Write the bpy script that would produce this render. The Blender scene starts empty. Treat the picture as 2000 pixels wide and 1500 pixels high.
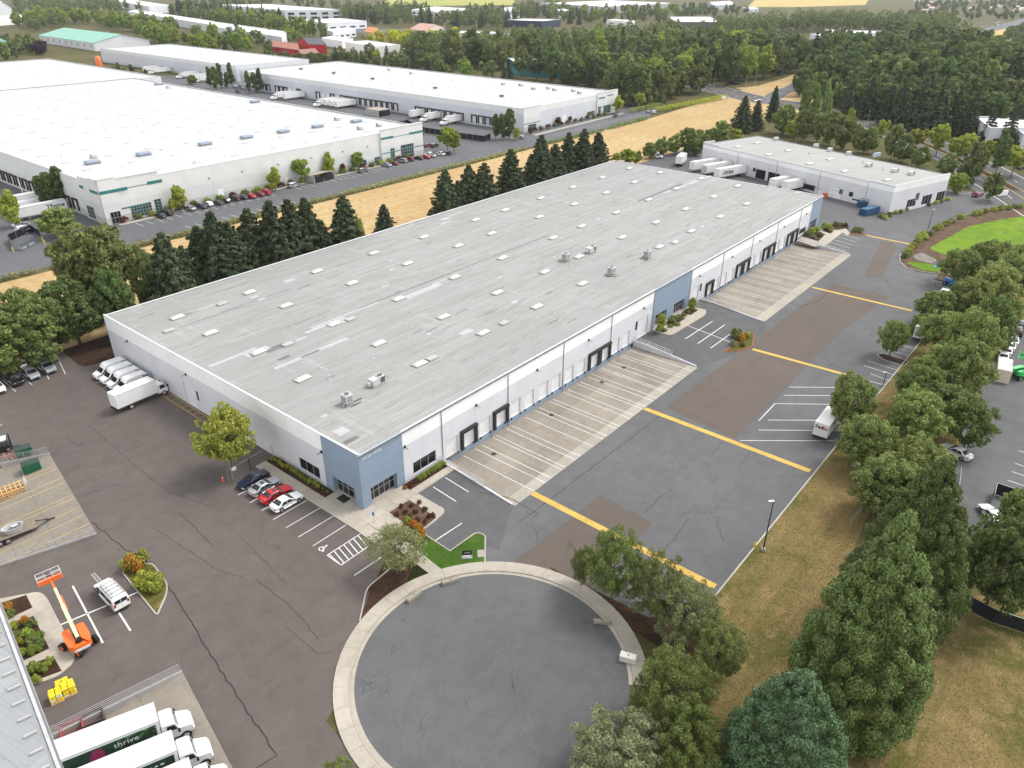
import bpy, bmesh, math, random
import numpy as np
from mathutils import Vector, Matrix
from mathutils.geometry import tessellate_polygon

# ------------------------------------------------------------------ camera, sky, sun, exposure
scene = bpy.context.scene
FPX, CAM = 1459.59, np.array([-50.8277, -67.9669, 65.3072])
PITCH, ROLL, YAW = 0.50184, 0.006465, 0.685721
def _axes():
    cy, sy, cp, sp = math.cos(YAW), math.sin(YAW), math.cos(PITCH), math.sin(PITCH)
    f = np.array([cy*cp, sy*cp, -sp]); r = np.array([sy, -cy, 0.0]); u = np.cross(r, f)
    cr, sr = math.cos(ROLL), math.sin(ROLL)
    return f, cr*r + sr*u, -sr*r + cr*u
AF, AR, AU = _axes()
cam_data = bpy.data.cameras.new('camera'); cam = bpy.data.objects.new('camera', cam_data)
scene.collection.objects.link(cam)
cam_data.sensor_width = 36.0; cam_data.sensor_fit = 'HORIZONTAL'; cam_data.lens = FPX/2000*36.0
cam_data.clip_start = 1.0; cam_data.clip_end = 12000
mw = Matrix.Identity(4)
for i in range(3):
    mw[i][0], mw[i][1], mw[i][2], mw[i][3] = AR[i], AU[i], -AF[i], CAM[i]
cam.matrix_world = mw
scene.camera = cam

SUN_EL, SUN_AZ = math.radians(55), math.radians(-25)      # azimuth measured from +X towards +Y
world = bpy.data.worlds.new('World'); scene.world = world; world.use_nodes = True
wn = world.node_tree.nodes; wl = world.node_tree.links
sky = wn.new('ShaderNodeTexSky'); sky.sky_type = 'NISHITA'; sky.sun_disc = False
sky.sun_elevation = SUN_EL; sky.sun_rotation = math.pi/2 - SUN_AZ
sky.air_density = 1.0; sky.dust_density = 0.8; sky.ozone_density = 1.0
hs = wn.new('ShaderNodeHueSaturation'); hs.inputs['Saturation'].default_value = 0.12   # an overcast, nearly white sky
wl.new(sky.outputs[0], hs.inputs['Color']); wl.new(hs.outputs[0], wn['Background'].inputs['Color'])
wn['Background'].inputs['Strength'].default_value = 0.15
sd = bpy.data.lights.new('sun', 'SUN'); sd.energy = 0.95; sd.angle = math.radians(16); sd.color = (1.0, 0.96, 0.9)
sun = bpy.data.objects.new('sun', sd); scene.collection.objects.link(sun)
sdir = Vector((math.cos(SUN_EL)*math.cos(SUN_AZ), math.cos(SUN_EL)*math.sin(SUN_AZ), math.sin(SUN_EL)))
sun.rotation_euler = sdir.to_track_quat('Z', 'Y').to_euler(); sun.location = (0, 0, 200)
scene.view_settings.view_transform = 'Standard'; scene.view_settings.look = 'None'
scene.view_settings.gamma = 1.0; scene.view_settings.exposure = 1.36

# ------------------------------------------------------------------ pixels -> places
def ray(x, y): return AF + AR*(x-1000)/FPX - AU*(y-750)/FPX
YT, YB, DROP = -3.2, -14.6, -1.1          # the yard falls 1.1 m between these two lines, down to truck-dock level
def H(y): return 0.0 if y >= YT else (DROP if y <= YB else DROP*(YT-y)/(YT-YB))
def g(x, y, z=None):                      # photo pixel -> point on the ground (or on the level z)
    d = ray(x, y)
    if z is None:
        z = 0.0
        for _ in range(12):
            p = CAM + d*((z-CAM[2])/d[2]); z = z*.3 + H(p[1])*.7
    p = CAM + d*((z-CAM[2])/d[2]); return (float(p[0]), float(p[1]))
def gy(x, y, Y):                          # photo pixel -> point on the vertical plane Y
    d = ray(x, y); p = CAM + d*((Y-CAM[1])/d[1]); return tuple(float(v) for v in p)
def gx(x, y, X):
    d = ray(x, y); p = CAM + d*((X-CAM[0])/d[0]); return tuple(float(v) for v in p)
def proj(p):
    d = np.asarray(p, float)-CAM; z = d@AF
    return 1000+FPX*(d@AR)/z, 750-FPX*(d@AU)/z, z
def G(*pp, z=None): return [g(a, b, z) for a, b in pp]
def height_at(xy, ypx):                   # height whose top shows at pixel row ypx over the ground point xy
    lo, hi = 0.0, 60.0
    for _ in range(40):
        m = (lo+hi)/2
        if proj((xy[0], xy[1], m))[1] > ypx: lo = m
        else: hi = m
    return lo

# ------------------------------------------------------------------ objects and names
C = scene.collection
R = math.radians
rnd = random.Random(7)
def link(o, parent=None):
    C.objects.link(o)
    if parent is not None: o.parent = parent
    return o
def tag(o, label, cat=None, group=None, kind=None):
    if label: o['label'] = label
    if cat: o['category'] = cat
    if group: o['group'] = group
    if kind: o['kind'] = kind
    return o
def thing(name, label, cat, loc=(0, 0, 0), rz=0.0, group=None):
    o = bpy.data.objects.new(name, None); o.empty_display_size = 0.5
    o.location = (loc[0], loc[1], loc[2] if len(loc) > 2 else 0.0); o.rotation_euler = (0, 0, rz)
    link(o); return tag(o, label, cat, group)
KIDS = {}
def dup(o, parent=None):
    c = o.copy(); link(c, parent)
    ks = KIDS.get(o.name)
    if ks is None:
        ks = [k for k in o.children]; KIDS[o.name] = ks
    for k in ks: dup(k, c)
    return c
def paint(o, m):
    s = o.material_slots[0]; s.link = 'OBJECT'; s.material = m
def ordw(n):
    w = ['first','second','third','fourth','fifth','sixth','seventh','eighth','ninth','tenth','eleventh','twelfth','thirteenth','fourteenth','fifteenth','sixteenth','seventeenth','eighteenth','nineteenth','twentieth']
    return w[n-1] if n <= 20 else '%d%s' % (n, 'th' if 10 <= n % 100 <= 20 else {1: 'st', 2: 'nd', 3: 'rd'}.get(n % 10, 'th'))

class MB:
    def __init__(s): s.v = []; s.f = []; s.m = []
    def add(s, vs, fs, mi=0):
        b = len(s.v); s.v += [tuple(p) for p in vs]
        for q in fs: s.f.append(tuple(b+i for i in q)); s.m.append(mi)
        return s
    def box(s, x0, x1, y0, y1, z0, z1, mi=0):
        return s.add([(x0,y0,z0),(x1,y0,z0),(x1,y1,z0),(x0,y1,z0),(x0,y0,z1),(x1,y0,z1),(x1,y1,z1),(x0,y1,z1)],
                     [(0,3,2,1),(4,5,6,7),(0,1,5,4),(1,2,6,5),(2,3,7,6),(3,0,4,7)], mi)
    def bar(s, a, b, w, h=None, mi=0):       # square bar between two points
        a = Vector(a); b = Vector(b); d = (b-a).normalized(); h = h or w
        up = Vector((0,0,1)) if abs(d.z) < .95 else Vector((1,0,0))
        r = d.cross(up).normalized()*w/2; t = r.cross(d).normalized()*h/2
        ps = [a-r-t, a+r-t, a+r+t, a-r+t, b-r-t, b+r-t, b+r+t, b-r+t]
        return s.add(ps, [(0,1,2,3),(7,6,5,4),(0,4,5,1),(1,5,6,2),(2,6,7,3),(3,7,4,0)], mi)
    def tube(s, a, b, r0, r1=None, n=8, mi=0, caps=True):
        a = Vector(a); b = Vector(b); d = (b-a).normalized(); r1 = r0 if r1 is None else r1
        up = Vector((0,0,1)) if abs(d.z) < .95 else Vector((1,0,0))
        x = d.cross(up).normalized(); y = d.cross(x)
        vs = [a+(x*math.cos(t)+y*math.sin(t))*r0 for t in [2*math.pi*i/n for i in range(n)]]
        vs += [b+(x*math.cos(t)+y*math.sin(t))*r1 for t in [2*math.pi*i/n for i in range(n)]]
        fs = [(i, (i+1) % n, n+(i+1) % n, n+i) for i in range(n)]
        if caps: fs += [tuple(range(n-1, -1, -1)), tuple(range(n, 2*n))]
        return s.add(vs, fs, mi)
    def prism(s, pts, z0, z1, mi=0):
        pts = ccw(pts); n = len(pts)
        vs = [(p[0],p[1],z0) for p in pts]+[(p[0],p[1],z1) for p in pts]
        fs = [(i, (i+1) % n, n+(i+1) % n, n+i) for i in range(n)]
        if n == 4: fs += [(3,2,1,0),(4,5,6,7)]
        else:
            for t in tessellate_polygon([[Vector((p[0],p[1],0)) for p in pts]]):
                fs += [tuple(n+i for i in orient(pts, t))]
        return s.add(vs, fs, mi)
    def flat(s, pts, z, holes=(), mi=0):
        loops = [[Vector((p[0],p[1],0)) for p in pts]]+[[Vector((p[0],p[1],0)) for p in h] for h in holes]
        al = [p for l in loops for p in l]
        fs = [orient(al, t) for t in tessellate_polygon(loops)]
        zz = z if callable(z) else (lambda x, y: z)
        return s.add([(p[0],p[1],zz(p[0],p[1])) for p in al], fs, mi)
    def ribbon(s, path, w, z, mi=0, closed=False):
        P = [Vector((p[0],p[1],0)) for p in path]; n = len(P); vs = []
        zz = z if callable(z) else (lambda x, y: z)
        for i in range(n):
            a = P[(i-1) % n] if (closed or i) else P[i]; b = P[(i+1) % n] if (closed or i < n-1) else P[i]
            d = (b-a).normalized(); nn = Vector((-d.y,d.x,0))
            for sg in (1,-1):
                q = P[i]+nn*w/2*sg; vs.append((q.x,q.y,zz(q.x,q.y)))
        m = n if closed else n-1
        return s.add(vs, [((2*i) % (2*n), (2*i+1) % (2*n), (2*i+3) % (2*n), (2*i+2) % (2*n)) for i in range(m)], mi)
    def kerb(s, path, w, z0, z1, closed=False, mi=0):
        P = [Vector((p[0],p[1],0)) for p in path]; n = len(P); vs = []
        for i in range(n):
            a = P[(i-1) % n] if (closed or i) else P[i]; b = P[(i+1) % n] if (closed or i < n-1) else P[i]
            d = (b-a).normalized(); nn = Vector((-d.y,d.x,0))
            for sg, z in ((1,z0),(1,z1),(-1,z1),(-1,z0)):
                q = P[i]+nn*w/2*sg; vs.append((q.x,q.y,z))
        m = n if closed else n-1; fs = []
        for i in range(m):
            a, b = 4*i, (4*(i+1)) % (4*n)
            fs += [(a,b,b+1,a+1),(a+1,b+1,b+2,a+2),(a+2,b+2,b+3,a+3)]
        if not closed: fs += [(0,1,2,3),(4*n-1,4*n-2,4*n-3,4*n-4)]
        return s.add(vs, fs, mi)
    def loft(s, rings, mi=0, caps=True):
        n = len(rings[0]); vs = [p for r_ in rings for p in r_]; fs = []
        for k in range(len(rings)-1):
            for i in range(n): fs.append((k*n+i, k*n+(i+1) % n, (k+1)*n+(i+1) % n, (k+1)*n+i))
        if caps: fs += [tuple(range(n-1,-1,-1)), tuple((len(rings)-1)*n+i for i in range(n))]
        return s.add(vs, fs, mi)
    def mesh(s, name, mats, smooth=None):
        me = bpy.data.meshes.new(name); me.from_pydata(s.v, [], s.f)
        for m in (mats if isinstance(mats, (list, tuple)) else [mats]): me.materials.append(m)
        if any(s.m): me.polygons.foreach_set('material_index', s.m)
        if smooth is not None:
            me.polygons.foreach_set('use_smooth', [True]*len(me.polygons)); me.set_sharp_from_angle(angle=R(smooth))
        me.update(); return me
    def build(s, name, mats, parent=None, smooth=None, fix=False):
        me = s.mesh(name, mats, smooth)
        if fix:
            bm = bmesh.new(); bm.from_mesh(me); bmesh.ops.recalc_face_normals(bm, faces=bm.faces); bm.to_mesh(me); bm.free()
        return link(bpy.data.objects.new(name, me), parent)
def drape(o, off=0.0):                     # lay a ground mesh on the sloping yard
    bm = bmesh.new(); bm.from_mesh(o.data)
    for y in (YT, YB):
        bmesh.ops.bisect_plane(bm, geom=bm.verts[:]+bm.edges[:]+bm.faces[:], plane_co=(0,y,0), plane_no=(0,1,0))
    for v in bm.verts: v.co.z += H(v.co.y)+off
    bm.to_mesh(o.data); bm.free(); return o
def area(pts): return sum(pts[i][0]*pts[(i+1) % len(pts)][1]-pts[(i+1) % len(pts)][0]*pts[i][1] for i in range(len(pts)))/2
def ccw(pts): return list(pts) if area(pts) > 0 else list(pts)[::-1]
def orient(pts, t):
    a, b, c = (pts[i] for i in t)
    return tuple(t) if (b[0]-a[0])*(c[1]-a[1])-(b[1]-a[1])*(c[0]-a[0]) > 0 else (t[0], t[2], t[1])
def rounded(pts, rad, n=6):                # polygon with rounded corners; rad is a number or one per corner
    out = []; m = len(pts)
    for i in range(m):
        r_ = rad[i] if isinstance(rad, (list, tuple)) else rad
        p = Vector(pts[i][:2]); a = Vector(pts[i-1][:2]); b = Vector(pts[(i+1) % m][:2])
        if r_ <= 0: out.append((p.x,p.y)); continue
        da = (a-p); db = (b-p); r1 = min(r_, da.length*.49, db.length*.49)
        s_ = p+da.normalized()*r1; e = p+db.normalized()*r1
        for k in range(n+1):
            t = k/n; q = s_*(1-t)**2+p*2*t*(1-t)+e*t*t; out.append((q.x,q.y))
    return out
def wiggle(path, step, amp, seed=0):       # a path made uneven
    rr = random.Random(seed); out = []
    for i in range(len(path)-1):
        a = Vector(path[i][:2]); b = Vector(path[i+1][:2]); n = max(1, int((b-a).length/step))
        nn = Vector((-(b-a).y, (b-a).x)).normalized()
        for k in range(n): 
            q = a.lerp(b, k/n)+nn*rr.uniform(-amp, amp); out.append((q.x,q.y))
    out.append(tuple(path[-1][:2])); return out

# ------------------------------------------------------------------ materials
def lin(c):
    c = c/255.0; return c/12.92 if c <= .04045 else ((c+.055)/1.055)**2.4
def S(r_, g_, b_): return (lin(r_), lin(g_), lin(b_))
MATS = {}
class NT:
    def __init__(s, name):
        s.m = bpy.data.materials.new(name); s.m.use_nodes = True; s.t = s.m.node_tree; s.b = s.t.nodes['Principled BSDF']
        s.b.inputs['Specular IOR Level'].default_value = 0.3
    def n(s, typ, **kw):
        nd = s.t.nodes.new(typ)
        for k, v in kw.items():
            if k in nd.inputs: nd.inputs[k].default_value = v
            else: setattr(nd, k, v)
        return nd
    def l(s, a, b): s.t.links.new(a, b)
    def coord(s, world_=True):
        if world_: return s.n('ShaderNodeNewGeometry').outputs['Position']
        return s.n('ShaderNodeTexCoord').outputs['Object']
    def noise(s, co, sc, det=4, rough=.55, dist=0.0):
        nd = s.n('ShaderNodeTexNoise'); nd.inputs['Scale'].default_value = sc; nd.inputs['Detail'].default_value = det
        nd.inputs['Roughness'].default_value = rough; nd.inputs['Distortion'].default_value = dist
        s.l(co, nd.inputs['Vector']); return nd.outputs['Fac']
    def mr(s, v, a, b, c, d, smooth=False):
        nd = s.n('ShaderNodeMapRange'); nd.clamp = True
        if smooth: nd.interpolation_type = 'SMOOTHSTEP'
        for i, x in enumerate((a, b, c, d)): nd.inputs[i+1].default_value = x
        s.l(v, nd.inputs[0]); return nd.outputs[0]
    def mul(s, a, b):
        nd = s.n('ShaderNodeMath', operation='MULTIPLY'); s.l(a, nd.inputs[0])
        if isinstance(b, (int, float)): nd.inputs[1].default_value = b
        else: s.l(b, nd.inputs[1])
        return nd.outputs[0]
    def mix(s, f, a, b, typ='MIX'):
        nd = s.n('ShaderNodeMix', data_type='RGBA', blend_type=typ)
        for k, v in ((0, f), (6, a), (7, b)):
            if isinstance(v, (int, float)): nd.inputs[k].default_value = v
            elif isinstance(v, tuple): nd.inputs[k].default_value = (*v[:3], 1)
            else: s.l(v, nd.inputs[k])
        return nd.outputs[2]
    def val(s, f, col):                    # colour times a factor
        nd = s.n('ShaderNodeMix', data_type='RGBA', blend_type='MULTIPLY'); nd.inputs[0].default_value = 1
        if isinstance(col, tuple): nd.inputs[6].default_value = (*col, 1)
        else: s.l(col, nd.inputs[6])
        s.l(f, nd.inputs[7]); return nd.outputs[2]
    def bump(s, h, st=.3, d=.02):
        nd = s.n('ShaderNodeBump'); nd.inputs['Strength'].default_value = st; nd.inputs['Distance'].default_value = d
        s.l(h, nd.inputs['Height']); s.l(nd.outputs[0], s.b.inputs['Normal'])
    def col(s, c):
        if isinstance(c, tuple): s.b.inputs['Base Color'].default_value = (*c, 1)
        else: s.l(c, s.b.inputs['Base Color'])
    def sep(s, co):
        nd = s.n('ShaderNodeSeparateXYZ'); s.l(co, nd.inputs[0]); return nd.outputs
    def done(s, rough=.85, metal=0.0):
        s.b.inputs['Roughness'].default_value = rough; s.b.inputs['Metallic'].default_value = metal; return s.m

def plain(name, rgb, rough=.6, var=.08, sc=1.2, fine=.05, metal=0.0, spec=.3, world_=False, coat=0.0, bump=0.0):
    if name in MATS: return MATS[name]
    t = NT(name); co = t.coord(world_)
    a = t.mr(t.noise(co, sc, 5), .3, .7, 1-var, 1+var); b = t.mr(t.noise(co, sc*14, 3), .3, .7, 1-fine, 1+fine)
    f = t.mul(a, b); t.col(t.val(f, rgb)); t.b.inputs['Specular IOR Level'].default_value = spec
    if coat: t.b.inputs['Coat Weight'].default_value = coat; t.b.inputs['Coat Roughness'].default_value = .12
    if bump: t.bump(t.noise(co, sc*20, 3), bump, .03)
    MATS[name] = t.done(rough, metal); return MATS[name]
def glass_dark(name, rgb=(.012, .014, .017), rough=.06):
    if name in MATS: return MATS[name]
    t = NT(name); co = t.coord(False); t.col(t.val(t.mr(t.noise(co, .8, 2), .3, .7, .7, 1.4), rgb)); t.b.inputs['Specular IOR Level'].default_value = .55
    MATS[name] = t.done(rough); return MATS[name]
def asphalt(name, rgb, var=.16, crack=.5, tint=None, mottle=.12):
    t = NT(name); co = t.coord()
    big = t.mr(t.noise(co, .035, 5, .6), .3, .7, 1-var, 1+var); mid = t.mr(t.noise(co, .45, 6, .65), .3, .7, 1-mottle, 1+mottle)
    fine = t.mr(t.noise(co, 5.5, 3, .7), .25, .75, .86, 1.14)
    c = t.val(t.mul(t.mul(big, mid), fine), rgb)
    if tint: c = t.mix(t.mr(t.noise(co, .06, 4, .6), .42, .62, 0, .8, True), c, t.val(t.mul(mid, fine), tint))
    st = t.n('ShaderNodeMapping'); st.inputs['Scale'].default_value = (.05, .8, 1); t.l(co, st.inputs[0])
    c = t.mix(t.mr(t.noise(st.outputs[0], 1.0, 4), .56, .72, 0, .22, True), c, t.val(fine, tuple(x*.6 for x in rgb)))
    oil = t.mr(t.noise(co, .33, 3, .6, .6), .68, .76, 0, .45, True); c = t.mix(oil, c, tuple(x*.45 for x in rgb))
    if crack:
        w = t.n('ShaderNodeTexNoise'); w.inputs['Scale'].default_value = .5; w.inputs['Detail'].default_value = 4; t.l(co, w.inputs['Vector'])
        ad = t.n('ShaderNodeMix', data_type='RGBA', blend_type='LINEAR_LIGHT'); ad.inputs[0].default_value = .9; t.l(co, ad.inputs[6]); t.l(w.outputs['Color'], ad.inputs[7])
        vo = t.n('ShaderNodeTexVoronoi', feature='DISTANCE_TO_EDGE'); vo.inputs['Scale'].default_value = .1; t.l(ad.outputs[2], vo.inputs['Vector'])
        e = t.mr(vo.outputs['Distance'], .0, .006, 1, 0); ms = t.mr(t.noise(co, .07, 3), .52, .6, 0, crack)
        c = t.mix(t.mul(e, ms), c, tuple(x*.35 for x in rgb))
    t.col(c); t.bump(t.noise(co, 18, 2, .8), .25, .012); MATS[name] = t.done(.9); return MATS[name]
def concrete(name, rgb, var=.12, stain=.35, world_=True, rnd_obj=.06):
    t = NT(name); co = t.coord(world_)
    f = t.mul(t.mul(t.mr(t.noise(co, .12, 4), .3, .7, 1-var, 1+var), t.mr(t.noise(co, 1.3, 5, .65), .3, .7, .9, 1.1)), t.mr(t.noise(co, 9, 3, .7), .3, .7, .94, 1.06))
    c = t.val(f, rgb)
    c = t.mix(t.mr(t.noise(co, .5, 5, .7, .8), .55, .75, 0, stain, True), c, tuple(x*.55 for x in rgb))
    oi = t.n('ShaderNodeObjectInfo'); c = t.val(t.mr(oi.outputs['Random'], 0, 1, 1-rnd_obj, 1+rnd_obj), c)
    t.col(c); t.bump(t.noise(co, 14, 3), .15, .01); MATS[name] = t.done(.88); return MATS[name]
def ground_mix(name, cols, sc=(.05, .6), thr=(.42, .58), fine=.3, speck=None, streak=None, bump=.6, sc3=3.5):
    t = NT(name); co = t.coord()
    c = t.mix(t.mr(t.noise(co, sc[0], 6, .62), thr[0], thr[1], 0, 1, True), cols[0], cols[1])
    if len(cols) > 2: c = t.mix(t.mr(t.noise(co, sc[1], 6, .68), .45, .66, 0, .85, True), c, cols[2])
    if streak:
        mp = t.n('ShaderNodeMapping'); mp.inputs['Rotation'].default_value = (0, 0, streak[0]); mp.inputs['Scale'].default_value = (streak[1], streak[2], 1); t.l(co, mp.inputs[0])
        c = t.mix(t.mr(t.noise(mp.outputs[0], 1, 5, .6), .48, .66, 0, streak[3], True), c, streak[4])
    f = t.mul(t.mr(t.noise(co, sc3, 4, .75), .25, .75, 1-fine, 1+fine), t.mr(t.noise(co, sc3*5, 2, .7), .25, .75, 1-fine*.6, 1+fine*.6))
    c = t.val(f, c)
    if speck: c = t.mix(t.mul(t.mr(t.noise(co, 7, 2), .69, .72, 0, 1), t.mr(t.noise(co, .12, 3), .52, .6, 0, 1)), c, speck)
    t.col(c); t.bump(t.noise(co, sc3*2, 4, .7), bump, .06); t.b.inputs['Specular IOR Level'].default_value = .1; MATS[name] = t.done(.95); return MATS[name]
def leafmat(name, rgb, hue=.03, var=.3, trans=.32, spread=None):
    if name in MATS: return MATS[name]
    t = NT(name); at = t.n('ShaderNodeAttribute', attribute_name='leaf'); oi = t.n('ShaderNodeObjectInfo')
    c = t.mix(at.outputs['Fac'], tuple(x*(1-var) for x in rgb), tuple(min(1, x*(1+var)) for x in rgb))
    if spread: c = t.mix(t.mr(oi.outputs['Random'], 0, 1, 0, .8), c, spread)
    h = t.n('ShaderNodeHueSaturation'); t.l(t.mr(oi.outputs['Random'], 0, 1, .5-hue, .5+hue), h.inputs['Hue'])
    mm = t.n('ShaderNodeMath', operation='FRACT'); m2 = t.n('ShaderNodeMath', operation='MULTIPLY'); m2.inputs[1].default_value = 7.31
    t.l(oi.outputs['Random'], m2.inputs[0]); t.l(m2.outputs[0], mm.inputs[0]); t.l(t.mr(mm.outputs[0], 0, 1, .82, 1.2), h.inputs['Value'])
    t.l(c, h.inputs['Color']); t.col(h.outputs[0])
    t.b.inputs['Specular IOR Level'].default_value = .2
    tr = t.n('ShaderNodeBsdfTranslucent'); t.l(h.outputs[0], tr.inputs['Color']); mx = t.n('ShaderNodeMixShader'); mx.inputs[0].default_value = trans
    t.l(t.b.outputs[0], mx.inputs[1]); t.l(tr.outputs[0], mx.inputs[2]); t.l(mx.outputs[0], t.t.nodes['Material Output'].inputs['Surface'])
    MATS[name] = t.done(.6); return MATS[name]
# ================================================================== materials of the place
A_BROWN = asphalt('asphalt brown', (.107, .089, .081), .14, .5)
A_GREY = asphalt('asphalt grey', (.108, .108, .11), .14, .6)
A_BULB = asphalt('asphalt bulb', (.104, .103, .105), .12, .5)
A_PATCH = asphalt('asphalt patch', (.109, .088, .073), .08, 0, mottle=.07)
A_STALL = asphalt('asphalt stall', (.092, .091, .092), .12, .3)
A_FAR = asphalt('asphalt far', (.108, .109, .114), .15, .4)
A_ROAD = asphalt('asphalt road', (.079, .079, .080), .12, .2)
CON = concrete('concrete walk', (.370, .330, .274), .1, .3)
CON_D = concrete('concrete dock', (.240, .212, .173), .14, .6, rnd_obj=.1)
CON_L = concrete('concrete light', (.328, .298, .246), .08, .25, rnd_obj=.05)
CON_W = concrete('concrete wall', (.375, .367, .352), .08, .3)
KERB = plain('kerb concrete', (.389, .364, .321), .85, .15, .4, .08, world_=True)
KERB_RED = plain('kerb red paint', (.336, .096, .056), .8, .25, .6, .1, world_=True)
WHITE_LINE = plain('white line paint', (.662, .662, .644), .75, .14, .5, .12, world_=True)
YELLOW_LINE = plain('yellow line paint', (.5, .33, .075), .8, .15, .5, .15, world_=True)
YELLOW_PALE = plain('pale yellow line paint', (.465, .323, .120), .8, .15, .5, .15, world_=True)
TAR = plain('crack tar', (.028, .027, .026), .85, .2, .6, .1, world_=True)
SCUFF = plain('tyre scuff', (.075, .075, .077), .9, .3, .8, .1, world_=True)
MULCH = ground_mix('mulch', [(.049, .027, .018), (.072, .040, .026), (.033, .019, .013)], (.5, 1.5), (.4, .6), .4, sc3=6)
SOIL = ground_mix('soil', [(.102, .063, .039), (.132, .090, .060), (.066, .042, .027)], (.4, 1.2), (.4, .6), .35, sc3=5)
LAWN = ground_mix('lawn', [(.041, .090, .013), (.075, .124, .022), (.030, .064, .009)], (.2, .8), (.35, .65), .35)
LAWN_BRIGHT = ground_mix('bright lawn', [(.1, .2, .012), (.15, .24, .018), (.09, .14, .016)], (.05, .3), (.35, .65), .3)
DRY = ground_mix('dry straw field', [(.468, .346, .178), (.412, .290, .140), (.337, .220, .103)], (.03, .5), (.35, .65), .2, streak=(R(2), .015, .35, .4, (.309, .196, .088)))
VERGE = ground_mix('dry verge grass', [(.180, .130, .053), (.095, .091, .025), (.234, .163, .076)], (.09, .55), (.4, .6), .4, speck=(.495, .478, .405), streak=(R(0), .03, .5, .5, (.107, .099, .031)))
VERGE2 = ground_mix('green verge grass', [(.098, .090, .022), (.195, .144, .055), (.066, .070, .016)], (.09, .6), (.45, .62), .4, speck=(.484, .468, .390))
GROUND = ground_mix('ground', [(.098, .087, .035), (.063, .070, .022), (.140, .105, .052)], (.02, .2), (.4, .6), .35)
FIELD_G = ground_mix('far green field', [(.270, .300, .075), (.375, .330, .090), (.195, .240, .060)], (.006, .03), (.4, .6), .15)
FIELD_Y = ground_mix('far straw field', [(.435, .315, .120), (.375, .315, .090), (.465, .345, .150)], (.006, .03), (.4, .6), .15)
ROCKS = ground_mix('pebbles', [(.210, .196, .168), (.140, .130, .112), (.294, .280, .252)], (.8, 2.5), (.4, .6), .5, sc3=7)

def structure(o, label=None): o['kind'] = 'structure'; return o
def sheet(name, pts, off, mat, holes=(), parent=None, dr=True):
    o = MB().flat(pts, 0.0, holes).build(name, mat, parent)
    if dr: drape(o, off)
    else:
        for v in o.data.vertices: v.co.z += off
    return structure(o) if parent is None else o
def slab(name, pts, h, mat, parent=None, base=-.05):
    o = MB().prism(pts, base, h).build(name, mat, parent); drape(o)
    return structure(o) if parent is None else o
def line(name, a, b, w, mat, parent, off=.016, n=1):
    a = Vector(a); b = Vector(b); pts = [a.lerp(b, i/n) for i in range(n+1)]
    return drape(MB().ribbon([(p.x, p.y) for p in pts], w, 0.0).build(name, mat, parent), off)
def pline(px, w, mat, parent, name='painted_line', off=.016):
    for (a, b) in px: line(name, g(*a), g(*b), w, mat, parent, off)
def kerb(path, parent, mat=None, closed=False, w=.16, h=.14, name='kerb'):
    o = MB().kerb(path, w, -.05, h, closed).build(name, mat or KERB, parent); return drape(o)
def crack(path, w, parent, seed=0, amp=.12, mat=None, step=.8, off=.012, name='crack'):
    return drape(MB().ribbon(wiggle(path, step, amp, seed), w, 0.0).build(name, mat or TAR, parent), off)
def arc(c, r, a0, a1, n): return [(c[0]+r*math.cos(a0+(a1-a0)*i/n), c[1]+r*math.sin(a0+(a1-a0)*i/n)) for i in range(n+1)]

# ================================================================== ground
C1 = [(15.3, .02), (15.3, -14.6), (71.0, -14.6), (71.0, .02)]
C2 = [(100.4, .02), (100.4, -15.6), (158.4, -15.6), (158.4, .02)]
PL1 = G((0, 1105), (189, 1043), (97, 887), (0, 907)); PL1 = [(PL1[0][0]-8, PL1[0][1]+1.9)]+[PL1[0], PL1[1], PL1[2], PL1[3]]+[(PL1[3][0]-8, PL1[3][1]+1.9)]
_a, _b, _c = g(356, 1312), g(102, 1440), g(470, 1530)
PL2 = [_a, (_b[0]-6, _b[1]+1.3), (_b[0]-12, _b[1]-22), (_c[0]-2.2, _c[1]-12), _c]
HOLES = [C1, C2, ccw(PL1), ccw(PL2)]
# ground as one sheet to the horizon
go = MB().flat([(-900, -1500), (6500, -1500), (6500, 6500), (-900, 6500)], 0.0, HOLES).build('ground', GROUND); drape(go, -.06); structure(go)

# ---- the west lot (brown asphalt) and the dock-side yard (grey asphalt)
west = sheet('parking_lot', [(-75, -60)]+G((-330, 860), (-60, 745), (0, 733), (118, 683), (152, 712), (166, 716), (205, 706))+[(2, 71), (2, -6), (-2, -13), (-6, -15.5), (-24, -22), (-30, -60)], 0.0, A_BROWN, [ccw(PL1), ccw(PL2)])
_yd = [(.5, 0.02), (-1.0, -11), (3.5, -19), (7.5, -24), (8.5, -29), (8, -34), (9, -40), (14, -44.4)]+[(20, -44.4), (40, -44.5), (128, -44.6)]
_yd += G((1905, 545), (1790, 531), (1760, 515), (1756, 500), (1775, 480), (1812, 455), (1870, 420), (1935, 405), (2010, 400), (2040, 385), (1975, 380), (1935, 362), (1870, 352))
_yd += [(255, -28), (270, 60), (232, 120), (178, 100), (176, 0.02)]
yard = sheet('truck_yard', _yd, .004, A_GREY, [C1, C2])
# darker relaid stall pockets
sheet('stall_pocket', [(7.5, -3.2), (15.1, -1.9), (15.1, -14.4), (6.5, -19)]+G((946, 1062), (920, 1046), (878, 1076), (822, 1040), (862, 1012)), .010, A_STALL, parent=yard)
sheet('stall_pocket', [(71.4, 0.0), (77.9, 0.0), (80, -4), (93, -4.3), (100.1, -.2), (100.1, -16), (88, -20.5), (71.4, -14.4)], .010, A_STALL, parent=yard)
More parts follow.
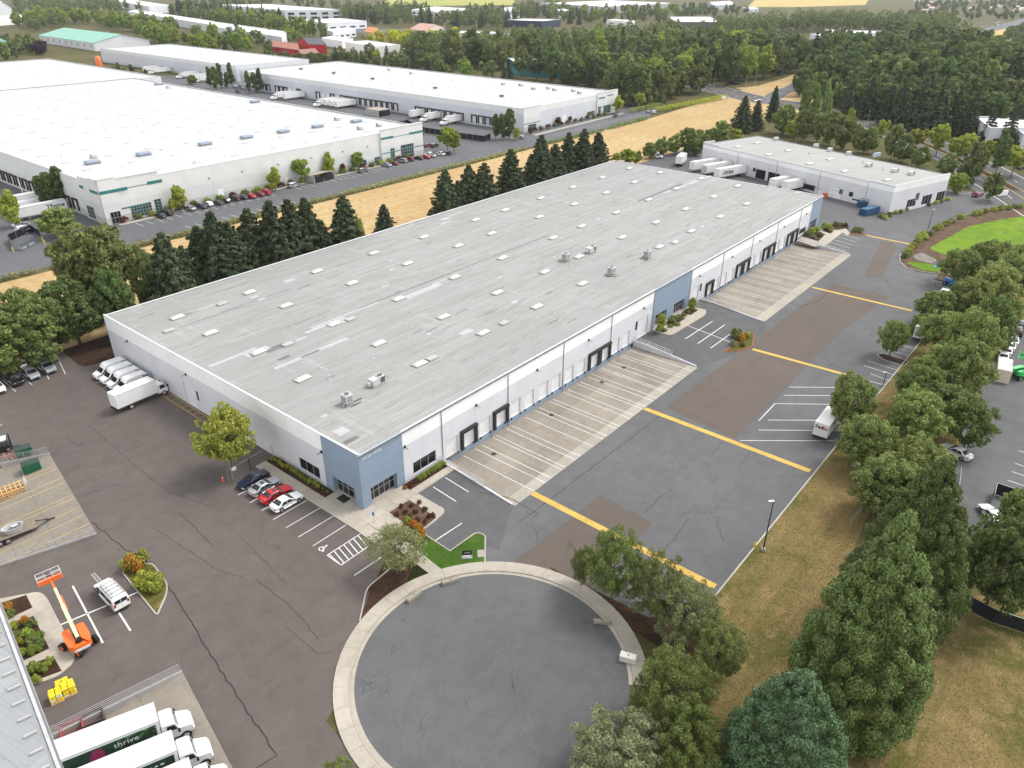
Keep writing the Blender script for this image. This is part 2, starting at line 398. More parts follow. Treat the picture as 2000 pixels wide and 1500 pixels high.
# brown repair patches
def patch(px, name='asphalt_patch', off=.012): return sheet(name, G(*px), off, A_PATCH, parent=yard)
patch([(1000, 1100), (1172, 968), (1276, 1020), (1140, 1160), (1085, 1118)])
patch([(1300, 796), (1481, 661), (1625, 553), (1741, 580), (1653, 640), (1436, 857)])
patch([(1688, 537), (1722, 470), (1752, 477), (1723, 543)])
# sealed seams and cracks
for k, (w, px) in enumerate([(.1, [(1010, 1022), (1053, 992), (1288, 813)]), (.1, [(1040, 1010), (1052, 1001), (1047, 1002), (1003, 975), (935, 960)]), (.07, [(1260, 1002), (1285, 975), (1312, 955)]),
        (.07, [(1390, 890), (1410, 863)]), (.07, [(1440, 912), (1452, 900), (1466, 880)]), (.06, [(1368, 902), (1382, 906), (1386, 915)]), (.06, [(1390, 942), (1408, 931)]),
        (.05, [(1336, 932), (1346, 931), (1341, 940), (1336, 932)]), (.06, [(1290, 890), (1300, 884), (1312, 886), (1320, 893)]), (.06, [(1037, 1025), (1048, 1038), (1050, 1055), (1045, 1062)]),
        (.08, [(1628, 560), (1600, 588), (1560, 600)]), (.07, [(1736, 560), (1732, 548), (1742, 540)]), (.08, [(1560, 600), (1540, 590)]), (.08, [(1655, 1250), (1675, 1260)]), (.07, [(1290, 1080), (1320, 1050), (1345, 1012)]), (.06, [(1415, 1060), (1400, 1020)])]):
    crack(G(*px), w, yard, k, .1)
for k, (w, px) in enumerate([(.11, [(180, 1020), (245, 1073), (290, 1100)]), (.13, [(325, 1138), (400, 1260), (470, 1370), (541, 1475), (500, 1500)]), (.08, [(350, 1000), (415, 1065)]), (.06, [(175, 830), (270, 915), (330, 960), (410, 990)]),
        (.06, [(225, 865), (300, 835)]), (.05, [(130, 850), (150, 872)]), (.06, [(500, 1133), (580, 1195), (622, 1250)]), (.05, [(560, 1225), (620, 1275), (650, 1274)]), (.05, [(470, 1050), (560, 1140)]), (.05, [(300, 1030), (420, 1110), (480, 1130)])]):
    crack(G(*px), w, west, 40+k, .12)
for k, px in enumerate([[(152, 970), (200, 955), (230, 945)], [(128, 891), (140, 886), (148, 883)], [(150, 872), (163, 864)], [(125, 745), (133, 752)], [(135, 758), (138, 762)]]):
    crack(G(*px), .45, west, 60+k, .1, SCUFF, .6, name='tar_smear')

# ---- truck courts: concrete slabs, lanes, dock-side walls
def court(name, xs, ylane, y1, lanes, ends):
    x0, x1 = xs
    o = MB().flat([(x0-.2, .1), (x0-.2, y1+.2), (x1+.2, y1+.2), (x1+.2, .1)], DROP-.06).build(name, CON_D); structure(o)
    n = 12; dx = (x1-x0)/n; rows = [0.0, -4.4, -8.7, ylane, y1]
    for i in range(n):
        for j in range(4):
            h = rnd.uniform(-.006, .006)+DROP
            b = MB().box(x0+i*dx+.012, x0+(i+1)*dx-.012, rows[j+1]+.012, rows[j]-.012, DROP-.05, h)
            b.build('concrete_slab', CON_L if j == 3 else CON_D, o)
    for x in lanes:
        MB().ribbon([(x, -.5), (x-.08, ends)], .11, DROP+.014).build('painted_line', WHITE_LINE, o)
    return o
L1 = [19.85, 22.5, 24.0, 26.8, 27.65, 30.3, 31.6, 35.2, 38.05, 39.3, 42.2, 43.2, 46.4, 47.8, 50.6, 51.6, 54.2, 55.6, 58.4, 59.0, 61.1, 62.65, 65.4, 66.35, 69.0]
L2 = [105.1, 108.3, 109.5, 112.9, 114.0, 116.9, 118.2, 121.3, 122.5, 125.4, 126.7, 129.8, 130.9, 134.0, 135.2, 138.3, 139.5, 142.5, 143.8, 146.8, 149.7, 153.4]
court1 = court('truck_court', (15.3, 71.0), -12.6, -14.6, L1, -14.5)
court2 = court('truck_court', (100.4, 158.4), -13.2, -15.6, L2, -13.3)
IRON = plain('cast iron', (.05, .035, .028), .8, .2, 3, .1)
for (c_, px) in ((court1, [(964, 886.5), (1077, 810.5), (1175.5, 746.5), (1218.5, 718)]),):
    for p in px:
        q = g(*p, z=DROP); MB().tube((q[0], q[1], DROP), (q[0], q[1], DROP+.02), .42, n=16).tube((q[0], q[1], DROP+.02), (q[0], q[1], DROP+.026), .33, n=16).build('drain_cover', IRON, c_)
RETAIN = plain('retaining wall paint', (.570, .551, .589), .8, .08, .6, .05, world_=True)
RAILW = plain('pale rail paint', (.62, .6, .62), .6, .08, 2, .05)
def wedge(label, a, b, side, lip=.2):
    """retaining wall between a court and the sloping pocket beside it, with a mesh guard rail"""
    t = thing('retaining_wall', label, 'wall', (a[0], a[1], 0)); ax = Vector((b[0]-a[0], b[1]-a[1], 0)); L = ax.length; ax.normalize()
    nx = Vector((-ax.y, ax.x, 0)); w = .13
    pts = []; n = 8
    for i in range(n+1):
        s_ = L*i/n; zt = H(a[1]+ax.y*s_)+lip
        pts.append([tuple(ax*s_+nx*w+Vector((0,0,DROP-.1))), tuple(ax*s_+nx*w+Vector((0,0,zt))), tuple(ax*s_-nx*w+Vector((0,0,zt))), tuple(ax*s_-nx*w+Vector((0,0,DROP-.1)))])
    MB().loft(pts).build('wall', RETAIN, t, fix=True)
    rail = MB(); zz = lambda s_: H(a[1]+ax.y*s_)+lip
    LR = L*.62
    for z_ in (.12, .5, .95): rail.bar(ax*.1+Vector((0,0,zz(0)+z_)), ax*LR+Vector((0,0,zz(LR)+z_)), .045)
    rail.build('guard_rail', RAILW, t)
    for i in range(6):
        s_ = .1+(LR-.1)*i/5; MB().bar(ax*s_+Vector((0,0,zz(s_)-.02)), ax*s_+Vector((0,0,zz(s_)+.98)), .05).build('post', RAILW, t)
    m = MB()
    for i in range(int(LR/.12)):
        s_ = .15+i*.12; m.bar(ax*s_+Vector((0,0,zz(s_)+.1)), ax*s_+Vector((0,0,zz(s_)+.95)), .012)
    m.build('rail_mesh', RAILW, t)
    return t
wedge('pale wedge retaining wall beside the stalls next to the blue corner entrance', (15.16, -.02), (15.16, -14.2), 1)
wedge('pale wedge retaining wall with mesh rail at the far end of the near truck court', (71.14, -.02), (71.14, -14.2), -1)
wedge('pale wedge retaining wall beside the stalls below the middle blue bay', (100.26, -.02), (100.26, -15.0), 1)
wedge('pale wedge retaining wall at the far end of the far truck court', (158.54, -.02), (158.54, -15.0), -1)

# ---- yellow cross lines and white stalls in the yard
def yl(p, q, w=1.0): line('yellow_line', g(*p), g(*q), w, YELLOW_LINE, yard, .02, 4)
yl((1040, 963), (1397, 1146), 1.05); yl((1259, 798), (1582, 920), 1.05); yl((1470, 682), (1652, 732), .95); yl((1586, 561), (1781, 607), .9); yl((1692, 459), (1779, 477), .9)
pline([((846, 951), (891, 979.5)), ((870, 933), (915.5, 961)), ((850, 1056), (902, 1022))], .13, WHITE_LINE, yard)
pline([((1343, 636), (1439, 672)), ((1338.5, 662), (1391.5, 627.5)), ((1363, 671), (1415.5, 634.5)), ((1388, 680), (1440, 642.5))], .16, WHITE_LINE, yard)
pline([((1640, 457), (1679, 467.5)), ((1633, 462), (1672.5, 473)), ((1626, 467.5), (1665.5, 478.5)), ((1618.5, 472.5), (1659, 484.5)), ((1612, 478), (1652, 490.5))], .13, WHITE_LINE, yard)
pline([((1541, 756), (1640, 757)), ((1531, 772), (1655, 773)), ((1512, 788.5), (1650, 790)), ((1500, 820.5), (1665, 821)), ((1481, 840), (1655, 841)), ((1445, 860.5), (1637, 861)), ((1513, 789), (1482, 822))], .13, WHITE_LINE, yard)
pline([((1695, 705), (1755, 724)), ((1687, 714), (1745, 732)), ((1700, 730), (1740, 745)), ((1692, 742), (1728, 753)), ((1720, 679), (1780, 696)), ((1735, 668), (1780, 679))], .12, WHITE_LINE, yard)
pline([((1836, 550), (1862, 557)), ((1830, 556), (1856, 563)), ((1812, 577), (1850, 589)), ((1806, 584), (1842, 595)), ((1800, 590.5), (1830, 600)), ((1793, 598), (1822, 607))], .12, WHITE_LINE, yard)
pline([((1874, 379.5), (1898, 375)), ((1900, 387.5), (1926, 384))], .12, WHITE_LINE, yard)

# ---- west lot markings
pline([((465, 967), (512, 941)), ((488, 982), (535, 955)), ((511, 997.5), (560, 970)), ((533.5, 1015), (601.5, 976)), ((559, 1030.5), (626, 991.5)), ((583, 1049), (651, 1008)), ((611, 1066.5), (677, 1024.5)),
       ((639, 1084.5), (705, 1042)), ((666, 1104), (730, 1060)), ((639, 1084.5), (666, 1104)), ((692, 1124), (748, 1086))], .11, WHITE_LINE, west)
for i in range(7):
    t = i/7+.05; a = Vector(g(639, 1084.5)).lerp(Vector(g(705, 1042)), t); b = Vector(g(666, 1104)).lerp(Vector(g(730, 1060)), t-.1 if i else .0)
    line('painted_line', a, b, .12, WHITE_LINE, west)
pline([((114, 702), (128, 731)), ((82, 715), (96, 741)), ((36, 729), (63, 752)), ((3, 740), (31, 765)), ((0, 832), (4, 829))], .11, WHITE_LINE, west)
pline([((303, 763), (420, 838)), ((318, 760), (440, 836))], .12, YELLOW_LINE, west)
for i in range(11):
    a = Vector(g(303, 763)).lerp(Vector(g(420, 838)), (i+.1)/11); b = Vector(g(318, 760)).lerp(Vector(g(440, 836)), (i-.15)/11 if i else 0)
    line('painted_line', a, b, .1, YELLOW_LINE, west)
pline([((142, 1144.5), (201, 1256)), ((118, 1220.5), (208, 1183)), ((248, 1166), (270, 1156)), ((232, 1196), (255, 1232))], .2, WHITE_LINE, west)
# wheelchair symbol
_w = Vector(g(631, 1071)); ex = (Vector(g(666, 1104))-Vector(g(639, 1084.5))).normalized(); ey = Vector((-ex.y, ex.x)); ey = ey if ey.x > 0 else -ey
def wp(a, b): q = _w+ex*a*.75+ey*b*.75; return (q.x, q.y)
drape(MB().ribbon([wp(-.1+.48*math.cos(t), -.2+.48*math.sin(t)) for t in [R(100+i*22) for i in range(12)]], .13, 0).ribbon([wp(-.05, .55), wp(-.02, -.1), wp(.35, -.12), wp(.55, -.55), wp(.75, -.5)], .15, 0).ribbon([wp(-.02, .2), wp(.3, .2)], .12, 0).flat(arc(wp(-.05, .8), .15, 0, 6.0, 10), 0).build('wheelchair_symbol', WHITE_LINE, west), .018)

# ---- the cul-de-sac
CC, CR = (-8.45, -30.75), 14.8
bulb = sheet('street', arc(CC, CR+.05, R(-128), R(222), 72)+[(-40, -62), (-26, -72)], .006, A_BULB)
walk = sheet('sidewalk', arc(CC, CR+.95, R(-58), R(222), 72)+arc(CC, CR+2.15, R(222), R(-58), 72), .02, CON)
sw = []
for k in range(30):
    a0 = R(-58)+R(280)*k/30; a1 = R(-58)+R(280)*(k+1)/30; e = .012/(CR+1.5)
    pts = arc(CC, CR+.62, a0+e, a1-e, 3)+arc(CC, CR+2.15, a1-e, a0+e, 3)
    drape(MB().prism(pts, 0.0, .13+rnd.uniform(-.006, .006)).build('concrete_slab', CON, walk))
    pts = arc(CC, CR+.42, a0+e*.6, a1-e*.6, 3)+arc(CC, CR+.6, a1-e*.6, a0+e*.6, 3)
    drape(MB().prism(pts, 0.0, .135).build('kerb', CON, walk))
    pts = arc(CC, CR-.05, a0+e*.6, a1-e*.6, 3)+arc(CC, CR+.4, a1-e*.6, a0+e*.6, 3)
    drape(MB().prism(pts, -.02, .018).build('gutter', CON, walk))
# tyre circles and cracks on the bulb
for k, (c, r_, a0, a1) in enumerate([((985, 1330), 1.9, 0, 300), ((955, 1345), 3.2, 40, 330), ((975, 1400), 4.2, 200, 420), ((890, 1350), 2.0, 0, 280), ((1000, 1290), 2.5, 90, 350), ((870, 1450), 3.1, 20, 280), ((1060, 1420), 3.6, 100, 330), ((1060, 1310), 4.5, -40, 150)]):
    q = g(*c); e = rnd.uniform(.6, .9); tt = rnd.uniform(0, 3)
    pts = [(q[0]+r_*(math.cos(t)*math.cos(tt)-e*math.sin(t)*math.sin(tt)), q[1]+r_*(math.cos(t)*math.sin(tt)+e*math.sin(t)*math.cos(tt))) for t in [R(a0+(a1-a0)*i/40) for i in range(41)]]
    drape(MB().ribbon(pts, .05, 0).build('tyre_mark', SCUFF, bulb), .012)
for k, px in enumerate([[(840, 1270), (820, 1300), (790, 1400), (783, 1470)], [(1000, 1200), (995, 1300), (1010, 1400)], [(1090, 1180), (1150, 1270), (1200, 1330)], [(880, 1195), (920, 1200)], [(1040, 1390), (1060, 1460), (1050, 1500)], [(1130, 1180), (1180, 1260)]]):
    crack(G(*px), .045, bulb, 90+k, .2, SCUFF)

# ---- plaza, walks and planting round the blue corner
plaza = sheet('plaza', [(-3.5, 20.6), (-1.7, 20.6), (-1.7, 6.3), (1, 6.3), (1, .5), (16, .5), (16, -3.0), (7.4, -3.0), (6, -6), (-3.5, -6)], .03, CON)
def grid(x0, x1, y0, y1, nx, ny, skip=lambda x, y: False):
    for i in range(nx):
        for j in range(ny):
            a, b, c, d = x0+(x1-x0)*i/nx, x0+(x1-x0)*(i+1)/nx, y0+(y1-y0)*j/ny, y0+(y1-y0)*(j+1)/ny
            if skip((a+b)/2, (c+d)/2): continue
            drape(MB().prism([(a+.012, c+.012), (b-.012, c+.012), (b-.012, d-.012), (a+.012, d-.012)], 0.0, .13+rnd.uniform(-.005, .005)).build('concrete_slab', CON, plaza))
grid(-3.4, -1.75, 6.3, 20.5, 1, 8)
grid(-3.4, 0.0, -6.2, 6.3, 2, 8, lambda x, y: y > 1.0 and x > -.3)
grid(0.0, 7.2, -2.9, 0.0, 4, 2); grid(7.2, 15.0, -2.9, -1.7, 4, 1); grid(0, 1.8, -6.2, -2.9, 1, 2)
kerb([(-3.48, 20.5), (-3.48, -6.2)], plaza)
bedW = slab('planting_bed', [(-1.7, 6.35), (-.02, 6.35), (-.02, 20.4), (-1.7, 20.4)], .09, MULCH)
bedN = slab('planting_bed', [(6.5, -1.65), (6.5, -.02), (15.0, -.02), (15.0, -1.65)], .09, MULCH)
bedC = slab('planting_bed', G((-1, 0), (0, 0))[:0]+G((760, 1002), (799, 977.5), (856, 1014), (821, 1038), (842, 1056), (822, 1062), (790, 1050), (765, 1030)), .1, SOIL)
wk = slab('walkway', rounded(G((799, 977.5), (818, 966), (872, 998), (823, 1039), (856, 1014)), [0, 0, 1.1, 0, 0]), .13, CON)
kerb(rounded(G((818, 966), (872, 998), (821, 1039), (879, 1077), (931, 1040), (948, 1046), (947, 1101)), [0, 1.1, 0, 0, 1.0, 1.0, 0])[1:-1]+[g(947, 1101)], wk)
lawn = slab('lawn', rounded(G((821, 1038), (879, 1075.5), (931, 1041), (946, 1048), (945.5, 1100)), [0, 0, 1.0, 1.0, 0])+arc(CC, CR+2.17, R(56), R(80), 8)+G((822, 1075), (815, 1060)), .1, LAWN)
path = slab('walkway', G((757, 1055), (775, 1050), (800, 1063), (863, 1113), (839, 1121.5), (790, 1085)), .125, CON_L)
slab('planting_bed', G((740, 1040), (762, 1002), (772, 1030), (792, 1052), (822, 1064), (830, 1085), (800, 1065), (775, 1052), (757, 1056)), .085, MULCH)
mul = slab('planting_bed', G((757, 1054), (770, 1072), (790, 1085), (838, 1121))+arc(CC, CR+2.17, R(86), R(106), 8)+G((722, 1160), (719, 1148), (733, 1138), (752, 1095)), .1, MULCH)
kerb(rounded([arc(CC, CR+2.2, R(106), R(106), 1)[0]]+G((716, 1150), (770, 1105)), [0, 1.0, 0]), mul)
slab('utility_pad', G((932, 1076), (945, 1075), (946, 1089), (933, 1090)), .16, CON_L)
# mulch under the trees beside the cul-de-sac, verge beyond
slab('planting_bed', arc(CC, CR+2.17, R(-30), R(12), 12)+[(8.4, -26), (8.6, -31), (9, -40), (14, -44.5), (14, -50), (6, -46)], .06, MULCH)
sheet('verge', [(14, -44.5), (128, -44.8), (140, -44.5)]+G((1905, 545), (2030, 500), (2030, 620), (1960, 690), (1905, 800), (1850, 930), (1700, 1000))+[(20, -56), (-2, -62), (-2, -47), (8, -47), (14, -50)], .004, VERGE)
sheet('lower_verge', [(20, -56), (34, -57), (40, -75), (20, -110), (-60, -110), (-30, -72), (-12, -62), (-2, -62)], .003, VERGE)
kerb([(14, -44.5), (60, -44.55), (127, -44.65)]+G((1800, 600),)[:0], yard, w=.2)
# mid pocket walk, beds, island
wm = slab('walkway', rounded([(80.0, -.02), (94.6, -.02), (95.5, -3.9), (93.2, -5.0), (78.6, -4.5), (78.0, -3.0), (78.4, -.02)], [0, 0, .6, 1.0, 1.0, .8, 0]), .13, CON)
for (a, b) in ((78.5, 80.6), (82.3, 88.2), (90.4, 94.2)):
    slab('planting_bed', [(a, -.6), (b, -.6), (b, -2.7), (a, -2.7)], .15, MULCH)
isl = slab('traffic_island', rounded(G((1415, 687.5), (1441, 667), (1440, 652), (1472, 651), (1470, 676), (1440, 687)), [.2, 0, .6, .9, .9, .8]), .1, VERGE2)
kerb(rounded(G((1415, 687.5), (1441, 667), (1440, 652), (1472, 651), (1470, 676), (1440, 687)), [.2, 0, .6, .9, .9, .8]), isl, KERB_RED, True)
# far pocket
we = slab('walkway', G((1556, 471), (1588, 447), (1597, 444), (1622, 452), (1652, 447), (1660, 456), (1655, 461), (1645, 455), (1612, 480), (1590, 482)), .12, CON)
for px in ([(1566, 463), (1580, 452), (1612, 458), (1597, 473)], [(1606, 452), (1614, 444), (1628, 451), (1622, 457)], [(1620, 444), (1630, 436), (1655, 440), (1658, 446), (1640, 449)]):
    slab('planting_bed', G(*px), .16, MULCH)
i2 = slab('traffic_island', rounded(G((1658, 455), (1672, 449), (1692, 458), (1684, 460), (1664, 459)), .6), .12, SOIL)
kerb(rounded(G((1658, 455), (1672, 449), (1692, 458), (1684, 460), (1664, 459)), .6), i2, KERB_RED, True)
# tree island near the right edge of the yard
i3 = slab('traffic_island', rounded(G((1712, 694), (1722, 690), (1775, 706), (1766, 716), (1725, 703)), .8), .12, MULCH)
kerb(rounded(G((1712, 694), (1722, 690), (1775, 706), (1766, 716), (1725, 703)), .8), i3, None, True)
# left island with two golden shrubs, and the office walk of the neighbouring block
i4 = slab('traffic_island', rounded(G((238, 1117), (262, 1105), (297, 1100), (327, 1140), (326, 1160), (307, 1203)), [.6, .3, 1, 1, 1, .5]), .1, VERGE2)
kerb(rounded(G((238, 1117), (262, 1105), (297, 1100), (327, 1140), (326, 1160), (307, 1203)), [.6, .3, 1, 1, 1, .5]), i4, None, True)
ofw = slab('walkway', rounded(G((-40, 1178), (78, 1156), (92, 1168), (147, 1275), (145, 1295), (110, 1325), (40, 1345), (-60, 1345)), [0, 1.2, 1.2, 1, 1.2, 1.2, 0, 0]), .13, CON)
for px in ([(0, 1180), (52, 1164), (64, 1188), (0, 1218)], [(10, 1228), (66, 1205), (97, 1268), (30, 1300)], [(30, 1310), (105, 1283), (121, 1312), (45, 1340)]):
    slab('planting_bed', G(*px), .16, MULCH)

# ---- left truck courts (sunken towards the building)
def left_court(name, poly, edge, inner, lines):
    a = Vector(edge[0]); d = (Vector(edge[1])-a).normalized(); nn = Vector((d.y, -d.x)); nn = nn if (Vector(inner)-a).dot(nn) > 0 else -nn
    zf = lambda x, y: H(y)*0-min(1.0, max(0, (Vector((x, y))-a).dot(nn))/13)*1.15+.004+H(y)
    o = structure(MB().flat(poly, lambda x, y: zf(x, y)-.06).build(name, CON_D))
    bm = bmesh.new(); bm.from_mesh(o.data); bmesh.ops.bisect_plane(bm, geom=bm.verts[:]+bm.edges[:]+bm.faces[:], plane_co=(*(a+nn*13), 0), plane_no=(*nn, 0))
    for v in bm.verts: v.co.z = zf(v.co.x, v.co.y)
    bm.to_mesh(o.data); bm.free()
    for (p, q) in lines:
        p = Vector(p); q = Vector(q); MB().ribbon([(p.lerp(q, i/6).x, p.lerp(q, i/6).y) for i in range(7)], .13, lambda x, y: zf(x, y)+.012).build('painted_line', YELLOW_PALE, o)
    for k in range(1, 4):
        p = a+nn*4.5*k; MB().ribbon([tuple(p+d*.3), tuple(p+d*((Vector(edge[1])-a).length-.3))], .03, lambda x, y: zf(x, y)+.006).build('joint', TAR, o)
    return o, zf
le = G((189, 1043), (97, 887)); lines = []
for (a, b) in [((0, 992), (112, 914)), ((0, 997), (116, 919)), ((0, 1012), (125, 935))]: pass
_e0, _e1 = Vector(le[0]), Vector(le[1]); _dd = (_e1-_e0).normalized(); _nn = Vector((-_dd.y, _dd.x)); _nn = _nn if _nn.x < 0 else -_nn
for t in (.06, .12, .22, .31, .42, .46, .62, .68, .8, .84): lines.append((tuple(_e0.lerp(_e1, t)+_nn*.2), tuple(_e0.lerp(_e1, t)+_nn*22)))
lc1, zf1 = left_court('truck_court', ccw(PL1), le, (_e0+_nn*5), lines)
le2 = [_a, _c]; _f0, _f1 = Vector(_a), Vector(_c); _d2 = (_f1-_f0).normalized(); _n2 = Vector((-_d2.y, _d2.x)); _n2 = _n2 if _n2.x < 0 else -_n2
lc2, zf2 = left_court('truck_court', ccw(PL2), le2, (_f0+_n2*5), [(tuple(_f0+_d2*t+_n2*.2), tuple(_f0+_d2*t+_n2*20)) for t in (3.6, 5.6, 7.2, 10.6, 12.4)])
GALV = plain('galvanised steel', (.5, .5, .5), .45, .12, 3, .06, metal=.6)
def rail_wall(label, p, q, zf, rh=1.05, n=7, tall=False):
    p = Vector(p); q = Vector(q); t = thing('retaining_wall', label, 'wall', (p.x, p.y, H(p.y))); d = q-p; L = d.length; d.normalize(); nn = Vector((-d.y, d.x, 0)); D3 = Vector((d.x, d.y, 0))
    z0 = H(p.y); rings = []
    for i in range(9):
        s_ = L*i/8; c = p+d*s_; b = min(zf(c.x+nn.x*s, c.y+nn.y*s) for s in (-.2, .2))-.1-z0; tp = H(c.y)+.22-z0
        rings.append([tuple(D3*s_+nn*.14+Vector((0,0,b))), tuple(D3*s_+nn*.14+Vector((0,0,tp))), tuple(D3*s_-nn*.14+Vector((0,0,tp))), tuple(D3*s_-nn*.14+Vector((0,0,b)))])
    MB().loft(rings).build('wall', CON_W, t, fix=True)
    for k in range(5):
        z_ = .3+(rh-.08)*k/4; MB().bar(D3*.1+Vector((0,0,z_)), D3*(L-.1)+Vector((0,0,z_+H(q.y)-z0)), .045).build('rail', GALV, t)
    for i in range(n):
        s_ = .1+(L-.2)*i/(n-1); zz = (H(q.y)-z0)*i/(n-1); MB().bar(D3*s_+Vector((0,0,.2+zz)), D3*s_+Vector((0,0,rh+.26+zz)), .06).build('post', GALV, t)
    return t
rail_wall('concrete wall with steel railing behind the green dumpsters', g(97, 887), PL1[4], zf1)
rail_wall('concrete wall with steel railing below the bathtub trailer', g(189, 1043), PL1[1], zf1)
rail_wall('concrete wall with steel railing above the white lorries', PL2[0], PL2[1], zf2)

# ---- neighbour lots, straw strip, hedge line, roads
sheet('straw_field', [(-150, 84), (430, 84), (470, 128), (445, 146), (300, 134), (60, 132.5), (-150, 132)], .01, DRY)
blot = sheet('parking_lot', [(-120, 135.5), (255, 136), (262, 131), (305, 133), (318, 140), (340, 146), (345, 165), (400, 180), (330, 420), (30, 640), (-120, 640)], 0.0, A_FAR)
sheet('tree_bed', [(-200, 73), (-14, 66), (-8, 73), (178, 73), (182, 90), (-150, 90)], -.02, MULCH)
for (a, b, c) in [((245, 470), (330, 450), 0)]: pass
_st = [(x, 150.5) for x in range(46, 92, 3)]+[(x, 151) for x in range(102, 168, 3)]
for (x, y) in _st: line('painted_line', (x, y), (x, y+5.2), .12, WHITE_LINE, blot)
for x in range(240, 316, 3): line('painted_line', (x, 142), (x, 147), .12, WHITE_LINE, blot)
for x in range(54, 92, 3): line('painted_line', (x, 137), (x, 142), .12, WHITE_LINE, blot)
slab('sidewalk', [(42, 156.4), (168, 157.2), (168, 158.6), (42, 158.2)], .12, CON); slab('sidewalk', [(232, 150), (313, 153), (313, 155), (232, 152.5)], .12, CON)
# basin with bright lawn
sheet('basin_bank', G((1762, 515), (1775, 488), (1815, 460), (1870, 430), (1930, 412), (2060, 400), (2060, 560), (1905, 545), (1850, 536), (1790, 530)), .03, SOIL)
sheet('basin_lawn', rounded(G((1812, 486), (1845, 468), (1890, 443), (1960, 428), (2080, 412), (2080, 520), (1960, 505), (1850, 500)), 3), .06, LAWN_BRIGHT)
sheet('basin_lawn', rounded(G((1768, 512), (1790, 512), (1845, 520), (1838, 532), (1800, 528)), 1.5), .06, LAWN_BRIGHT)
sheet('basin_rocks', rounded(G((1782, 500), (1800, 493), (1830, 508), (1822, 516), (1790, 508)), 1), .07, ROCKS)
kerb(G((1905, 545), (1850, 537), (1800, 531), (1772, 524), (1758, 512), (1757, 500), (1772, 483), (1815, 456), (1870, 424), (1925, 408), (1995, 401)), yard, w=.2)
# road on the right, running behind the small warehouse
RD = G((2080, 430), (1985, 372), (1900, 325), (1810, 283), (1725, 247), (1640, 225), (1560, 205), (1480, 195), (1390, 172), (1330, 160))
road = drape(MB().ribbon(RD, 24, 0).build('road', A_ROAD), .02); structure(road)
def along(P, off):
    out = []
    for i in range(len(P)):
        a = Vector(P[max(0, i-1)]); b = Vector(P[min(len(P)-1, i+1)]); d = (b-a).normalized(); q = Vector(P[i])+Vector((-d.y, d.x))*off; out.append((q.x, q.y))
    return out
def resample(P, st):
    out = []
    for i in range(len(P)-1):
        a = Vector(P[i]); b = Vector(P[i+1]); n = max(1, int((b-a).length/st)); out += [tuple(a.lerp(b, k/n)) for k in range(n)]
    return out+[tuple(P[-1])]
for off in (-11, 11, -1.9, 1.9): drape(MB().ribbon(along(RD, off), .3, 0).build('painted_line', WHITE_LINE if abs(off) > 5 else YELLOW_LINE, road), .04)
med = drape(MB().ribbon(along(RD[1:5], 0), 3.0, 0).build('median', MULCH, road), .08)
for off in (-6, 6):
    P = resample(along(RD, off), 4.0)
    for i in range(0, len(P)-1, 3): line('painted_line', P[i], P[i+1], .25, WHITE_LINE, road, .05)
sheet('side_road', G((1480, 195), (1520, 172), (1560, 152), (1572, 158), (1545, 180), (1510, 203)), .03, A_FAR)
sheet('straw_verge', G((1436, 172), (1480, 168), (1540, 150), (1570, 138), (1575, 148), (1530, 172), (1480, 182)), .05, DRY)
# right-hand neighbour lot
rlot = sheet('parking_lot', G((2060, 590), (1985, 640), (1925, 735), (1875, 850), (1862, 960), (1885, 1040), (1960, 1080), (2200, 1020), (2200, 600)), .006, A_GREY)
pline([((1985, 985), (1995, 993)), ((1972, 1000), (1998, 1012)), ((1990, 880), (2000, 884)), ((1983, 905), (2000, 911)), ((1976, 921), (2000, 929)), ((1968, 938), (2000, 949)), ((1968, 664), (1990, 671)), ((1960, 690), (1975, 696))], .12, WHITE_LINE, rlot)
# far fields and roads
sheet('far_field', G((740, 14), (760, -2), (1000, -6), (1010, 10), (900, 11)), .3, FIELD_G)
sheet('far_field', G((1460, 14), (1480, -6), (1700, -6), (1690, 10), (1560, 14)), .3, FIELD_Y)
sheet('far_field', G((1880, 76), (1960, 48), (1975, 80), (1950, 95), (2060, 108), (2060, 118), (1935, 112)), .3, FIELD_Y)
sheet('far_road', G((1845, 72), (1960, 46), (2060, 20), (2060, 32), (1965, 56), (1860, 78)), .35, A_FAR)
sheet('far_road', G((660, 60), (700, 55), (860, 60), (1250, 75), (1250, 82), (850, 68), (700, 64)), .2, A_FAR)
# ================================================================== buildings
def banded(name, top, low, zsplit=6.4, base=None, zb=-.02):
    t = NT(name); co = t.coord(False); z = t.sep(co)[2]
    f = t.mul(t.mr(t.noise(co, .22, 5), .3, .7, .95, 1.05), t.mr(t.noise(co, 3, 3), .3, .7, .98, 1.02))
    mp = t.n('ShaderNodeMapping'); mp.inputs['Scale'].default_value = (1.6, 1.6, .12); t.l(co, mp.inputs[0])
    f = t.mul(f, t.mr(t.noise(mp.outputs[0], 1, 4), .5, .75, 1, .965))
    c = t.mix(t.mr(z, zsplit-.02, zsplit+.02, 0, 1), low, top)
    if base: c = t.mix(t.mr(z, zb-.02, zb+.02, 1, 0), c, base)
    t.col(t.val(f, c)); t.b.inputs['Specular IOR Level'].default_value = .2; MATS[name] = t.done(.8); return MATS[name]
BLUE = (.23, .29, .365)
W_MAIN = banded('warehouse paint', (.8, .8, .79), (.6, .6, .625), 6.4, BLUE)
W_MAIN_W = banded('warehouse gable paint', (.8, .8, .79), (.6, .6, .625), 6.35)
W_BLUE = plain('blue wall paint', BLUE, .75, .05, .4, .03)
W_WHITE = banded('white warehouse paint', (.64, .64, .625), (.6, .605, .59), 6.0, (.47, .47, .44), 2.2)
W_WHITE2 = banded('pale warehouse paint', (.66, .66, .66), (.55, .56, .6), 8.0, (.5, .51, .54), 1.5)
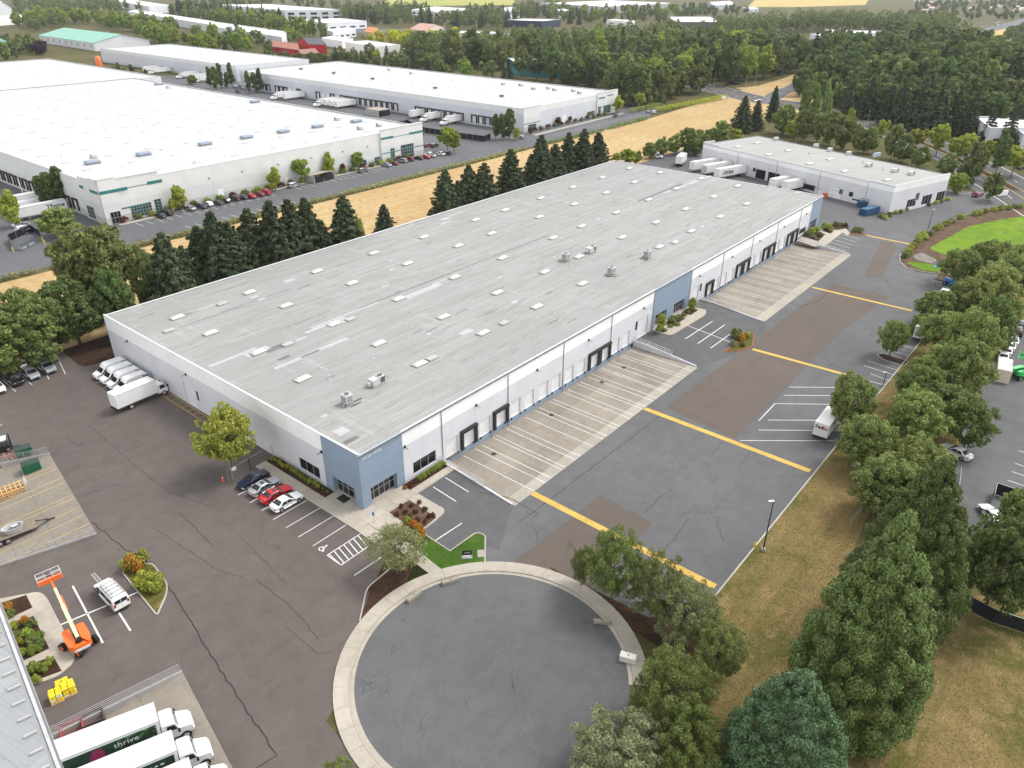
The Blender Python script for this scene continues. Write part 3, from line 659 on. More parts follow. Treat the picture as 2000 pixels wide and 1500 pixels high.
W_SMALL = banded('small warehouse paint', (.78, .78, .77), (.6, .595, .62), 6.2)
W_LEFT = banded('left block paint', (.7, .7, .7), (.6, .6, .6), 5)
GLASS = glass_dark('dark glass'); GLASS_T = glass_dark('teal glass', (.02, .06, .055), .08)
ALU = plain('aluminium frame', (.5, .5, .5), .45, .06, 4, .04, metal=.4)
DARK = plain('dark void', (.012, .012, .014), .9, .1, 1)
RUBBER = plain('black rubber', (.02, .02, .021), .85, .2, 3, .15)
SEAL = plain('dock seal vinyl', (.028, .027, .028), .75, .25, 2, .15)
DOOR = plain('dock door steel', (.7, .69, .69), .6, .05, 1.5, .03)
DOOR_W = plain('white door steel', (.76, .76, .75), .6, .05, 1.5, .03)
FLASH = plain('grey flashing', (.16, .165, .175), .6, .15, 2, .08)
WHITEM = plain('white coping', (.562, .562, .554), .6, .05, 1, .03)
TEAL = plain('teal stripe paint', (.03, .16, .16), .6, .08, 1)
STEEL = plain('hvac steel', (.5, .5, .49), .5, .14, 2.5, .08, metal=.25)
STEEL_D = plain('hvac coil', (.09, .09, .09), .6, .25, 6, .2)
LOUV = plain('blue grey louvre steel', (.33, .38, .46), .5, .12, 3, .08, metal=.2)
def roofmat(name, a, b, dark, stain=.4, rot=0.0, row=.95, width=11):
    t = NT(name); co = t.coord(False)
    mp = t.n('ShaderNodeMapping'); mp.inputs['Rotation'].default_value = (0, 0, rot); t.l(co, mp.inputs[0])
    br = t.n('ShaderNodeTexBrick'); br.offset = .37; br.inputs['Scale'].default_value = 1.0; br.inputs['Brick Width'].default_value = width; br.inputs['Row Height'].default_value = row
    br.inputs['Mortar Size'].default_value = .02; br.inputs['Mortar Smooth'].default_value = .6; br.inputs['Color1'].default_value = (*a, 1); br.inputs['Color2'].default_value = (*b, 1); br.inputs['Mortar'].default_value = (*dark, 1)
    t.l(mp.outputs[0], br.inputs['Vector'])
    st = t.n('ShaderNodeMapping'); st.inputs['Scale'].default_value = (.09, 1.1, 1); t.l(mp.outputs[0], st.inputs[0])
    c = t.mix(t.mr(t.noise(st.outputs[0], 1, 6, .7), .52, .74, 0, stain, True), br.outputs['Color'], dark)
    st3 = t.n('ShaderNodeMapping'); st3.inputs['Scale'].default_value = (.28, 4.5, 1); t.l(mp.outputs[0], st3.inputs[0])
    c = t.mix(t.mul(t.mr(t.noise(st3.outputs[0], 1, 5, .75), .5, .68, 0, stain*1.2, True), t.mr(t.noise(co, .07, 3), .35, .6, .25, 1)), c, tuple(x*.85 for x in dark))
    c = t.mix(t.mr(t.noise(co, .04, 5, .6), .45, .65, 0, .35, True), c, tuple(x*.78 for x in a))
    c = t.mix(t.mr(t.noise(mp.outputs[0], .55, 6, .75, .5), .62, .76, 0, stain*.9, True), c, tuple(x*.9 for x in dark))
    st2 = t.n('ShaderNodeMapping'); st2.inputs['Scale'].default_value = (.5, .06, 1); t.l(mp.outputs[0], st2.inputs[0])
    c = t.mix(t.mr(t.noise(st2.outputs[0], 1, 4, .6), .58, .7, 0, .3, True), c, tuple(min(.75, x*1.25) for x in a))
    c = t.val(t.mr(t.noise(co, 6, 3, .7), .25, .75, .93, 1.07), c)
    t.col(c); t.bump(t.noise(co, 9, 2), .12, .01); MATS[name] = t.done(.88); return MATS[name]
ROOF = roofmat('rolled roofing', (.316, .314, .304), (.270, .268, .256), (.147, .142, .128), .55)
ROOF_S = roofmat('rolled roofing far', (.353, .348, .331), (.319, .314, .301), (.216, .211, .197), .35, R(17))
ROOF_L = roofmat('metal roofing', (.315, .322, .326), (.280, .287, .294), (.175, .175, .175), .5, R(80), 6, 12)
ROOF_W = roofmat('white membrane', (.480, .484, .488), (.460, .464, .472), (.376, .380, .384), .2, 0, 3, 30)
HATCHM = plain('grey smoke hatch', (.38, .38, .385), .6, .15, 1)
ROOF_PATCH = plain('roof patch', (.389, .389, .385), .8, .08, .8, .05)
ROOF_SEAM = plain('roof seam', (.286, .286, .279), .85, .1, .8, .1)
ROOF_PATCH_D = plain('roof patch grey', (.149, .146, .140), .85, .2, .8, .1)
DOME = plain('acrylic dome', (.551, .551, .528), .35, .08, 1.5, .05)
CURB = plain('skylight curb', (.3, .29, .26), .8, .2, 2, .1)

class Wall:                                # one straight wall: s along it, z up, outward normal n
    def __init__(s, t, a, b, n=None):
        s.t = t; s.a = Vector((a[0], a[1], 0)); d = Vector((b[0]-a[0], b[1]-a[1], 0)); s.L = d.length; s.d = d.normalized(); s.n = Vector(n) if n else Vector((s.d.y, -s.d.x, 0))
    def P(s, u, z, o=0.0): q = s.a+s.d*u+s.n*o; return (q.x, q.y, z)
    def panel(s, u0, u1, z0, z1, mat, holes=(), name='wall_panel', depth=.27, gap=.012, o=0.0):
        u0 += gap; u1 -= gap
        us = sorted({u0, u1, *[min(max(h[k], u0), u1) for h in holes for k in (0, 1)]}); zs = sorted({z0, z1, *[min(max(h[k], z0), z1) for h in holes for k in (2, 3)]})
        m = MB(); inside = lambda u, z: any(h[0] < u < h[1] and h[2] < z < h[3] for h in holes)
        for i in range(len(us)-1):
            for j in range(len(zs)-1):
                if not inside((us[i]+us[i+1])/2, (zs[j]+zs[j+1])/2):
                    m.add([s.P(us[i], zs[j], o), s.P(us[i+1], zs[j], o), s.P(us[i+1], zs[j+1], o), s.P(us[i], zs[j+1], o)], [(0, 1, 2, 3)])
        for h in holes:
            d = h[4] if len(h) > 4 else depth; a, b, c, e = h[:4]
            for (p, q) in (((a, c), (a, e)), ((a, e), (b, e)), ((b, e), (b, c)), ((b, c), (a, c))):
                m.add([s.P(*p, o), s.P(*q, o), s.P(*q, o-d), s.P(*p, o-d)], [(0, 1, 2, 3)])
        for (p, q) in (((u0, z0), (u0, z1)), ((u1, z1), (u1, z0)), ((u0, z1), (u1, z1))):
            m.add([s.P(*p, o), s.P(*q, o), s.P(*q, o-.25), s.P(*p, o-.25)], [(3, 2, 1, 0)])
        return m.build(name, mat, s.t)
    def box(s, m, u0, u1, z0, z1, o0, o1, mi=0):
        ps = [s.P(u, z, o) for o in (o0, o1) for z in (z0, z1) for u in (u0, u1)]
        m.add(ps, [(0,1,3,2),(6,7,5,4),(0,4,5,1),(1,5,7,3),(3,7,6,2),(2,6,4,0)], mi); return m
    def part(s, name, mat, u0, u1, z0, z1, o0, o1, parent=None): return s.box(MB(), u0, u1, z0, z1, o0, o1).build(name, mat, parent or s.t, fix=True)
    def door(s, u0, u1, z0, z1, o=-.2, n=6, mat=None, parent=None, name='dock_door'):
        m = MB(); h = (z1-z0)/n
        for k in range(n): s.box(m, u0, u1, z0+k*h+.012, z0+(k+1)*h-.012, o-.05, o)
        s.box(m, u0, u1, z0, z1, o-.07, o-.03)
        return m.build(name, mat or DOOR, parent or s.t, fix=True)
    def window(s, u0, u1, z0, z1, nu, nz, o=-.12, name='window', glass=None, fw=.07):
        m = MB(); 
        for i in range(nu+1):
            c = u0+(u1-u0)*i/nu; c = min(max(c, u0+fw/2), u1-fw/2); s.box(m, c-fw/2, c+fw/2, z0, z1, o-.05, o+.03)
        for j in range(nz+1):
            c = z0+(z1-z0)*j/nz; c = min(max(c, z0+fw/2), z1-fw/2); s.box(m, u0+.004, u1-.004, c-fw/2, c+fw/2, o-.046, o+.026)
        w = m.build(name, ALU, s.t, fix=True)
        for i in range(nu):
            for j in range(nz):
                a, b, c, d = u0+(u1-u0)*i/nu, u0+(u1-u0)*(i+1)/nu, z0+(z1-z0)*j/nz, z0+(z1-z0)*(j+1)/nz
                MB().add([s.P(a, c, o-.02), s.P(b, c, o-.02), s.P(b, d, o-.02), s.P(a, d, o-.02)], [(0, 1, 2, 3)]).build('pane', glass or GLASS, w)
        return w
    def seal(s, u0, u1, z0, z1, pr=.42, parent=None):
        m = MB(); w = .48
        s.box(m, u0, u0+w, z0, z1-w, .01, pr); s.box(m, u1-w, u1, z0, z1-w, .01, pr); s.box(m, u0, u1, z1-w+.01, z1, .01, pr+.1)
        return m.build('dock_seal', SEAL, parent or s.t, fix=True)
    def bumpers(s, u0, u1, z=-.3):
        for c in (u0+.12, u1-.12): s.part('bumper', RUBBER, c-.13, c+.13, z, z+.32, .005, .16)
    def lamp(s, u, z):
        m = MB(); s.box(m, u-.16, u+.16, z-.2, z+.2, .002, .14); m.bar(s.P(u, z, .1), s.P(u, z-.05, .75), .07)
        l_ = m.build('wall_lamp', RUBBER, s.t); s.box(MB(), u-.13, u+.13, z-.12, z-.02, .5, .95).build('lamp_head', ALU, l_, fix=True); return l_

# ------------------------------------------------------------------ the long grey-roofed warehouse
LX, WY, HT = 175.5, 72.27, 9.0
wh = thing('warehouse', 'long grey-roofed warehouse with blue corner entrance and rows of truck docks', 'warehouse')
wf = Wall(wh, (0, 0), (LX, 0)); ww = Wall(wh, (0, WY), (0, 0)); wb = Wall(wh, (LX, WY), (0, WY)); we_ = Wall(wh, (LX, 0), (LX, WY))
J = [0, 7.85, 15.7, 23.42, 31.2, 38.9, 46.6, 54.45, 62.15, 70.2, 78.2, 86.2, 94.15, 102.1, 110.1, 118.3, 126.6, 134.5, 142.5, 150.6, 158.8, 167.0, 175.5]
SEALED = {(2, 1), (3, 1), (7, 0), (7, 1), (13, 0), (15, 0), (15, 1), (17, 0), (17, 1), (19, 0), (19, 1)}
DOCKS = list(range(2, 9))+list(range(13, 20))
for k in range(len(J)-1):
    a, b = J[k], J[k+1]; w = b-a; holes = []; docks = []
    if k in DOCKS:
        for j in range(2):
            u0 = a+.75+j*(w*.5-.25)+(.0 if j == 0 else .1); u1 = u0+2.6
            docks.append((j, u0, u1)); holes.append((u0, u1, 0.02, 3.05))
    if k == 1: holes.append((9.6, 14.3, .75, 2.75))
    if k == 0: holes.append((1.55, 6.4, .14, 2.85, .8))
    if k == 9: holes += [(72.6, 76.4, .03, 4.15), (71.35, 72.25, 2.15, 4.15)]
    if k == 10: holes.append((79.5, 84.3, .14, 2.85, .6))
    if k == 11: holes.append((87.4, 92.4, .14, 2.85, .6))
    if k == 12: holes += [(95.6, 98.9, .03, 4.1), (99.25, 100.3, 2.1, 4.05)]
    if k == 20: holes.append((160.2, 165.3, .7, 2.3))
    if k == 21: holes.append((168.1, 173.5, .14, 2.85, .5))
    z0 = DROP-.1 if k in DOCKS else -.4
    wf.panel(a, b, z0, HT, W_BLUE if k in (0, 10, 11, 21) else W_MAIN, holes)
    for (j, u0, u1) in docks:
        sl = (k, j) in SEALED
        wf.door(u0, u1, 0.02, 3.05, parent=None, mat=DOOR_W if sl else DOOR)
        wf.bumpers(u0, u1)
        if sl: wf.seal(u0-.55, u1+.55, -.1, 3.35)
        elif rnd.random() < .25:
            m = MB(); wf.box(m, u0+.2, u1-.2, -.32, -.02, .006, .14); wf.box(m, u0+.35, u1-.35, -.02, .1, .04, .3); m.build('dock_leveler', plain('rusty dock steel', (.2, .15, .11), .8, .3, 2, .2), wh, fix=True)
    if k == 1: wf.window(9.6, 14.3, .75, 2.75, 3, 1)
    if k == 20: wf.window(160.2, 165.3, .7, 2.3, 3, 1)
    if k in (0, 10, 11, 21):
        h = holes[0]; wf.window(h[0], h[1], .14, 2.85, 5, 2, -h[4]+.1)
        wf.box(MB(), h[0], h[1], -.02, .145, -h[4], -.005).build('entry_slab', CON, wh, fix=True)
    if k == 9: wf.door(72.6, 76.4, .03, 4.15, n=7, name='drive_in_door'); wf.part('window', GLASS, 71.35, 72.25, 2.15, 4.15, -.16, -.12)
    if k == 12: wf.door(95.6, 98.9, .03, 4.1, n=7, name='drive_in_door'); wf.part('window', GLASS, 99.25, 100.3, 2.1, 4.05, -.16, -.12)
for u in (8.2, 23.4, 38.9, 54.4, 74.0, 98.2, 115, 131, 147, 163): wf.lamp(u, 6.35)
for u in (15.7, 31.2, 46.6, 62.15, 78.1, 94.3, 110.1, 126.6, 142.5, 158.8):
    MB().tube(wf.P(u, DROP if 16 < u < 70 or 103 < u < 158 else 0, .07), wf.P(u, 8.85, .07), .055, n=8).build('downpipe', FLASH, wh)
m = MB(); wf.box(m, 0, LX, 8.72, 8.9, .005, .16); m.build('gutter', FLASH, wh, fix=True)
m = MB(); wf.box(m, -.02, LX+.02, 8.94, 9.02, -.1, .07); m.build('eave_flashing', STEEL, wh, fix=True)
JW = [0, 8.03, 16.06, 24.09, 32.12, 40.15, 48.18, 56.21, 64.24, WY]     # from the blue corner
for k in range(9):
    u0, u1 = WY-JW[k+1], WY-JW[k]; holes = []
    if k == 0: holes.append((WY-6.35, WY-1.6, .14, 2.85, .8))
    if k == 1: holes.append((WY-14.2, WY-9.4, .75, 2.75))
    if k == 5: holes += [(WY-46.2, WY-42.7, .02, 4.1), (WY-42.2, WY-41.45, 1.9, 3.85)]
    ww.panel(u0, u1, -.4, HT+.12, W_BLUE if k == 0 else W_MAIN_W, holes)
ww.window(WY-6.35, WY-1.6, .14, 2.85, 4, 2, -.72); ww.box(MB(), WY-6.35, WY-1.6, -.02, .145, -.8, -.005).build('entry_slab', CON, wh, fix=True)
ww.part('door_mat', RUBBER, WY-4.9, WY-3.2, .146, .165, -.4, .9)
ww.window(WY-14.2, WY-9.4, .75, 2.75, 3, 1)
ww.door(WY-46.2, WY-42.7, .02, 4.1, n=7, name='drive_in_door'); ww.part('window', GLASS, WY-42.2, WY-41.45, 1.9, 3.85, -.16, -.12)
for y in (8.15, 44.2, 64.3): ww.lamp(WY-y, 6.2)
m = MB(); ww.box(m, 0, WY, HT+.12, HT+.2, -.3, .04); m.build('coping', WHITEM, wh, fix=True)
for k in range(22): wb.panel(LX-J[k+1], LX-J[k], -.4, HT, W_MAIN_W)
for k in range(9): we_.panel(JW[k], JW[k+1], -.4, HT, W_MAIN_W)
m = MB(); wb.box(m, 0, LX, 8.93, 9.05, -.35, .06); we_.box(m, 0, WY, 8.935, 9.055, -.35, .065); m.build('eave_flashing', WHITEM, wh, fix=True)
def zroof(y): return 8.86+.16*(1-abs(y-36)/36.3)
rf = MB().add([(.38, .02, zroof(0)), (LX-.3, .02, zroof(0)), (LX-.3, 36, zroof(36)), (.38, 36, zroof(36)), (LX-.3, WY-.3, zroof(WY)), (.38, WY-.3, zroof(WY))], [(0, 1, 2, 3), (3, 2, 4, 5)]).build('roof', ROOF, wh)
def skylight(x, y, parent, zr, L=2.5, W=1.3, rz=0.0, kind=0):
    m = MB(); l, w = L/2, W/2; m.box(-l-.08, l+.08, -w-.08, w+.08, -.15, .22, 1)
    if kind == 0: m.add([(-l,-w,.22),(l,-w,.22),(l,w,.22),(-l,w,.22),(-l+.38,-.2,.5),(l-.38,-.2,.5),(l-.38,.2,.5),(-l+.38,.2,.5)], [(0,1,5,4),(1,2,6,5),(2,3,7,6),(3,0,4,7),(4,5,6,7)])
    else: m.box(-l, l, -w, w, .221, .27)
    if (kind, L, W) not in SKY: SKY[kind, L, W] = m.mesh('skylight' if kind == 0 else 'roof_hatch', [DOME if kind == 0 else LOUV if kind == 2 else HATCHM if kind == 3 else ROOF_PATCH, CURB if kind != 3 else WHITEM])
    o = bpy.data.objects.new('skylight' if kind == 0 else 'roof_hatch', SKY[kind, L, W]); link(o, parent); o.location = (x, y, zr); o.rotation_euler = (0, 0, rz); return o
SKY = {}
def zz(ox, oy, s, pts): return [(ox+a/s, oy+b/s) for a, b in pts]
SK = zz(500, 300, 4, [(1310,645),(1580,715),(1715,512),(1840,620),(1945,435),(920,770),(1185,853),(475,912),(750,1005),(235,1180),(1115,1130),(1550,962),(1925,812),(1885,1080),(1465,1268),(610,1325),(1775,1390),(960,1475)])
SK += zz(1000, 300, 4, [(915,110),(1155,145),(705,182),(955,220),(475,258),(735,302),(225,343),(485,392),(215,490),(1475,192),(1280,272),(1065,358),(815,458),(545,565),(320,655),(1760,250),(1575,333),(1830,388),(1355,430),(1625,488),(1125,533),(1400,600),(860,650),(1150,722),(520,800),(255,918),(550,1008),(195,1187)])
SK += zz(0, 300, 4, [(1385,1270),(1645,1393),(1950,1075)])+zz(500, 650, 4, [(365,350),(1280,232),(20,145)])
for p in SK: x, y = g(*p, z=9.25); skylight(x, y, rf, zroof(y))
for p in zz(0, 300, 4, [(1735, 1168), (1320, 1378)])+zz(500, 650, 4, [(250, 88), (1375, 193)])+zz(500, 300, 4, [(740, 1292), (1940, 1318)]): x, y = g(*p, z=9.15); skylight(x, y, rf, zroof(y), 1.9, 1.1, 0, 1)
x, y = g(1318, 472, z=9.2); skylight(x, y, rf, zroof(y), 1.9, 1.2, 0, 0)
# white and grey repair patches in the membrane, ridge strip
def rpatch(x0, x1, y0, y1, m=ROOF_PATCH): MB().add([(x0,y0,zroof(y0)+.012),(x1,y0,zroof(y0)+.012),(x1,y1,zroof(y1)+.012),(x0,y1,zroof(y1)+.012)], [(0,1,2,3)]).build('membrane_patch', m, rf)
def rp(px, dx, dy, m=ROOF_PATCH): x, y = g(*px, z=8.98); rpatch(x, x+dx, y, y+dy, m)
for px, dx, dy, m in [((600, 652), 9, .9, ROOF_PATCH), ((610, 642), 16, .6, ROOF_PATCH), ((645, 642), 4, 1.4, ROOF_PATCH), ((797, 584), 10, 1.6, ROOF_PATCH), ((845, 557), 6, .5, ROOF_PATCH), ((410, 718), 9, .8, ROOF_PATCH),
        ((540, 722), 9, .9, ROOF_PATCH), ((590, 700), 10, .9, ROOF_PATCH), ((388, 606), 6, .6, ROOF_PATCH), ((485, 698), 4.5, 1.6, ROOF_PATCH), ((665, 851), 1.9, 1.9, ROOF_PATCH), ((862, 438), 4, .8, ROOF_PATCH), ((866, 430), 3, 1.6, ROOF_PATCH), ((878, 422), 6, .6, ROOF_PATCH),
        ((1300, 378), 22, .9, ROOF_PATCH), ((1350, 360), 14, .8, ROOF_PATCH), ((560, 552), 2.5, 1.5, ROOF_PATCH), ((905, 655), 3, 1.4, ROOF_PATCH), ((1562, 378), 3, 1.8, ROOF_PATCH), ((700, 604), 60, .35, ROOF_PATCH_D), ((1250, 393), 26, .9, ROOF_PATCH_D),
        ((525, 690), 4, 1.6, ROOF_PATCH_D), ((547, 705), 2.2, .8, ROOF_PATCH_D), ((350, 640), 12, .25, ROOF_PATCH_D), ((560, 640), 10, .2, ROOF_PATCH_D), ((430, 610), 16, .2, ROOF_PATCH_D), ((630, 815), 1.0, .5, ROOF_PATCH), ((676, 868), 2.4, .9, ROOF_PATCH_D)]: rp(px, dx, dy, m)
rr = random.Random(3)
for i in range(70):
    x, y = rr.uniform(3, 170), rr.uniform(2, 70); rpatch(x, x+rr.uniform(.6, 3.5), y, y+rr.uniform(.1, .35), ROOF_PATCH_D)
for i in range(26):
    x, y = rr.uniform(3, 165), rr.uniform(2, 69); rpatch(x, x+rr.uniform(.5, 2.2), y, y+rr.uniform(.3, 1.0), ROOF_PATCH)
for x in (10.2, 22, 35, 47.5, 60.5, 73, 86, 99, 112, 125, 138, 151, 164): [rpatch(x, x+.1, a_, a_+rr.uniform(2, 6), ROOF_SEAM) for a_ in range(1, 66, 8)]
for p in [(643, 737), (729, 697), (798, 658), (699, 603), (803, 636), (917, 518), (926, 521), (1103, 445), (1118, 445), (1117, 515), (1126, 520), (1194, 335), (1078, 372), (1287, 415), (1130, 490), (1247, 513), (1486, 371), (1394, 370), (627, 715), (1320, 478)]:
    x, y = g(*p, z=9.2); z = zroof(y); MB().tube((x, y, z-.05), (x, y, z+.6), .06, n=8).tube((x, y, z+.55), (x, y, z+.72), .13, n=8).tube((x, y, z-.02), (x, y, z+.06), .22, .1, n=8).build('roof_vent', STEEL, rf)
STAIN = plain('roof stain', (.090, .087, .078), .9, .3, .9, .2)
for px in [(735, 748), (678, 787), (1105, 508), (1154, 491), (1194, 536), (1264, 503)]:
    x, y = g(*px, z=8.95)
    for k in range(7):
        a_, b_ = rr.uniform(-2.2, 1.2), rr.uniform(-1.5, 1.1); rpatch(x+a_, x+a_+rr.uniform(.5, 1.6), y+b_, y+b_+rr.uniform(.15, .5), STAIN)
# address numbers on the blue corner
def text(name, body, size, mat, parent, loc, rot, ext=.01, align='CENTER', sx=1.0, bold=0.0):
    cu = bpy.data.curves.new(name, 'FONT'); cu.body = body; cu.size = size; cu.extrude = ext; cu.align_x = align; cu.align_y = 'CENTER'; cu.resolution_u = 2; cu.offset = bold; cu.space_character = 1.05
    tmp = bpy.data.objects.new(name+'_tmp', cu); C.objects.link(tmp); dg = bpy.context.evaluated_depsgraph_get(); me = bpy.data.meshes.new_from_object(tmp.evaluated_get(dg)); bpy.data.objects.remove(tmp)
    me.name = name; me.materials.clear(); me.materials.append(mat); o = bpy.data.objects.new(name, me); link(o, parent); o.location = loc; o.rotation_euler = rot; o.scale = (sx, 1, 1); return o
WSIGN = plain('white sign paint', (.78, .78, .76), .6, .04, 2)
text('address_number', '14125-14145', .62, WSIGN, wh, (2.3, -.015, 8.15), (R(90), 0, 0), .008)

# rooftop units of the long warehouse
def hvac_pack(name, label, px, z, kind, rz=0.0, group=None):
    x, y = px if isinstance(px, tuple) and len(px) == 2 and kind[0] == '@' else g(*px, z=z+.8)
    t = thing(name, label, 'rooftop unit', (x, y, z), rz, group); k = kind[-1]
    if k == 'A':      # packaged unit with a round fan on one half
        MB().box(-1.3, 1.3, -.75, .75, -.05, .28).build('curb', CURB, t); MB().box(-1.2, .2, -.68, .68, .3, 1.25).box(.22, 1.2, -.68, .68, .3, 1.4).build('casing', STEEL, t)
        MB().box(1.201, 1.23, -.6, .6, .4, 1.3).box(.32, 1.15, -.71, -.685, .4, 1.3).build('coil_grille', STEEL_D, t); MB().tube((.7, 0, 1.4), (.7, 0, 1.46), .42, n=20).build('fan', STEEL_D, t)
        MB().box(-1.22, -.5, -.72, -.69, .5, 1.1).box(-1.7, -1.22, -.3, .3, .35, .9).build('duct', STEEL, t)
    elif k == 'B':    # tall cooler on a stand with a round fan on top
        MB().box(-.8, .8, -.8, .8, -.05, .18).build('curb', CURB, t); b = MB()
        for sx in (-1, 1):
            for sy in (-1, 1): b.bar((sx*.62, sy*.62, .1), (sx*.62, sy*.62, .5), .09)
        b.build('stand', STEEL_D, t); MB().box(-.66, .66, -.66, .66, .45, 1.75).build('casing', STEEL, t)
        MB().box(-.69, -.665, -.5, .5, .6, 1.6).box(-.5, .5, -.69, -.665, .6, 1.6).build('coil_grille', plain('hvac louvre', (.27, .27, .27), .6, .25, 6, .2), t)
        MB().tube((0, 0, 1.75), (0, 0, 1.88), .5, n=20).build('fan_ring', STEEL, t); MB().tube((0, 0, 1.86), (0, 0, 1.9), .4, n=20).build('fan', STEEL_D, t)
        MB().tube((-.9, -.2, .1), (-.66, -.2, .8), .06).tube((.66, .3, .7), (1.1, .3, .05), .08).build('pipe', STEEL, t)
    elif k == 'C':    # low package unit with dark coil end
        MB().box(-1.15, 1.15, -.7, .7, -.05, .3).build('curb', CURB, t); MB().box(-1.1, .45, -.65, .65, .32, 1.2).build('casing', STEEL, t); MB().box(.47, 1.1, -.62, .62, .34, 1.15).build('coil_grille', STEEL_D, t)
        MB().tube((.78, 0, 1.15), (.78, 0, 1.2), .27, n=16).build('fan', STEEL, t)
    elif k == 'D':    # blue-grey louvred smoke vent
        t.scale = (1.2, 1.2, 1.2); MB().box(-1.7, 1.7, -1.1, 1.1, -.05, .35).build('curb', CURB, t)
        b = MB(); b.box(-1.9, 1.9, -1.25, 1.25, .5, .62)
        for i in range(4): b.box(-1.75, 1.75, -1.1+i*.58, -.72+i*.58, .62, .95)
        b.build('louvre', LOUV, t); MB().box(-1.5, 1.5, -.95, .95, .3, .52).build('neck', STEEL_D, t)
    return t
hvac_pack('rooftop_unit', 'squat packaged rooftop unit with round fan near the blue corner of the grey roof', (735, 742), zroof(12), 'A')
hvac_pack('rooftop_unit', 'tall square rooftop cooler standing nearest the blue corner of the grey roof', (678, 781), zroof(9), 'B')
hvac_pack('rooftop_unit', 'tall rooftop cooler left of the four units in the middle of the grey roof', (1105, 503), zroof(30), 'B')
hvac_pack('rooftop_unit', 'sideways rooftop cooler farthest back of the four units in the middle', (1154, 486), zroof(30), 'A')
hvac_pack('rooftop_unit', 'tall rooftop cooler nearest the eave behind the middle blue bay', (1194, 530), zroof(13), 'B')
hvac_pack('rooftop_unit', 'tall rooftop cooler farthest right of the four in the middle of the grey roof', (1264, 497), zroof(13), 'B')

# ------------------------------------------------------------------ small grey-roofed warehouse
sa, sb = Vector((205.0, -12.0)), Vector((228.5, 65.0)); sd_ = (sb-sa).normalized(); sn_ = Vector((sd_.y, -sd_.x)); SW, SH = 31.5, 7.7
sc_, sdd = sa+sn_*SW, sb+sn_*SW
sm = thing('warehouse', 'smaller grey-roofed warehouse with open dock doors beyond the long one', 'warehouse')
s1 = Wall(sm, sb, sa); s2 = Wall(sm, sa, sc_); s3 = Wall(sm, sc_, sdd); s4 = Wall(sm, sdd, sb)
zt = lambda w: w
L1s = s1.L; n1 = 9; pw = L1s/n1
def s1u(px): 
    d = ray(*px); a = s1.a; k = s1.n; t_ = ((a.x-CAM[0])*k.x+(a.y-CAM[1])*k.y)/(d[0]*k.x+d[1]*k.y); q = CAM+d*t_; return (Vector((q[0], q[1], 0))-a).dot(s1.d), float(q[2])
def s2u(px):
    d = ray(*px); a = s2.a; k = s2.n; t_ = ((a.x-CAM[0])*k.x+(a.y-CAM[1])*k.y)/(d[0]*k.x+d[1]*k.y); q = CAM+d*t_; return (Vector((q[0], q[1], 0))-a).dot(s2.d), float(q[2])
def rect(fn, p, q, zlo=None):
    a, b = fn(p), fn(q); u0, u1 = sorted((a[0], b[0])); z0, z1 = sorted((a[1], b[1])); return (u0, u1, z0 if zlo is None else zlo, z1)
H1 = [(rect(s1u, (1476, 329), (1493, 352), 0), 'open'), (rect(s1u, (1501, 335), (1520, 360), 0), 'open'), (rect(s1u, (1533, 350), (1546, 362), 0.6), 'dock'), (rect(s1u, (1550, 353), (1568, 366), .6), 'dock'), (rect(s1u, (1572, 360), (1588, 374), .6), 'dockseal'),
      (rect(s1u, (1591, 363), (1606, 380), 0), 'door'), (rect(s1u, (1619, 364), (1640, 393), 0), 'door'), (rect(s1u, (1640, 369), (1645, 380)), 'win'), (rect(s1u, (1659, 374), (1665, 385)), 'win'), (rect(s1u, (1664, 387), (1685, 396)), 'win3'),
      (rect(s1u, (1385, 312), (1395, 325), 0), 'door'), (rect(s1u, (1402, 316), (1412, 330), 0), 'door'), (rect(s1u, (1418, 320), (1428, 334), 0), 'door'), (rect(s1u, (1471, 327), (1475, 336)), 'win')]
for k in range(n1):
    u0, u1 = k*pw, (k+1)*pw; hs_ = []
    for h, ty in H1:
        a, b = max(h[0], u0+.05), min(h[1], u1-.05)
        if b-a > .3: hs_.append((a, b, max(h[2], .02), h[3]))
    s1.panel(u0, u1, -1.3, SH, W_SMALL, hs_)
    MB().tube(s1.P(u1, 0, .06), s1.P(u1, SH-.3, .06), .05).build('downpipe', FLASH, sm) if k % 2 else None
for h, ty in H1:
    if ty == 'open': s1.part('open_doorway', DARK, h[0], h[1], h[2], h[3], -.3, -.2)
    elif ty in ('dock', 'dockseal'): s1.part('dock_interior', DARK, h[0], h[1], h[2], h[3], -.3, -.2); s1.seal(h[0]-.35, h[1]+.35, h[2], h[3]+.3, .35)
    elif ty == 'door': s1.door(h[0], h[1], h[2]+.02, h[3], n=5, mat=DOOR_W)
    elif ty == 'win': s1.part('window', GLASS, h[0], h[1], h[2], h[3], -.16, -.12)
    else: s1.window(*h, 3, 1)
TEALW = plain('pale teal panel', (.2, .42, .48), .5, .06, 2)
for px in (((1592, 366), (1605, 372)), ((1621, 369), (1636, 376))):
    h = rect(s1u, *px); s1.part('door_window_strip', TEALW, h[0], h[1], h[2]+.4, h[3]-.3, -.13, -.1)
for k in range(4):
    u0, u1 = k*SW/4, (k+1)*SW/4; hs_ = []
    for px in (((1773, 391), (1787, 402)), ((1803, 383), (1821, 395)), ((1831, 376), (1849, 388)), ((1790, 378), (1796, 390))):
        h = rect(s2u, *px)
        if u0 < (h[0]+h[1])/2 < u1: hs_.append((max(h[0], u0+.1), min(h[1], u1-.1), h[2], h[3]))
    s2.panel(u0, u1, -1.4, SH+.55, W_SMALL, hs_)
    for h in hs_: s2.window(*h, 3 if h[1]-h[0] > 1.5 else 1, 1)
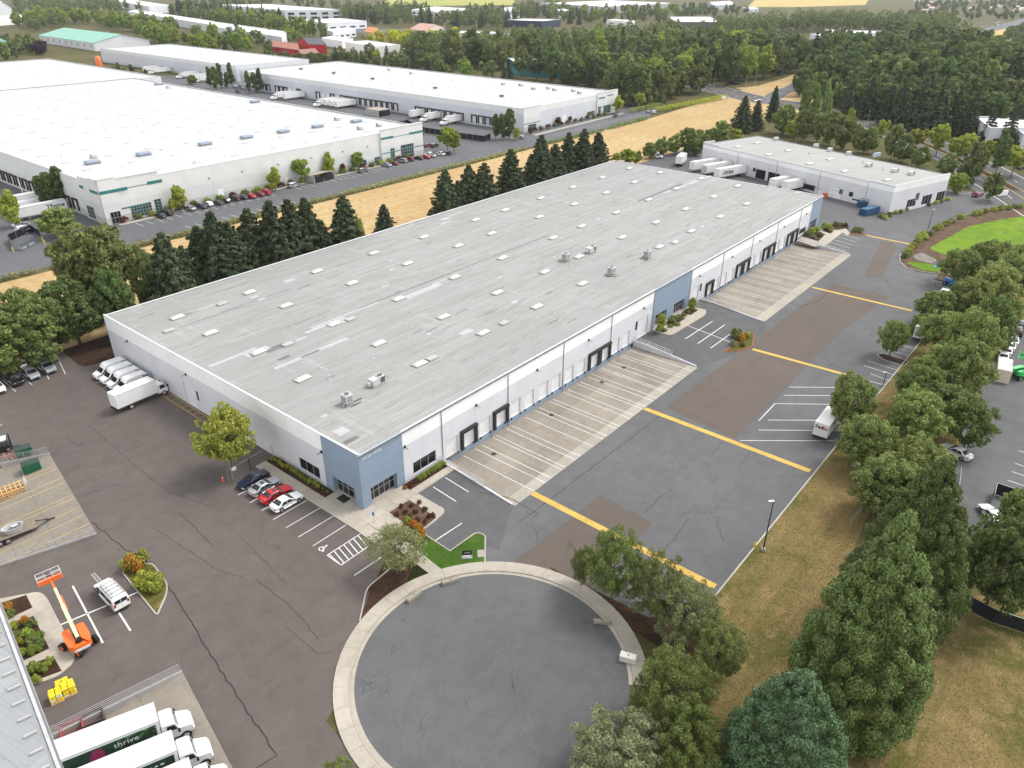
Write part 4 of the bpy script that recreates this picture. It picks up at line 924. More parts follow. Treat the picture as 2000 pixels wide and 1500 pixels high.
for w in (s3, s4):
    n = max(1, int(w.L/8))
    for k in range(n): w.panel(w.L*k/n, w.L*(k+1)/n, -1.4, SH, W_SMALL)
srf = MB().add([(*(sa+sn_*.3+sd_*.3), SH-.1), (*(sc_-sn_*.3+sd_*.3), SH-.1), (*(sdd-sn_*.3-sd_*.3), SH-.1), (*(sb+sn_*.3-sd_*.3), SH-.1)], [(0, 1, 2, 3)]).build('roof', ROOF_S, sm)
m = MB(); s1.box(m, 0, s1.L-8.6, SH-.02, SH+.06, -.3, .08); s3.box(m, 0, s3.L, SH-.02, SH+.06, -.3, .08); s4.box(m, 0, s4.L, SH-.015, SH+.065, -.3, .085); m.build('coping', FLASH, sm, fix=True)
m = MB(); s2.box(m, -.02, s2.L, SH+.55, SH+.63, -.35, .06); s1.box(m, s1.L-8.6, s1.L+.05, SH+.02, SH+.62, -.3, .05); m.build('parapet', WHITEM, sm, fix=True)
m = MB(); s1.box(m, 0, 7.5, SH-.02, SH+.75, -.3, .05); s4.box(m, s4.L-.02-6, s4.L, SH-.02, SH+.74, -.3, .04); m.build('parapet', WHITEM, sm, fix=True)
srz = math.atan2(sd_.y, sd_.x)
for p in [(1441, 286), (1479, 278.5), (1501, 301), (1539.5, 293), (1581, 319), (1621, 310), (1649, 333.5), (1733, 350.5)]:
    x, y = g(*p, z=SH+.2); skylight(x, y, srf, SH-.1, 2.9, 1.4, srz-R(90))
for p, w in [((1517, 270), 'farthest left'), ((1595, 283), 'second from the left'), ((1622, 291), 'third from the left'), ((1659, 298), 'fourth from the left'), ((1697, 321), 'fifth from the left'), ((1748, 331.5), 'sixth from the left'), ((1780, 337), 'farthest right')]:
    hvac_pack('rooftop_unit', 'low rooftop unit with dark coil end on the smaller grey roof, '+w, p, SH-.1, 'C', srz-R(95), 'units on the smaller grey roof')
for p in [(1554, 276), (1580, 298), (1685, 316), (1724, 330)]:
    x, y = g(*p, z=SH+.3); MB().tube((x, y, SH-.12), (x, y, SH+.9), .05).tube((x, y, SH-.1), (x, y, SH+.05), .3, n=10).build('roof_vent', FLASH, srf)
x, y = g(1712, 305, z=SH); o = MB().box(-1.9, 1.9, -.4, .4, 0, 1.3).build('roof_screen', LOUV, srf); o.location = (x, y, SH-.1); o.rotation_euler = (0, 0, srz-R(90))

# ------------------------------------------------------------------ the white warehouses
def white_box(label, x0, x1, y0, y1, h, mat, pan=10.5, docks=(), sky=None, par=.35, skip=''):
    t = thing('warehouse', label, 'warehouse'); ws = dict(S=Wall(t, (x0, y0), (x1, y0)), W=Wall(t, (x0, y1), (x0, y0)), N=Wall(t, (x1, y1), (x0, y1)), E=Wall(t, (x1, y0), (x1, y1)))
    for k, w in ws.items():
        n = max(1, round(w.L/pan))
        for i in range(n):
            u0, u1 = w.L*i/n, w.L*(i+1)/n; hs_ = [d for d in docks if d[0] == k and u0+.1 <= d[1] and d[2] <= u1-.1]
            w.panel(u0, u1, -.3, h, mat, [(d[1], d[2], d[3], d[4]) for d in hs_])
    r_ = MB().add([(x0+.3, y0+.3, h-par), (x1-.3, y0+.3, h-par), (x1-.3, y1-.3, h-par), (x0+.3, y1-.3, h-par)], [(0, 1, 2, 3)]).build('roof', ROOF_W, t)
    m = MB()
    for w, e in ((ws['S'], 0), (ws['N'], 0), (ws['W'], .004), (ws['E'], .004)): w.box(m, 0, w.L, h, h+.1+e, -.35, .06+e)
    m.build('coping', WHITEM, t, fix=True)
    if sky:
        nx, ny = sky
        for i in range(nx):
            for j in range(ny): skylight(x0+(x1-x0)*(i+.5)/nx+rnd.uniform(-.6, .6), y0+(y1-y0)*(j+.5)/ny, r_, h-par-.12, 2.6, 1.5, 0, 3)
    return t, ws, r_
def dock_row(w, ys, z0=1.2, seal=True, wd=2.6, ht=3.0):
    for u in ys:
        w.door(u, u+wd, z0, z0+ht, -.12, 5, DOOR_W)
        if seal: w.seal(u-.5, u+wd+.5, z0-.2, z0+ht+.4, .45)
BX0, BX1, BY0, BY1, BH = 40.0, 168.5, 160.0, 395.0, 11.4
dW = [('W', BY1-y-2.6, BY1-y, 1.2, 4.2) for y in [178+i*5.4 for i in range(14)]]
bt, bw, brf = white_box('huge white-roofed warehouse with teal stripes, office corner and car park in front', BX0, BX1, BY0, BY1, BH, W_WHITE, 11.7, dW, (9, 15))
for d in dW: bw['W'].door(d[1], d[2], d[3], d[4], -.12, 5, DOOR_W); bw['W'].seal(d[1]-.5, d[2]+.5, 1.0, 4.6, .45)
def corner_tower(t, ws, u0, u1, h, wall, win=True, stripes=True, glass=GLASS_T):
    m = MB(); wall.box(m, u0, u1, -.2, h, .02, .55); m.build('corner_tower', W_WHITE, t, fix=True); m = MB(); wall.box(m, u0-.15, u1+.15, h, h+.22, -.5, .72); m.build('coping', WHITEM, t, fix=True)
S_ = bw['S']; Wl = bw['W']
corner_tower(bt, bw, -.5, 17.5, 12.6, S_); corner_tower(bt, bw, 106.5, BX1-BX0+.5, 12.6, S_); m = MB(); Wl.box(m, Wl.L-12, Wl.L+.5, -.2, 12.6, .02, .5); m.build('corner_tower', W_WHITE, bt, fix=True)
m = MB(); S_.box(m, -.55, 4.5, -.2, 13.1, .56, .9); Wl.box(m, Wl.L-4.5, Wl.L+.52, -.2, 13.1, .52, .86); m.build('corner_pier', W_WHITE, bt, fix=True); m = MB(); S_.box(m, -.7, 4.7, 13.1, 13.35, -.3, 1.0); Wl.box(m, Wl.L-4.7, Wl.L+.9, 13.105, 13.345, -.3, 1.0); m.build('coping', WHITEM, bt, fix=True)
def strip(w, u0, u1, z, h=.55, o=.56, t=None): m = MB(); w.box(m, u0, u1, z, z+h, o, o+.05); m.build('teal_stripe', TEAL, t or bt, fix=True)
strip(S_, -.6, 7.5, 9.0, .9, .92); strip(S_, 4.6, 17.6, 9.4, .18); strip(S_, 13.8, 18.5, 9.2, .9, .58); strip(Wl, Wl.L-4.6, Wl.L+.6, 9.0, .9, .88); strip(Wl, Wl.L-12, Wl.L-9.5, 9.0, .9, .52)
strip(S_, -.6, 12.5, 3.7, .4, .58); strip(S_, 106.6, 113, 9.0, .8, .58); strip(S_, 113, 129, 9.2, .18); strip(S_, 121.5, 129, 9.0, .8, .6); strip(S_, 106.6, 129, 3.7, .3, .58)
S_.window(7.2, 13.6, .6, 4.2, 7, 4, .62, glass=GLASS_T); S_.window(14.6, 16.8, .3, 4.6, 2, 5, .62, glass=GLASS_T); S_.window(19.2, 24.5, 1.0, 3.0, 5, 2, .08, glass=GLASS_T); S_.window(.9, 3.9, .1, 3.6, 3, 2, .96)
S_.window(116.5, 123.5, .4, 5.6, 6, 4, .62, glass=GLASS_T); S_.window(111, 113.2, .2, 5.2, 2, 5, .62, glass=GLASS_T); S_.window(103, 106, .8, 3.0, 4, 2, .08, glass=GLASS_T); S_.window(92, 99, .8, 3.0, 6, 2, .08, glass=GLASS_T)
Wl.window(Wl.L-10.5, Wl.L-6, .6, 4.2, 4, 3, .58, glass=GLASS_T)
S_.part('side_door', DOOR_W, 36, 38.2, 0.1, 3.4, .003, .06); S_.part('side_door', DOOR_W, 62, 63.6, .1, 2.6, .003, .06)
for u in (22, 34, 46, 60, 74, 88, 100): S_.lamp(u, 7.5)
for n_, p in enumerate([(180, 315), (280, 299), (400, 279), (481, 266), (553, 255), (620, 245), (696, 235), (498, 197), (310, 163)]):
    w = ['closest to the office corner', 'second from the office corner', 'third from the office corner', 'fourth from the office corner', 'fifth from the office corner', 'sixth from the office corner', 'seventh, near the car park end', 'alone by the right-hand edge', 'at the far back corner'][n_]
    hvac_pack('smoke_vent', 'blue-grey louvred vent on the huge white roof, '+w, p, BH-.35, 'D', 0, 'louvred vents on the white roof')
for n_, p in enumerate([(182, 304), (703, 249), (740, 243), (658, 231), (328, 169)]):
    w = ['beside the vent nearest the office corner', 'in front near the right end', 'at the right end', 'behind at the right end', 'near the far back corner'][n_]
    hvac_pack('rooftop_unit', 'pale boxy rooftop unit on the huge white roof, '+w, p, BH-.35, 'C', R(90), 'pale units on the white roof')
for i in range(46):
    x, y = rnd.uniform(45, 164), rnd.uniform(165, 390); z = BH-.35; MB().tube((x, y, z), (x, y, z+.5), .09, n=6).tube((x, y, z+.4), (x, y, z+.6), .22, n=6).build('roof_vent', STEEL, brf)

CX0, CX1, CY0, CY1, CH = 235.0, 315.0, 160.0, 392.0, 10.4
dC = [('W', CY1-y-2.6, CY1-y, 1.2, 4.2) for y in [172+i*4.4 for i in range(14)]+[246+i*4.4 for i in range(16)]+[330+i*4.4 for i in range(9)]]
ct, cw, crf = white_box('long white-roofed warehouse with trailers backed to its side docks', CX0, CX1, CY0, CY1, CH, W_WHITE2, 11.6, dC, (5, 13))
for i, d in enumerate(dC):
    cw['W'].door(d[1], d[2], d[3], d[4], -.12, 4, DOOR_W)
    if rnd.random() < .75: cw['W'].seal(d[1]-.5, d[2]+.5, 1.0, 4.7, .5)
S_ = cw['S']; corner_tower(ct, cw, 61, CX1-CX0+.4, 11.3, S_); corner_tower(ct, cw, -.4, 12, 10.9, S_)
strip(S_, 62, 68, 8.3, .7, .58, ct); strip(S_, 70, 76, 9.0, .5, .58, ct); strip(S_, 61.2, 80, 4.0, .3, .58, ct); strip(S_, -.4, 12, 3.4, .3, .58, ct)
S_.window(67, 74, .4, 4.6, 5, 3, .62, glass=GLASS_T); S_.window(62, 64.5, .4, 4.6, 2, 4, .62, glass=GLASS_T); S_.window(55, 59.5, .8, 3, 4, 2, .08, glass=GLASS_T); S_.window(3, 9, .6, 3.0, 4, 2, .62, glass=GLASS_T); S_.part('side_door', DOOR_W, 31, 34, .1, 4, .003, .06)
for n_, p in enumerate([(1017, 165), (1042, 172), (1071, 171), (1083, 174), (1120, 176), (1132, 180), (983, 163), (803, 142), (760, 135)]):
    hvac_pack('rooftop_unit', 'boxy rooftop unit along the far edge of the trailer warehouse roof, %s from the left' % ordw([6, 7, 8, 9, 10, 11, 5, 2, 1][n_]-(2 if n_ < 7 else 0)), p, CH-.35, 'C', R(90), 'units on the trailer warehouse roof')
for n_, p in enumerate([(588, 135), (652, 143), (728, 154), (850, 172), (980, 188)]):
    x, y = g(*p, z=CH); t = thing('roof_fan', 'round grey exhaust fan on the trailer warehouse roof, %s from the left' % ordw(n_+1), 'roof fan', (x, y, CH-.35), 0, 'fans on the trailer warehouse roof')
    MB().tube((0, 0, 0), (0, 0, .5), .8, n=12).build('curb', CURB, t); MB().tube((0, 0, .5), (0, 0, 1.0), 1.5, 1.1, n=16).build('hood', STEEL_D, t)
white_box('white-roofed warehouse behind the huge one with trucks along its near side', 250, 310, 420, 615, 10.2, W_WHITE2, 12, [], (4, 12))
white_box('low white-roofed warehouse at the left edge behind the huge one', 60, 188, 402, 560, 10.0, W_WHITE, 12, [], (5, 5))

# far buildings, placed by the pixels of their roof corners at a usual height
def wallmat(c): return plain('far wall %.2f %.2f %.2f' % c, c, .8, .06, .1, .03)
def far_box(name, label, px, h, wall, roof, win=0, par=.5, base=0.0, doors=0):
    """px: three roof corners left, near, right; the fourth follows"""
    A, B, D = (Vector(g(*p, z=h)) for p in px); E_ = A+D-B
    t = thing(name, label, 'building'); ws = [Wall(t, A, B), Wall(t, B, D), Wall(t, D, E_), Wall(t, E_, A)]
    m0 = wallmat(wall)
    for w in ws:
        if w.n.dot(w.a-Vector((*((A+D)/2), 0))) < 0: w.n = -w.n
        MB().add([w.P(0, base-1, 0), w.P(w.L, base-1, 0), w.P(w.L, h, 0), w.P(0, h, 0)], [(0, 1, 2, 3)]).build('wall', m0, t, fix=False)
    MB().add([(*A, h-par), (*B, h-par), (*D, h-par), (*E_, h-par)], [(0, 1, 2, 3)]).build('roof', plain('far roof %.2f %.2f %.2f' % roof, roof, .8, .06, .05, .03), t)
    m = MB()
    for i, w in enumerate(ws): w.box(m, 0, w.L, h-.01+i*.004, h+.2+i*.004, -.4, .12+i*.004)
    m.build('coping', plain('far roof %.2f %.2f %.2f' % roof, roof), t, fix=True)
    for w in ws[:2]:
        for i in range(win):
            u = w.L*(i+.5)/win; ww_ = w.L/win*.55; w.part('window', GLASS, u-ww_/2, u+ww_/2, h*.25, h*.45, .01, .06)
            if h > 10: w.part('window', GLASS, u-ww_/2, u+ww_/2, h*.6, h*.8, .01, .06)
        for i in range(doors):
            u = w.L*(i+.5)/doors; w.part('dock_door', DOOR if i % 2 else STEEL_D, u-1.4, u+1.4, 1.0, 4.2, .01, .08)
    return t
def gable(name, label, A, B, D, h, rise, wall, roof, win=0, over=.6):
    """gabled house: A-B one long eave, B-D the gable end"""
    A, B, D = Vector(A), Vector(B), Vector(D); E_ = A+D-B; t = thing(name, label, 'building'); m0 = wallmat(wall)
    for (p, q) in ((A, B), (B, D), (D, E_), (E_, A)): MB().add([(*p, -1), (*q, -1), (*q, h), (*p, h)], [(0, 1, 2, 3)]).build('wall', m0, t)
    M1, M2 = (B+D)/2, (A+E_)/2
    MB().add([(*B, h), (*D, h), (*M1, h+rise)], [(0, 1, 2)]).build('gable_end', m0, t); MB().add([(*A, h), (*E_, h), (*M2, h+rise)], [(0, 1, 2)]).build('gable_end', m0, t)
    d = (B-A).normalized()*over; rr_ = plain('gable roof %.2f %.2f %.2f' % roof, roof, .7, .1, .2, .06)
    for (p, q) in ((A, B), (E_, D)):
        o = (p-M2).normalized()*over; s_ = -rise*over/((p-M2).length)
        MB().loft([[(*(p+o-d), h+s_+.02), (*(M2-d), h+rise+.02), (*(M2-d), h+rise+.22), (*(p+o-d), h+s_+.22)], [(*(q+o+d), h+s_+.02), (*(M1+d), h+rise+.02), (*(M1+d), h+rise+.22), (*(q+o+d), h+s_+.22)]]).build('roof_slope', rr_, t, fix=True)
    w = Wall(t, A, B); w.n = w.n if w.n.dot(w.a-Vector((*((A+D)/2), 0))) > 0 else -w.n
    for i in range(win):
        u = w.L*(i+.5)/win; w.part('window', GLASS, u-.8, u+.8, h*.4, h*.75, .01, .06)
    return t
WH, LG, GR = (.8, .8, .8), (.62, .63, .65), (.36, .36, .37)
gp = lambda *p: [g(a, b, z=7) for a, b in p]
gt = gable('sports_hall', 'big hall with pale green gabled roof among trees', *gp((76, 69), (183, 84), (291, 78)), 7, 6, (.62, .62, .64), (.22, .42, .34), 9)
for px in ((200, 67), (210, 63.5)): x, y = g(*px, z=11.5); MB().box(-1.5, 1.5, -1.5, 1.5, -.4, 1.4).build('roof_unit', FLASH, gt).location = (x, y, 11)
gable('small_hall', 'small hall with green gabled roof at the left edge', *gp((-30, 72), (2, 86), (25, 84)), 5, 4, (.6, .6, .62), (.2, .4, .33), 3)
gable('warehouse_hall', 'pale gabled hall at the top left corner', *[g(a, b, z=14) for a, b in ((-70, 8), (-10, 16), (22, 15))], 14, 9, (.6, .61, .63), (.8, .8, .8))
far_box('far_warehouse', 'low white building strip behind the trees at far left', [(-60, 36), (-40, 42), (75, 33)], 7, WH, WH)
far_box('far_warehouse', 'long low white warehouse behind the poplar row, left part', [(250, 22), (405, 47), (420, 42)], 9, LG, WH, 0, doors=8)
far_box('far_warehouse', 'long low white warehouse behind the poplar row, right part', [(405, 50), (550, 72), (560, 62)], 9, LG, WH, 0, doors=9)
far_box('far_warehouse', 'large white warehouse on the skyline at upper left', [(432, 9), (556, 20), (667, 19)], 16, (.66, .67, .7), WH, 5, doors=8)
far_box('far_warehouse', 'distant white roof at the top edge left of centre', [(225, 1), (290, 12), (330, 10)], 12, LG, WH)
far_box('far_block', 'grey and white flat block below the large skyline warehouse', [(590, 39), (640, 45), (716, 41)], 9, (.7, .7, .72), WH, 4)
far_box('far_block', 'white block with square windows left of the yellow trees', [(636, 58), (650, 62), (695, 57)], 8, (.66, .67, .7), WH, 4)
far_box('far_block', 'plain white block between the red barn and the yellow trees', [(628, 74), (668, 80), (690, 76)], 7, WH, WH, 0)
far_box('far_block', 'white windowless hall in front of the yellow trees', [(674, 82), (735, 91), (782, 88)], 9, (.8, .79, .76), WH, 0)
far_box('far_block', 'small white block right of the windowless hall', [(782, 94), (795, 97), (810, 95)], 6, WH, WH, 0)
far_box('far_office', 'white office block with blue glass corner on the skyline', [(803, 19), (870, 24), (915, 17)], 14, (.78, .79, .82), WH, 6)
far_box('far_block', 'white block behind dark trees at top centre', [(978, 16), (990, 22), (1015, 19)], 12, WH, WH, 3)
far_box('far_block', 'dark blue glazed block with white roof at top centre', [(990, 39), (1028, 36), (1095, 38)], 9, (.035, .045, .075), WH, 0)
far_box('far_warehouse', 'very long grey warehouse at the top edge', [(1055, 6), (1180, 13), (1320, 6)], 12, (.42, .42, .43), (.66, .66, .67), 0, doors=14)
far_box('far_block', 'grey block with white roof among trees at top centre', [(1083, 19), (1092, 22), (1112, 20)], 10, (.5, .5, .55), WH, 3)
far_box('far_block', 'white flat block in trees right of the blue glazed block', [(1185, 39), (1225, 42), (1240, 40)], 6, WH, (.7, .72, .68), 2)
far_box('far_warehouse', 'low brown-grey warehouse with a white lorry in front', [(1308, 32), (1316, 43), (1405, 43)], 8, (.12, .11, .11), (.55, .52, .48), 0)
gable('far_barn', 'grey round-topped shed on the skyline right of centre', *[g(a, b, z=9) for a, b in ((1435, 8), (1395, 11), (1377, 8))], 9, 5, (.35, .38, .44), (.6, .62, .66))
far_box('far_block', 'pale low sheds at the field edge right of centre', [(1450, 15), (1462, 18), (1482, 16)], 6, (.45, .5, .58), WH, 2)
gable('far_house', 'brown-roofed house among trees right of centre', *[g(a, b, z=4) for a, b in ((1496, 87), (1516, 88), (1525, 78))], 4, 3, (.3, .18, .14), (.4, .24, .19), 2)
gable('far_house', 'pale roofed shed left of the brown-roofed house', *[g(a, b, z=4) for a, b in ((1412, 77), (1440, 79), (1450, 73))], 4, 2.5, (.5, .4, .28), (.66, .64, .6), 2)
far_box('far_warehouse', 'white two-level warehouse in the wood at upper right', [(1583, 66), (1610, 72), (1700, 73)], 8, (.6, .65, .72), WH, 0)
far_box('far_warehouse', 'upper white hall behind the two-level warehouse', [(1612, 58), (1640, 63), (1755, 66)], 10, (.72, .72, .74), WH, 0)
far_box('far_block', 'white building hidden by trees with teal walls', [(990, 112), (1010, 124), (1150, 134)], 8, (.05, .22, .25), WH, 0)
far_box('far_block', 'pale roof between poplars left of the teal-walled building', [(985, 77), (995, 82), (1015, 78)], 8, WH, WH, 0)
far_box('side_building', 'white stepped building at the right edge behind firs', [(1905, 228), (1935, 250), (2040, 250)], 8, (.5, .5, .54), WH, 2)
far_box('side_building', 'white flat building at the right edge beyond the road', [(1985, 252), (2000, 262), (2060, 258)], 7, (.5, .5, .54), WH, 2)
far_box('far_block', 'pale low block at the right edge by the straw field', [(1942, 118), (1960, 124), (2060, 124)], 5, (.5, .5, .5), (.7, .7, .7), 0)
gable('far_house', 'pink-brown roofed house behind the yellow trees', *[g(a, b, z=7) for a, b in ((800, 57), (830, 60), (870, 54))], 7, 5, (.6, .5, .42), (.45, .25, .2), 3)
gable('far_house', 'orange-roofed house behind the yellow trees', *[g(a, b, z=6) for a, b in ((712, 62), (728, 64), (745, 60))], 6, 4, (.55, .4, .3), (.6, .2, .08), 2)
far_box('far_block', 'low pale terrace beyond the pink-brown roofed house', [(880, 60), (900, 64), (990, 66)], 5, (.6, .55, .5), (.72, .72, .72), 5)
RED = (.42, .02, .025)
gable('red_barn', 'bright red barn with dark grey gabled roof', *[g(a, b, z=8) for a, b in ((637, 87), (604, 86.5), (582, 82))], 8, 4.5, RED, (.11, .11, .12), 0)
gable('brown_roof_barn', 'low red barn wing with long brown roof', *[g(a, b, z=4.5) for a, b in ((585, 98), (532, 91), (529, 84))], 4.5, 3.5, RED, (.34, .15, .1), 3)
gable('red_porch', 'small red gabled porch in front of the red barn', *[g(a, b, z=3.5) for a, b in ((622, 103), (590, 106), (577, 101))], 3.5, 2.5, RED, (.26, .13, .1), 0)
rr = random.Random(21)
for i in range(16):
    px = (rr.uniform(1790, 1995), rr.uniform(4, 26)); x, y = g(*px); a = rr.uniform(0, 3); d = Vector((math.cos(a), math.sin(a)))*rr.uniform(9, 16); n_ = Vector((-d.y, d.x)).normalized()*rr.uniform(7, 10); p = Vector((x, y))
    gable('far_house', 'small grey-roofed house in the far suburb, %s of its cluster' % ordw(i+1), tuple(p), tuple(p+d), tuple(p+d+n_), 4, 2.5, (.5, .5, .5), (.42+rr.random()*.3, .42, .42), 1, .3)['group'] = 'houses of the far suburb'

# neighbouring block at the lower left, only its roof corner shows
ra, rb = Vector(g(-2, 1180, z=8.0)), Vector(g(122, 1510, z=8.0)); rd_ = (rb-ra).normalized(); rn = Vector((-rd_.y, rd_.x)); rn = rn if rn.x < 0 else -rn
lt = thing('warehouse', 'neighbouring warehouse whose grey metal roof corner fills the lower left edge', 'warehouse')
A0, B0 = ra-rd_*34, rb+rd_*30
for k in range(11):
    wl_ = Wall(lt, A0, B0, (-rn.x, -rn.y, 0)); wl_.panel(wl_.L*k/11, wl_.L*(k+1)/11, -1.5, 8.0, W_LEFT)
lrf = MB().add([(*A0, 7.95), (*B0, 7.95), (*(B0+rn*40), 8.6), (*(A0+rn*40), 8.6)], [(0, 1, 2, 3)]).build('roof', ROOF_L, lt)
m = MB(); wl_.box(m, 0, wl_.L, 7.75, 8.06, .01, .2); m.build('gutter', FLASH, lt, fix=True)
m = MB(); wl_.box(m, 0, wl_.L, 8.02, 8.1, -.25, .02); m.build('eave_flashing', STEEL, lt, fix=True)
for i in range(14):
    u = 30+i*2.1; MB().bar(wl_.P(u, 8.1, -.6), wl_.P(u, 8.15, -1.6), .18).build('roof_bracket', ROOF_PATCH, lrf)
# ================================================================== vehicles and street things
CARP = {}
def carpaint(name, rgb, coat=.6, metal=.0):
    return plain('car paint '+name, rgb, .32, .04, .8, .02, metal, .45, coat=coat)
PAINT = dict(white=carpaint('white', (.76, .76, .76)), silver=carpaint('silver', (.42, .44, .46), .6, .35), black=carpaint('black', (.012, .012, .014)), navy=carpaint('navy', (.012, .018, .045)), red=carpaint('red', (.5, .012, .018)),
    dkred=carpaint('dark red', (.22, .015, .02)), grey=carpaint('grey', (.16, .165, .17), .6, .3), orange=carpaint('orange', (.75, .14, .015), .2), green=carpaint('green', (.02, .45, .08), .3), blue=carpaint('blue', (.03, .2, .5), .3), cream=plain('boom cream paint', (.72, .6, .36), .5, .06, 2), teal=carpaint('teal', (.02, .25, .2)))
TYRE = plain('tyre rubber', (.018, .018, .018), .9, .2, 4, .1); RIM = plain('rim alloy', (.42, .42, .43), .35, .12, 5, .05, metal=.6); HUB = plain('steel hub', (.5, .5, .5), .4, .1, 5, .05, metal=.5)
LAMP = plain('headlamp lens', (.62, .64, .66), .15, .1, 8); TAIL = plain('tail lamp', (.42, .015, .015), .25, .1, 8); TRIM = plain('black trim', (.025, .025, .026), .6, .15, 4, .08); CHROME = plain('chrome trim', (.6, .6, .6), .2, .06, 5, metal=.8)
PLATE = plain('number plate', (.6, .6, .58), .5, .1, 9)
BOXW = plain('truck box white', (.74, .74, .72), .5, .05, .6, .03); BOXROOF = plain('truck box roof', (.76, .755, .71), .6, .06, .4, .04)
CARGLASS = glass_dark('car glass', (.022, .026, .03), .05)

def inset(prof, d):
    n = len(prof); cx = sum(p[0] for p in prof)/n; cz = sum(p[1] for p in prof)/n; ex = max(abs(p[0]-cx) for p in prof); ez = max(abs(p[1]-cz) for p in prof)
    return [(p[0]-d*(p[0]-cx)/ex, p[1]-d*(p[1]-cz)/ez) for p in prof]
def hull(prof, wf_, bev=.1):
    """side profile (x,z), half-width as a function of (x,z) -> closed body with softened edges"""
    i1 = inset(prof, bev); m = MB()
    rings = [[(x, -wf_(x, z), z) for x, z in i1], [(x, -wf_(x, z)+bev*.75, z) for x, z in prof], [(x, wf_(x, z)-bev*.75, z) for x, z in prof], [(x, wf_(x, z), z) for x, z in i1]]
    n = len(prof); m.loft(rings, caps=False)
    for ring, base in ((rings[0], 0), (rings[3], 3)):
        for tri in tessellate_polygon([[Vector((p[0], p[2], 0)) for p in ring]]): m.f.append(tuple(base*n+i for i in tri)); m.m.append(0)
    return m
def wheel(root, x, y, r_, w, side, hubm=None, dual=False):
    o = MB().tube((x, y-side*w, r_), (x, y, r_), r_, n=18).build('wheel', TYRE, root, smooth=40)
    MB().tube((x, y, r_), (x, y+side*.012, r_), r_*.66, r_*.6, n=18).tube((x, y+side*.012, r_), (x, y+side*.03, r_), r_*.2, n=8).build('rim', hubm or RIM, o, smooth=40); return o
def arch(m, x, y, r_, side): m.tube((x, y, r_), (x, y+side*.006, r_), r_*1.14, n=18)
SIDES = (-1, 1)
def side_panes(pts, wf_, t, name='side_window'):
    global SIDES
    for s in (-1, 1):
        SIDES = (s,); m = MB(); side_glass(m, pts, wf_, .013); m.build(name, CARGLASS, t)
    SIDES = (-1, 1)
def side_glass(m, pts, wf_, off=.012):
    for s in SIDES: m.add([(x, s*(wf_(x, z)+off), z) for x, z in pts], [tuple(range(len(pts))) if s < 0 else tuple(range(len(pts)-1, -1, -1))])
def cross_glass(m, a, b, wf_, inset_=.12, off=.015):
    """glass between two profile points"""
    nx, nz = (b[1]-a[1]), -(b[0]-a[0]); l = math.hypot(nx, nz); nx, nz = nx/l*off, nz/l*off
    p = (a[0]+(b[0]-a[0])*.06, a[1]+(b[1]-a[1])*.06); q = (a[0]+(b[0]-a[0])*.94, a[1]+(b[1]-a[1])*.94); wa, wb_ = wf_(*p)-inset_, wf_(*q)-inset_
    v = [(p[0]+nx, -wa, p[1]+nz), (p[0]+nx, wa, p[1]+nz), (q[0]+nx, wb_, q[1]+nz), (q[0]+nx, -wb_, q[1]+nz)]
    m.add(v, [(0, 1, 2, 3)]); m.add([(x, y, z) for x, y, z in v], [(3, 2, 1, 0)]) if False else None
PROTO = {}
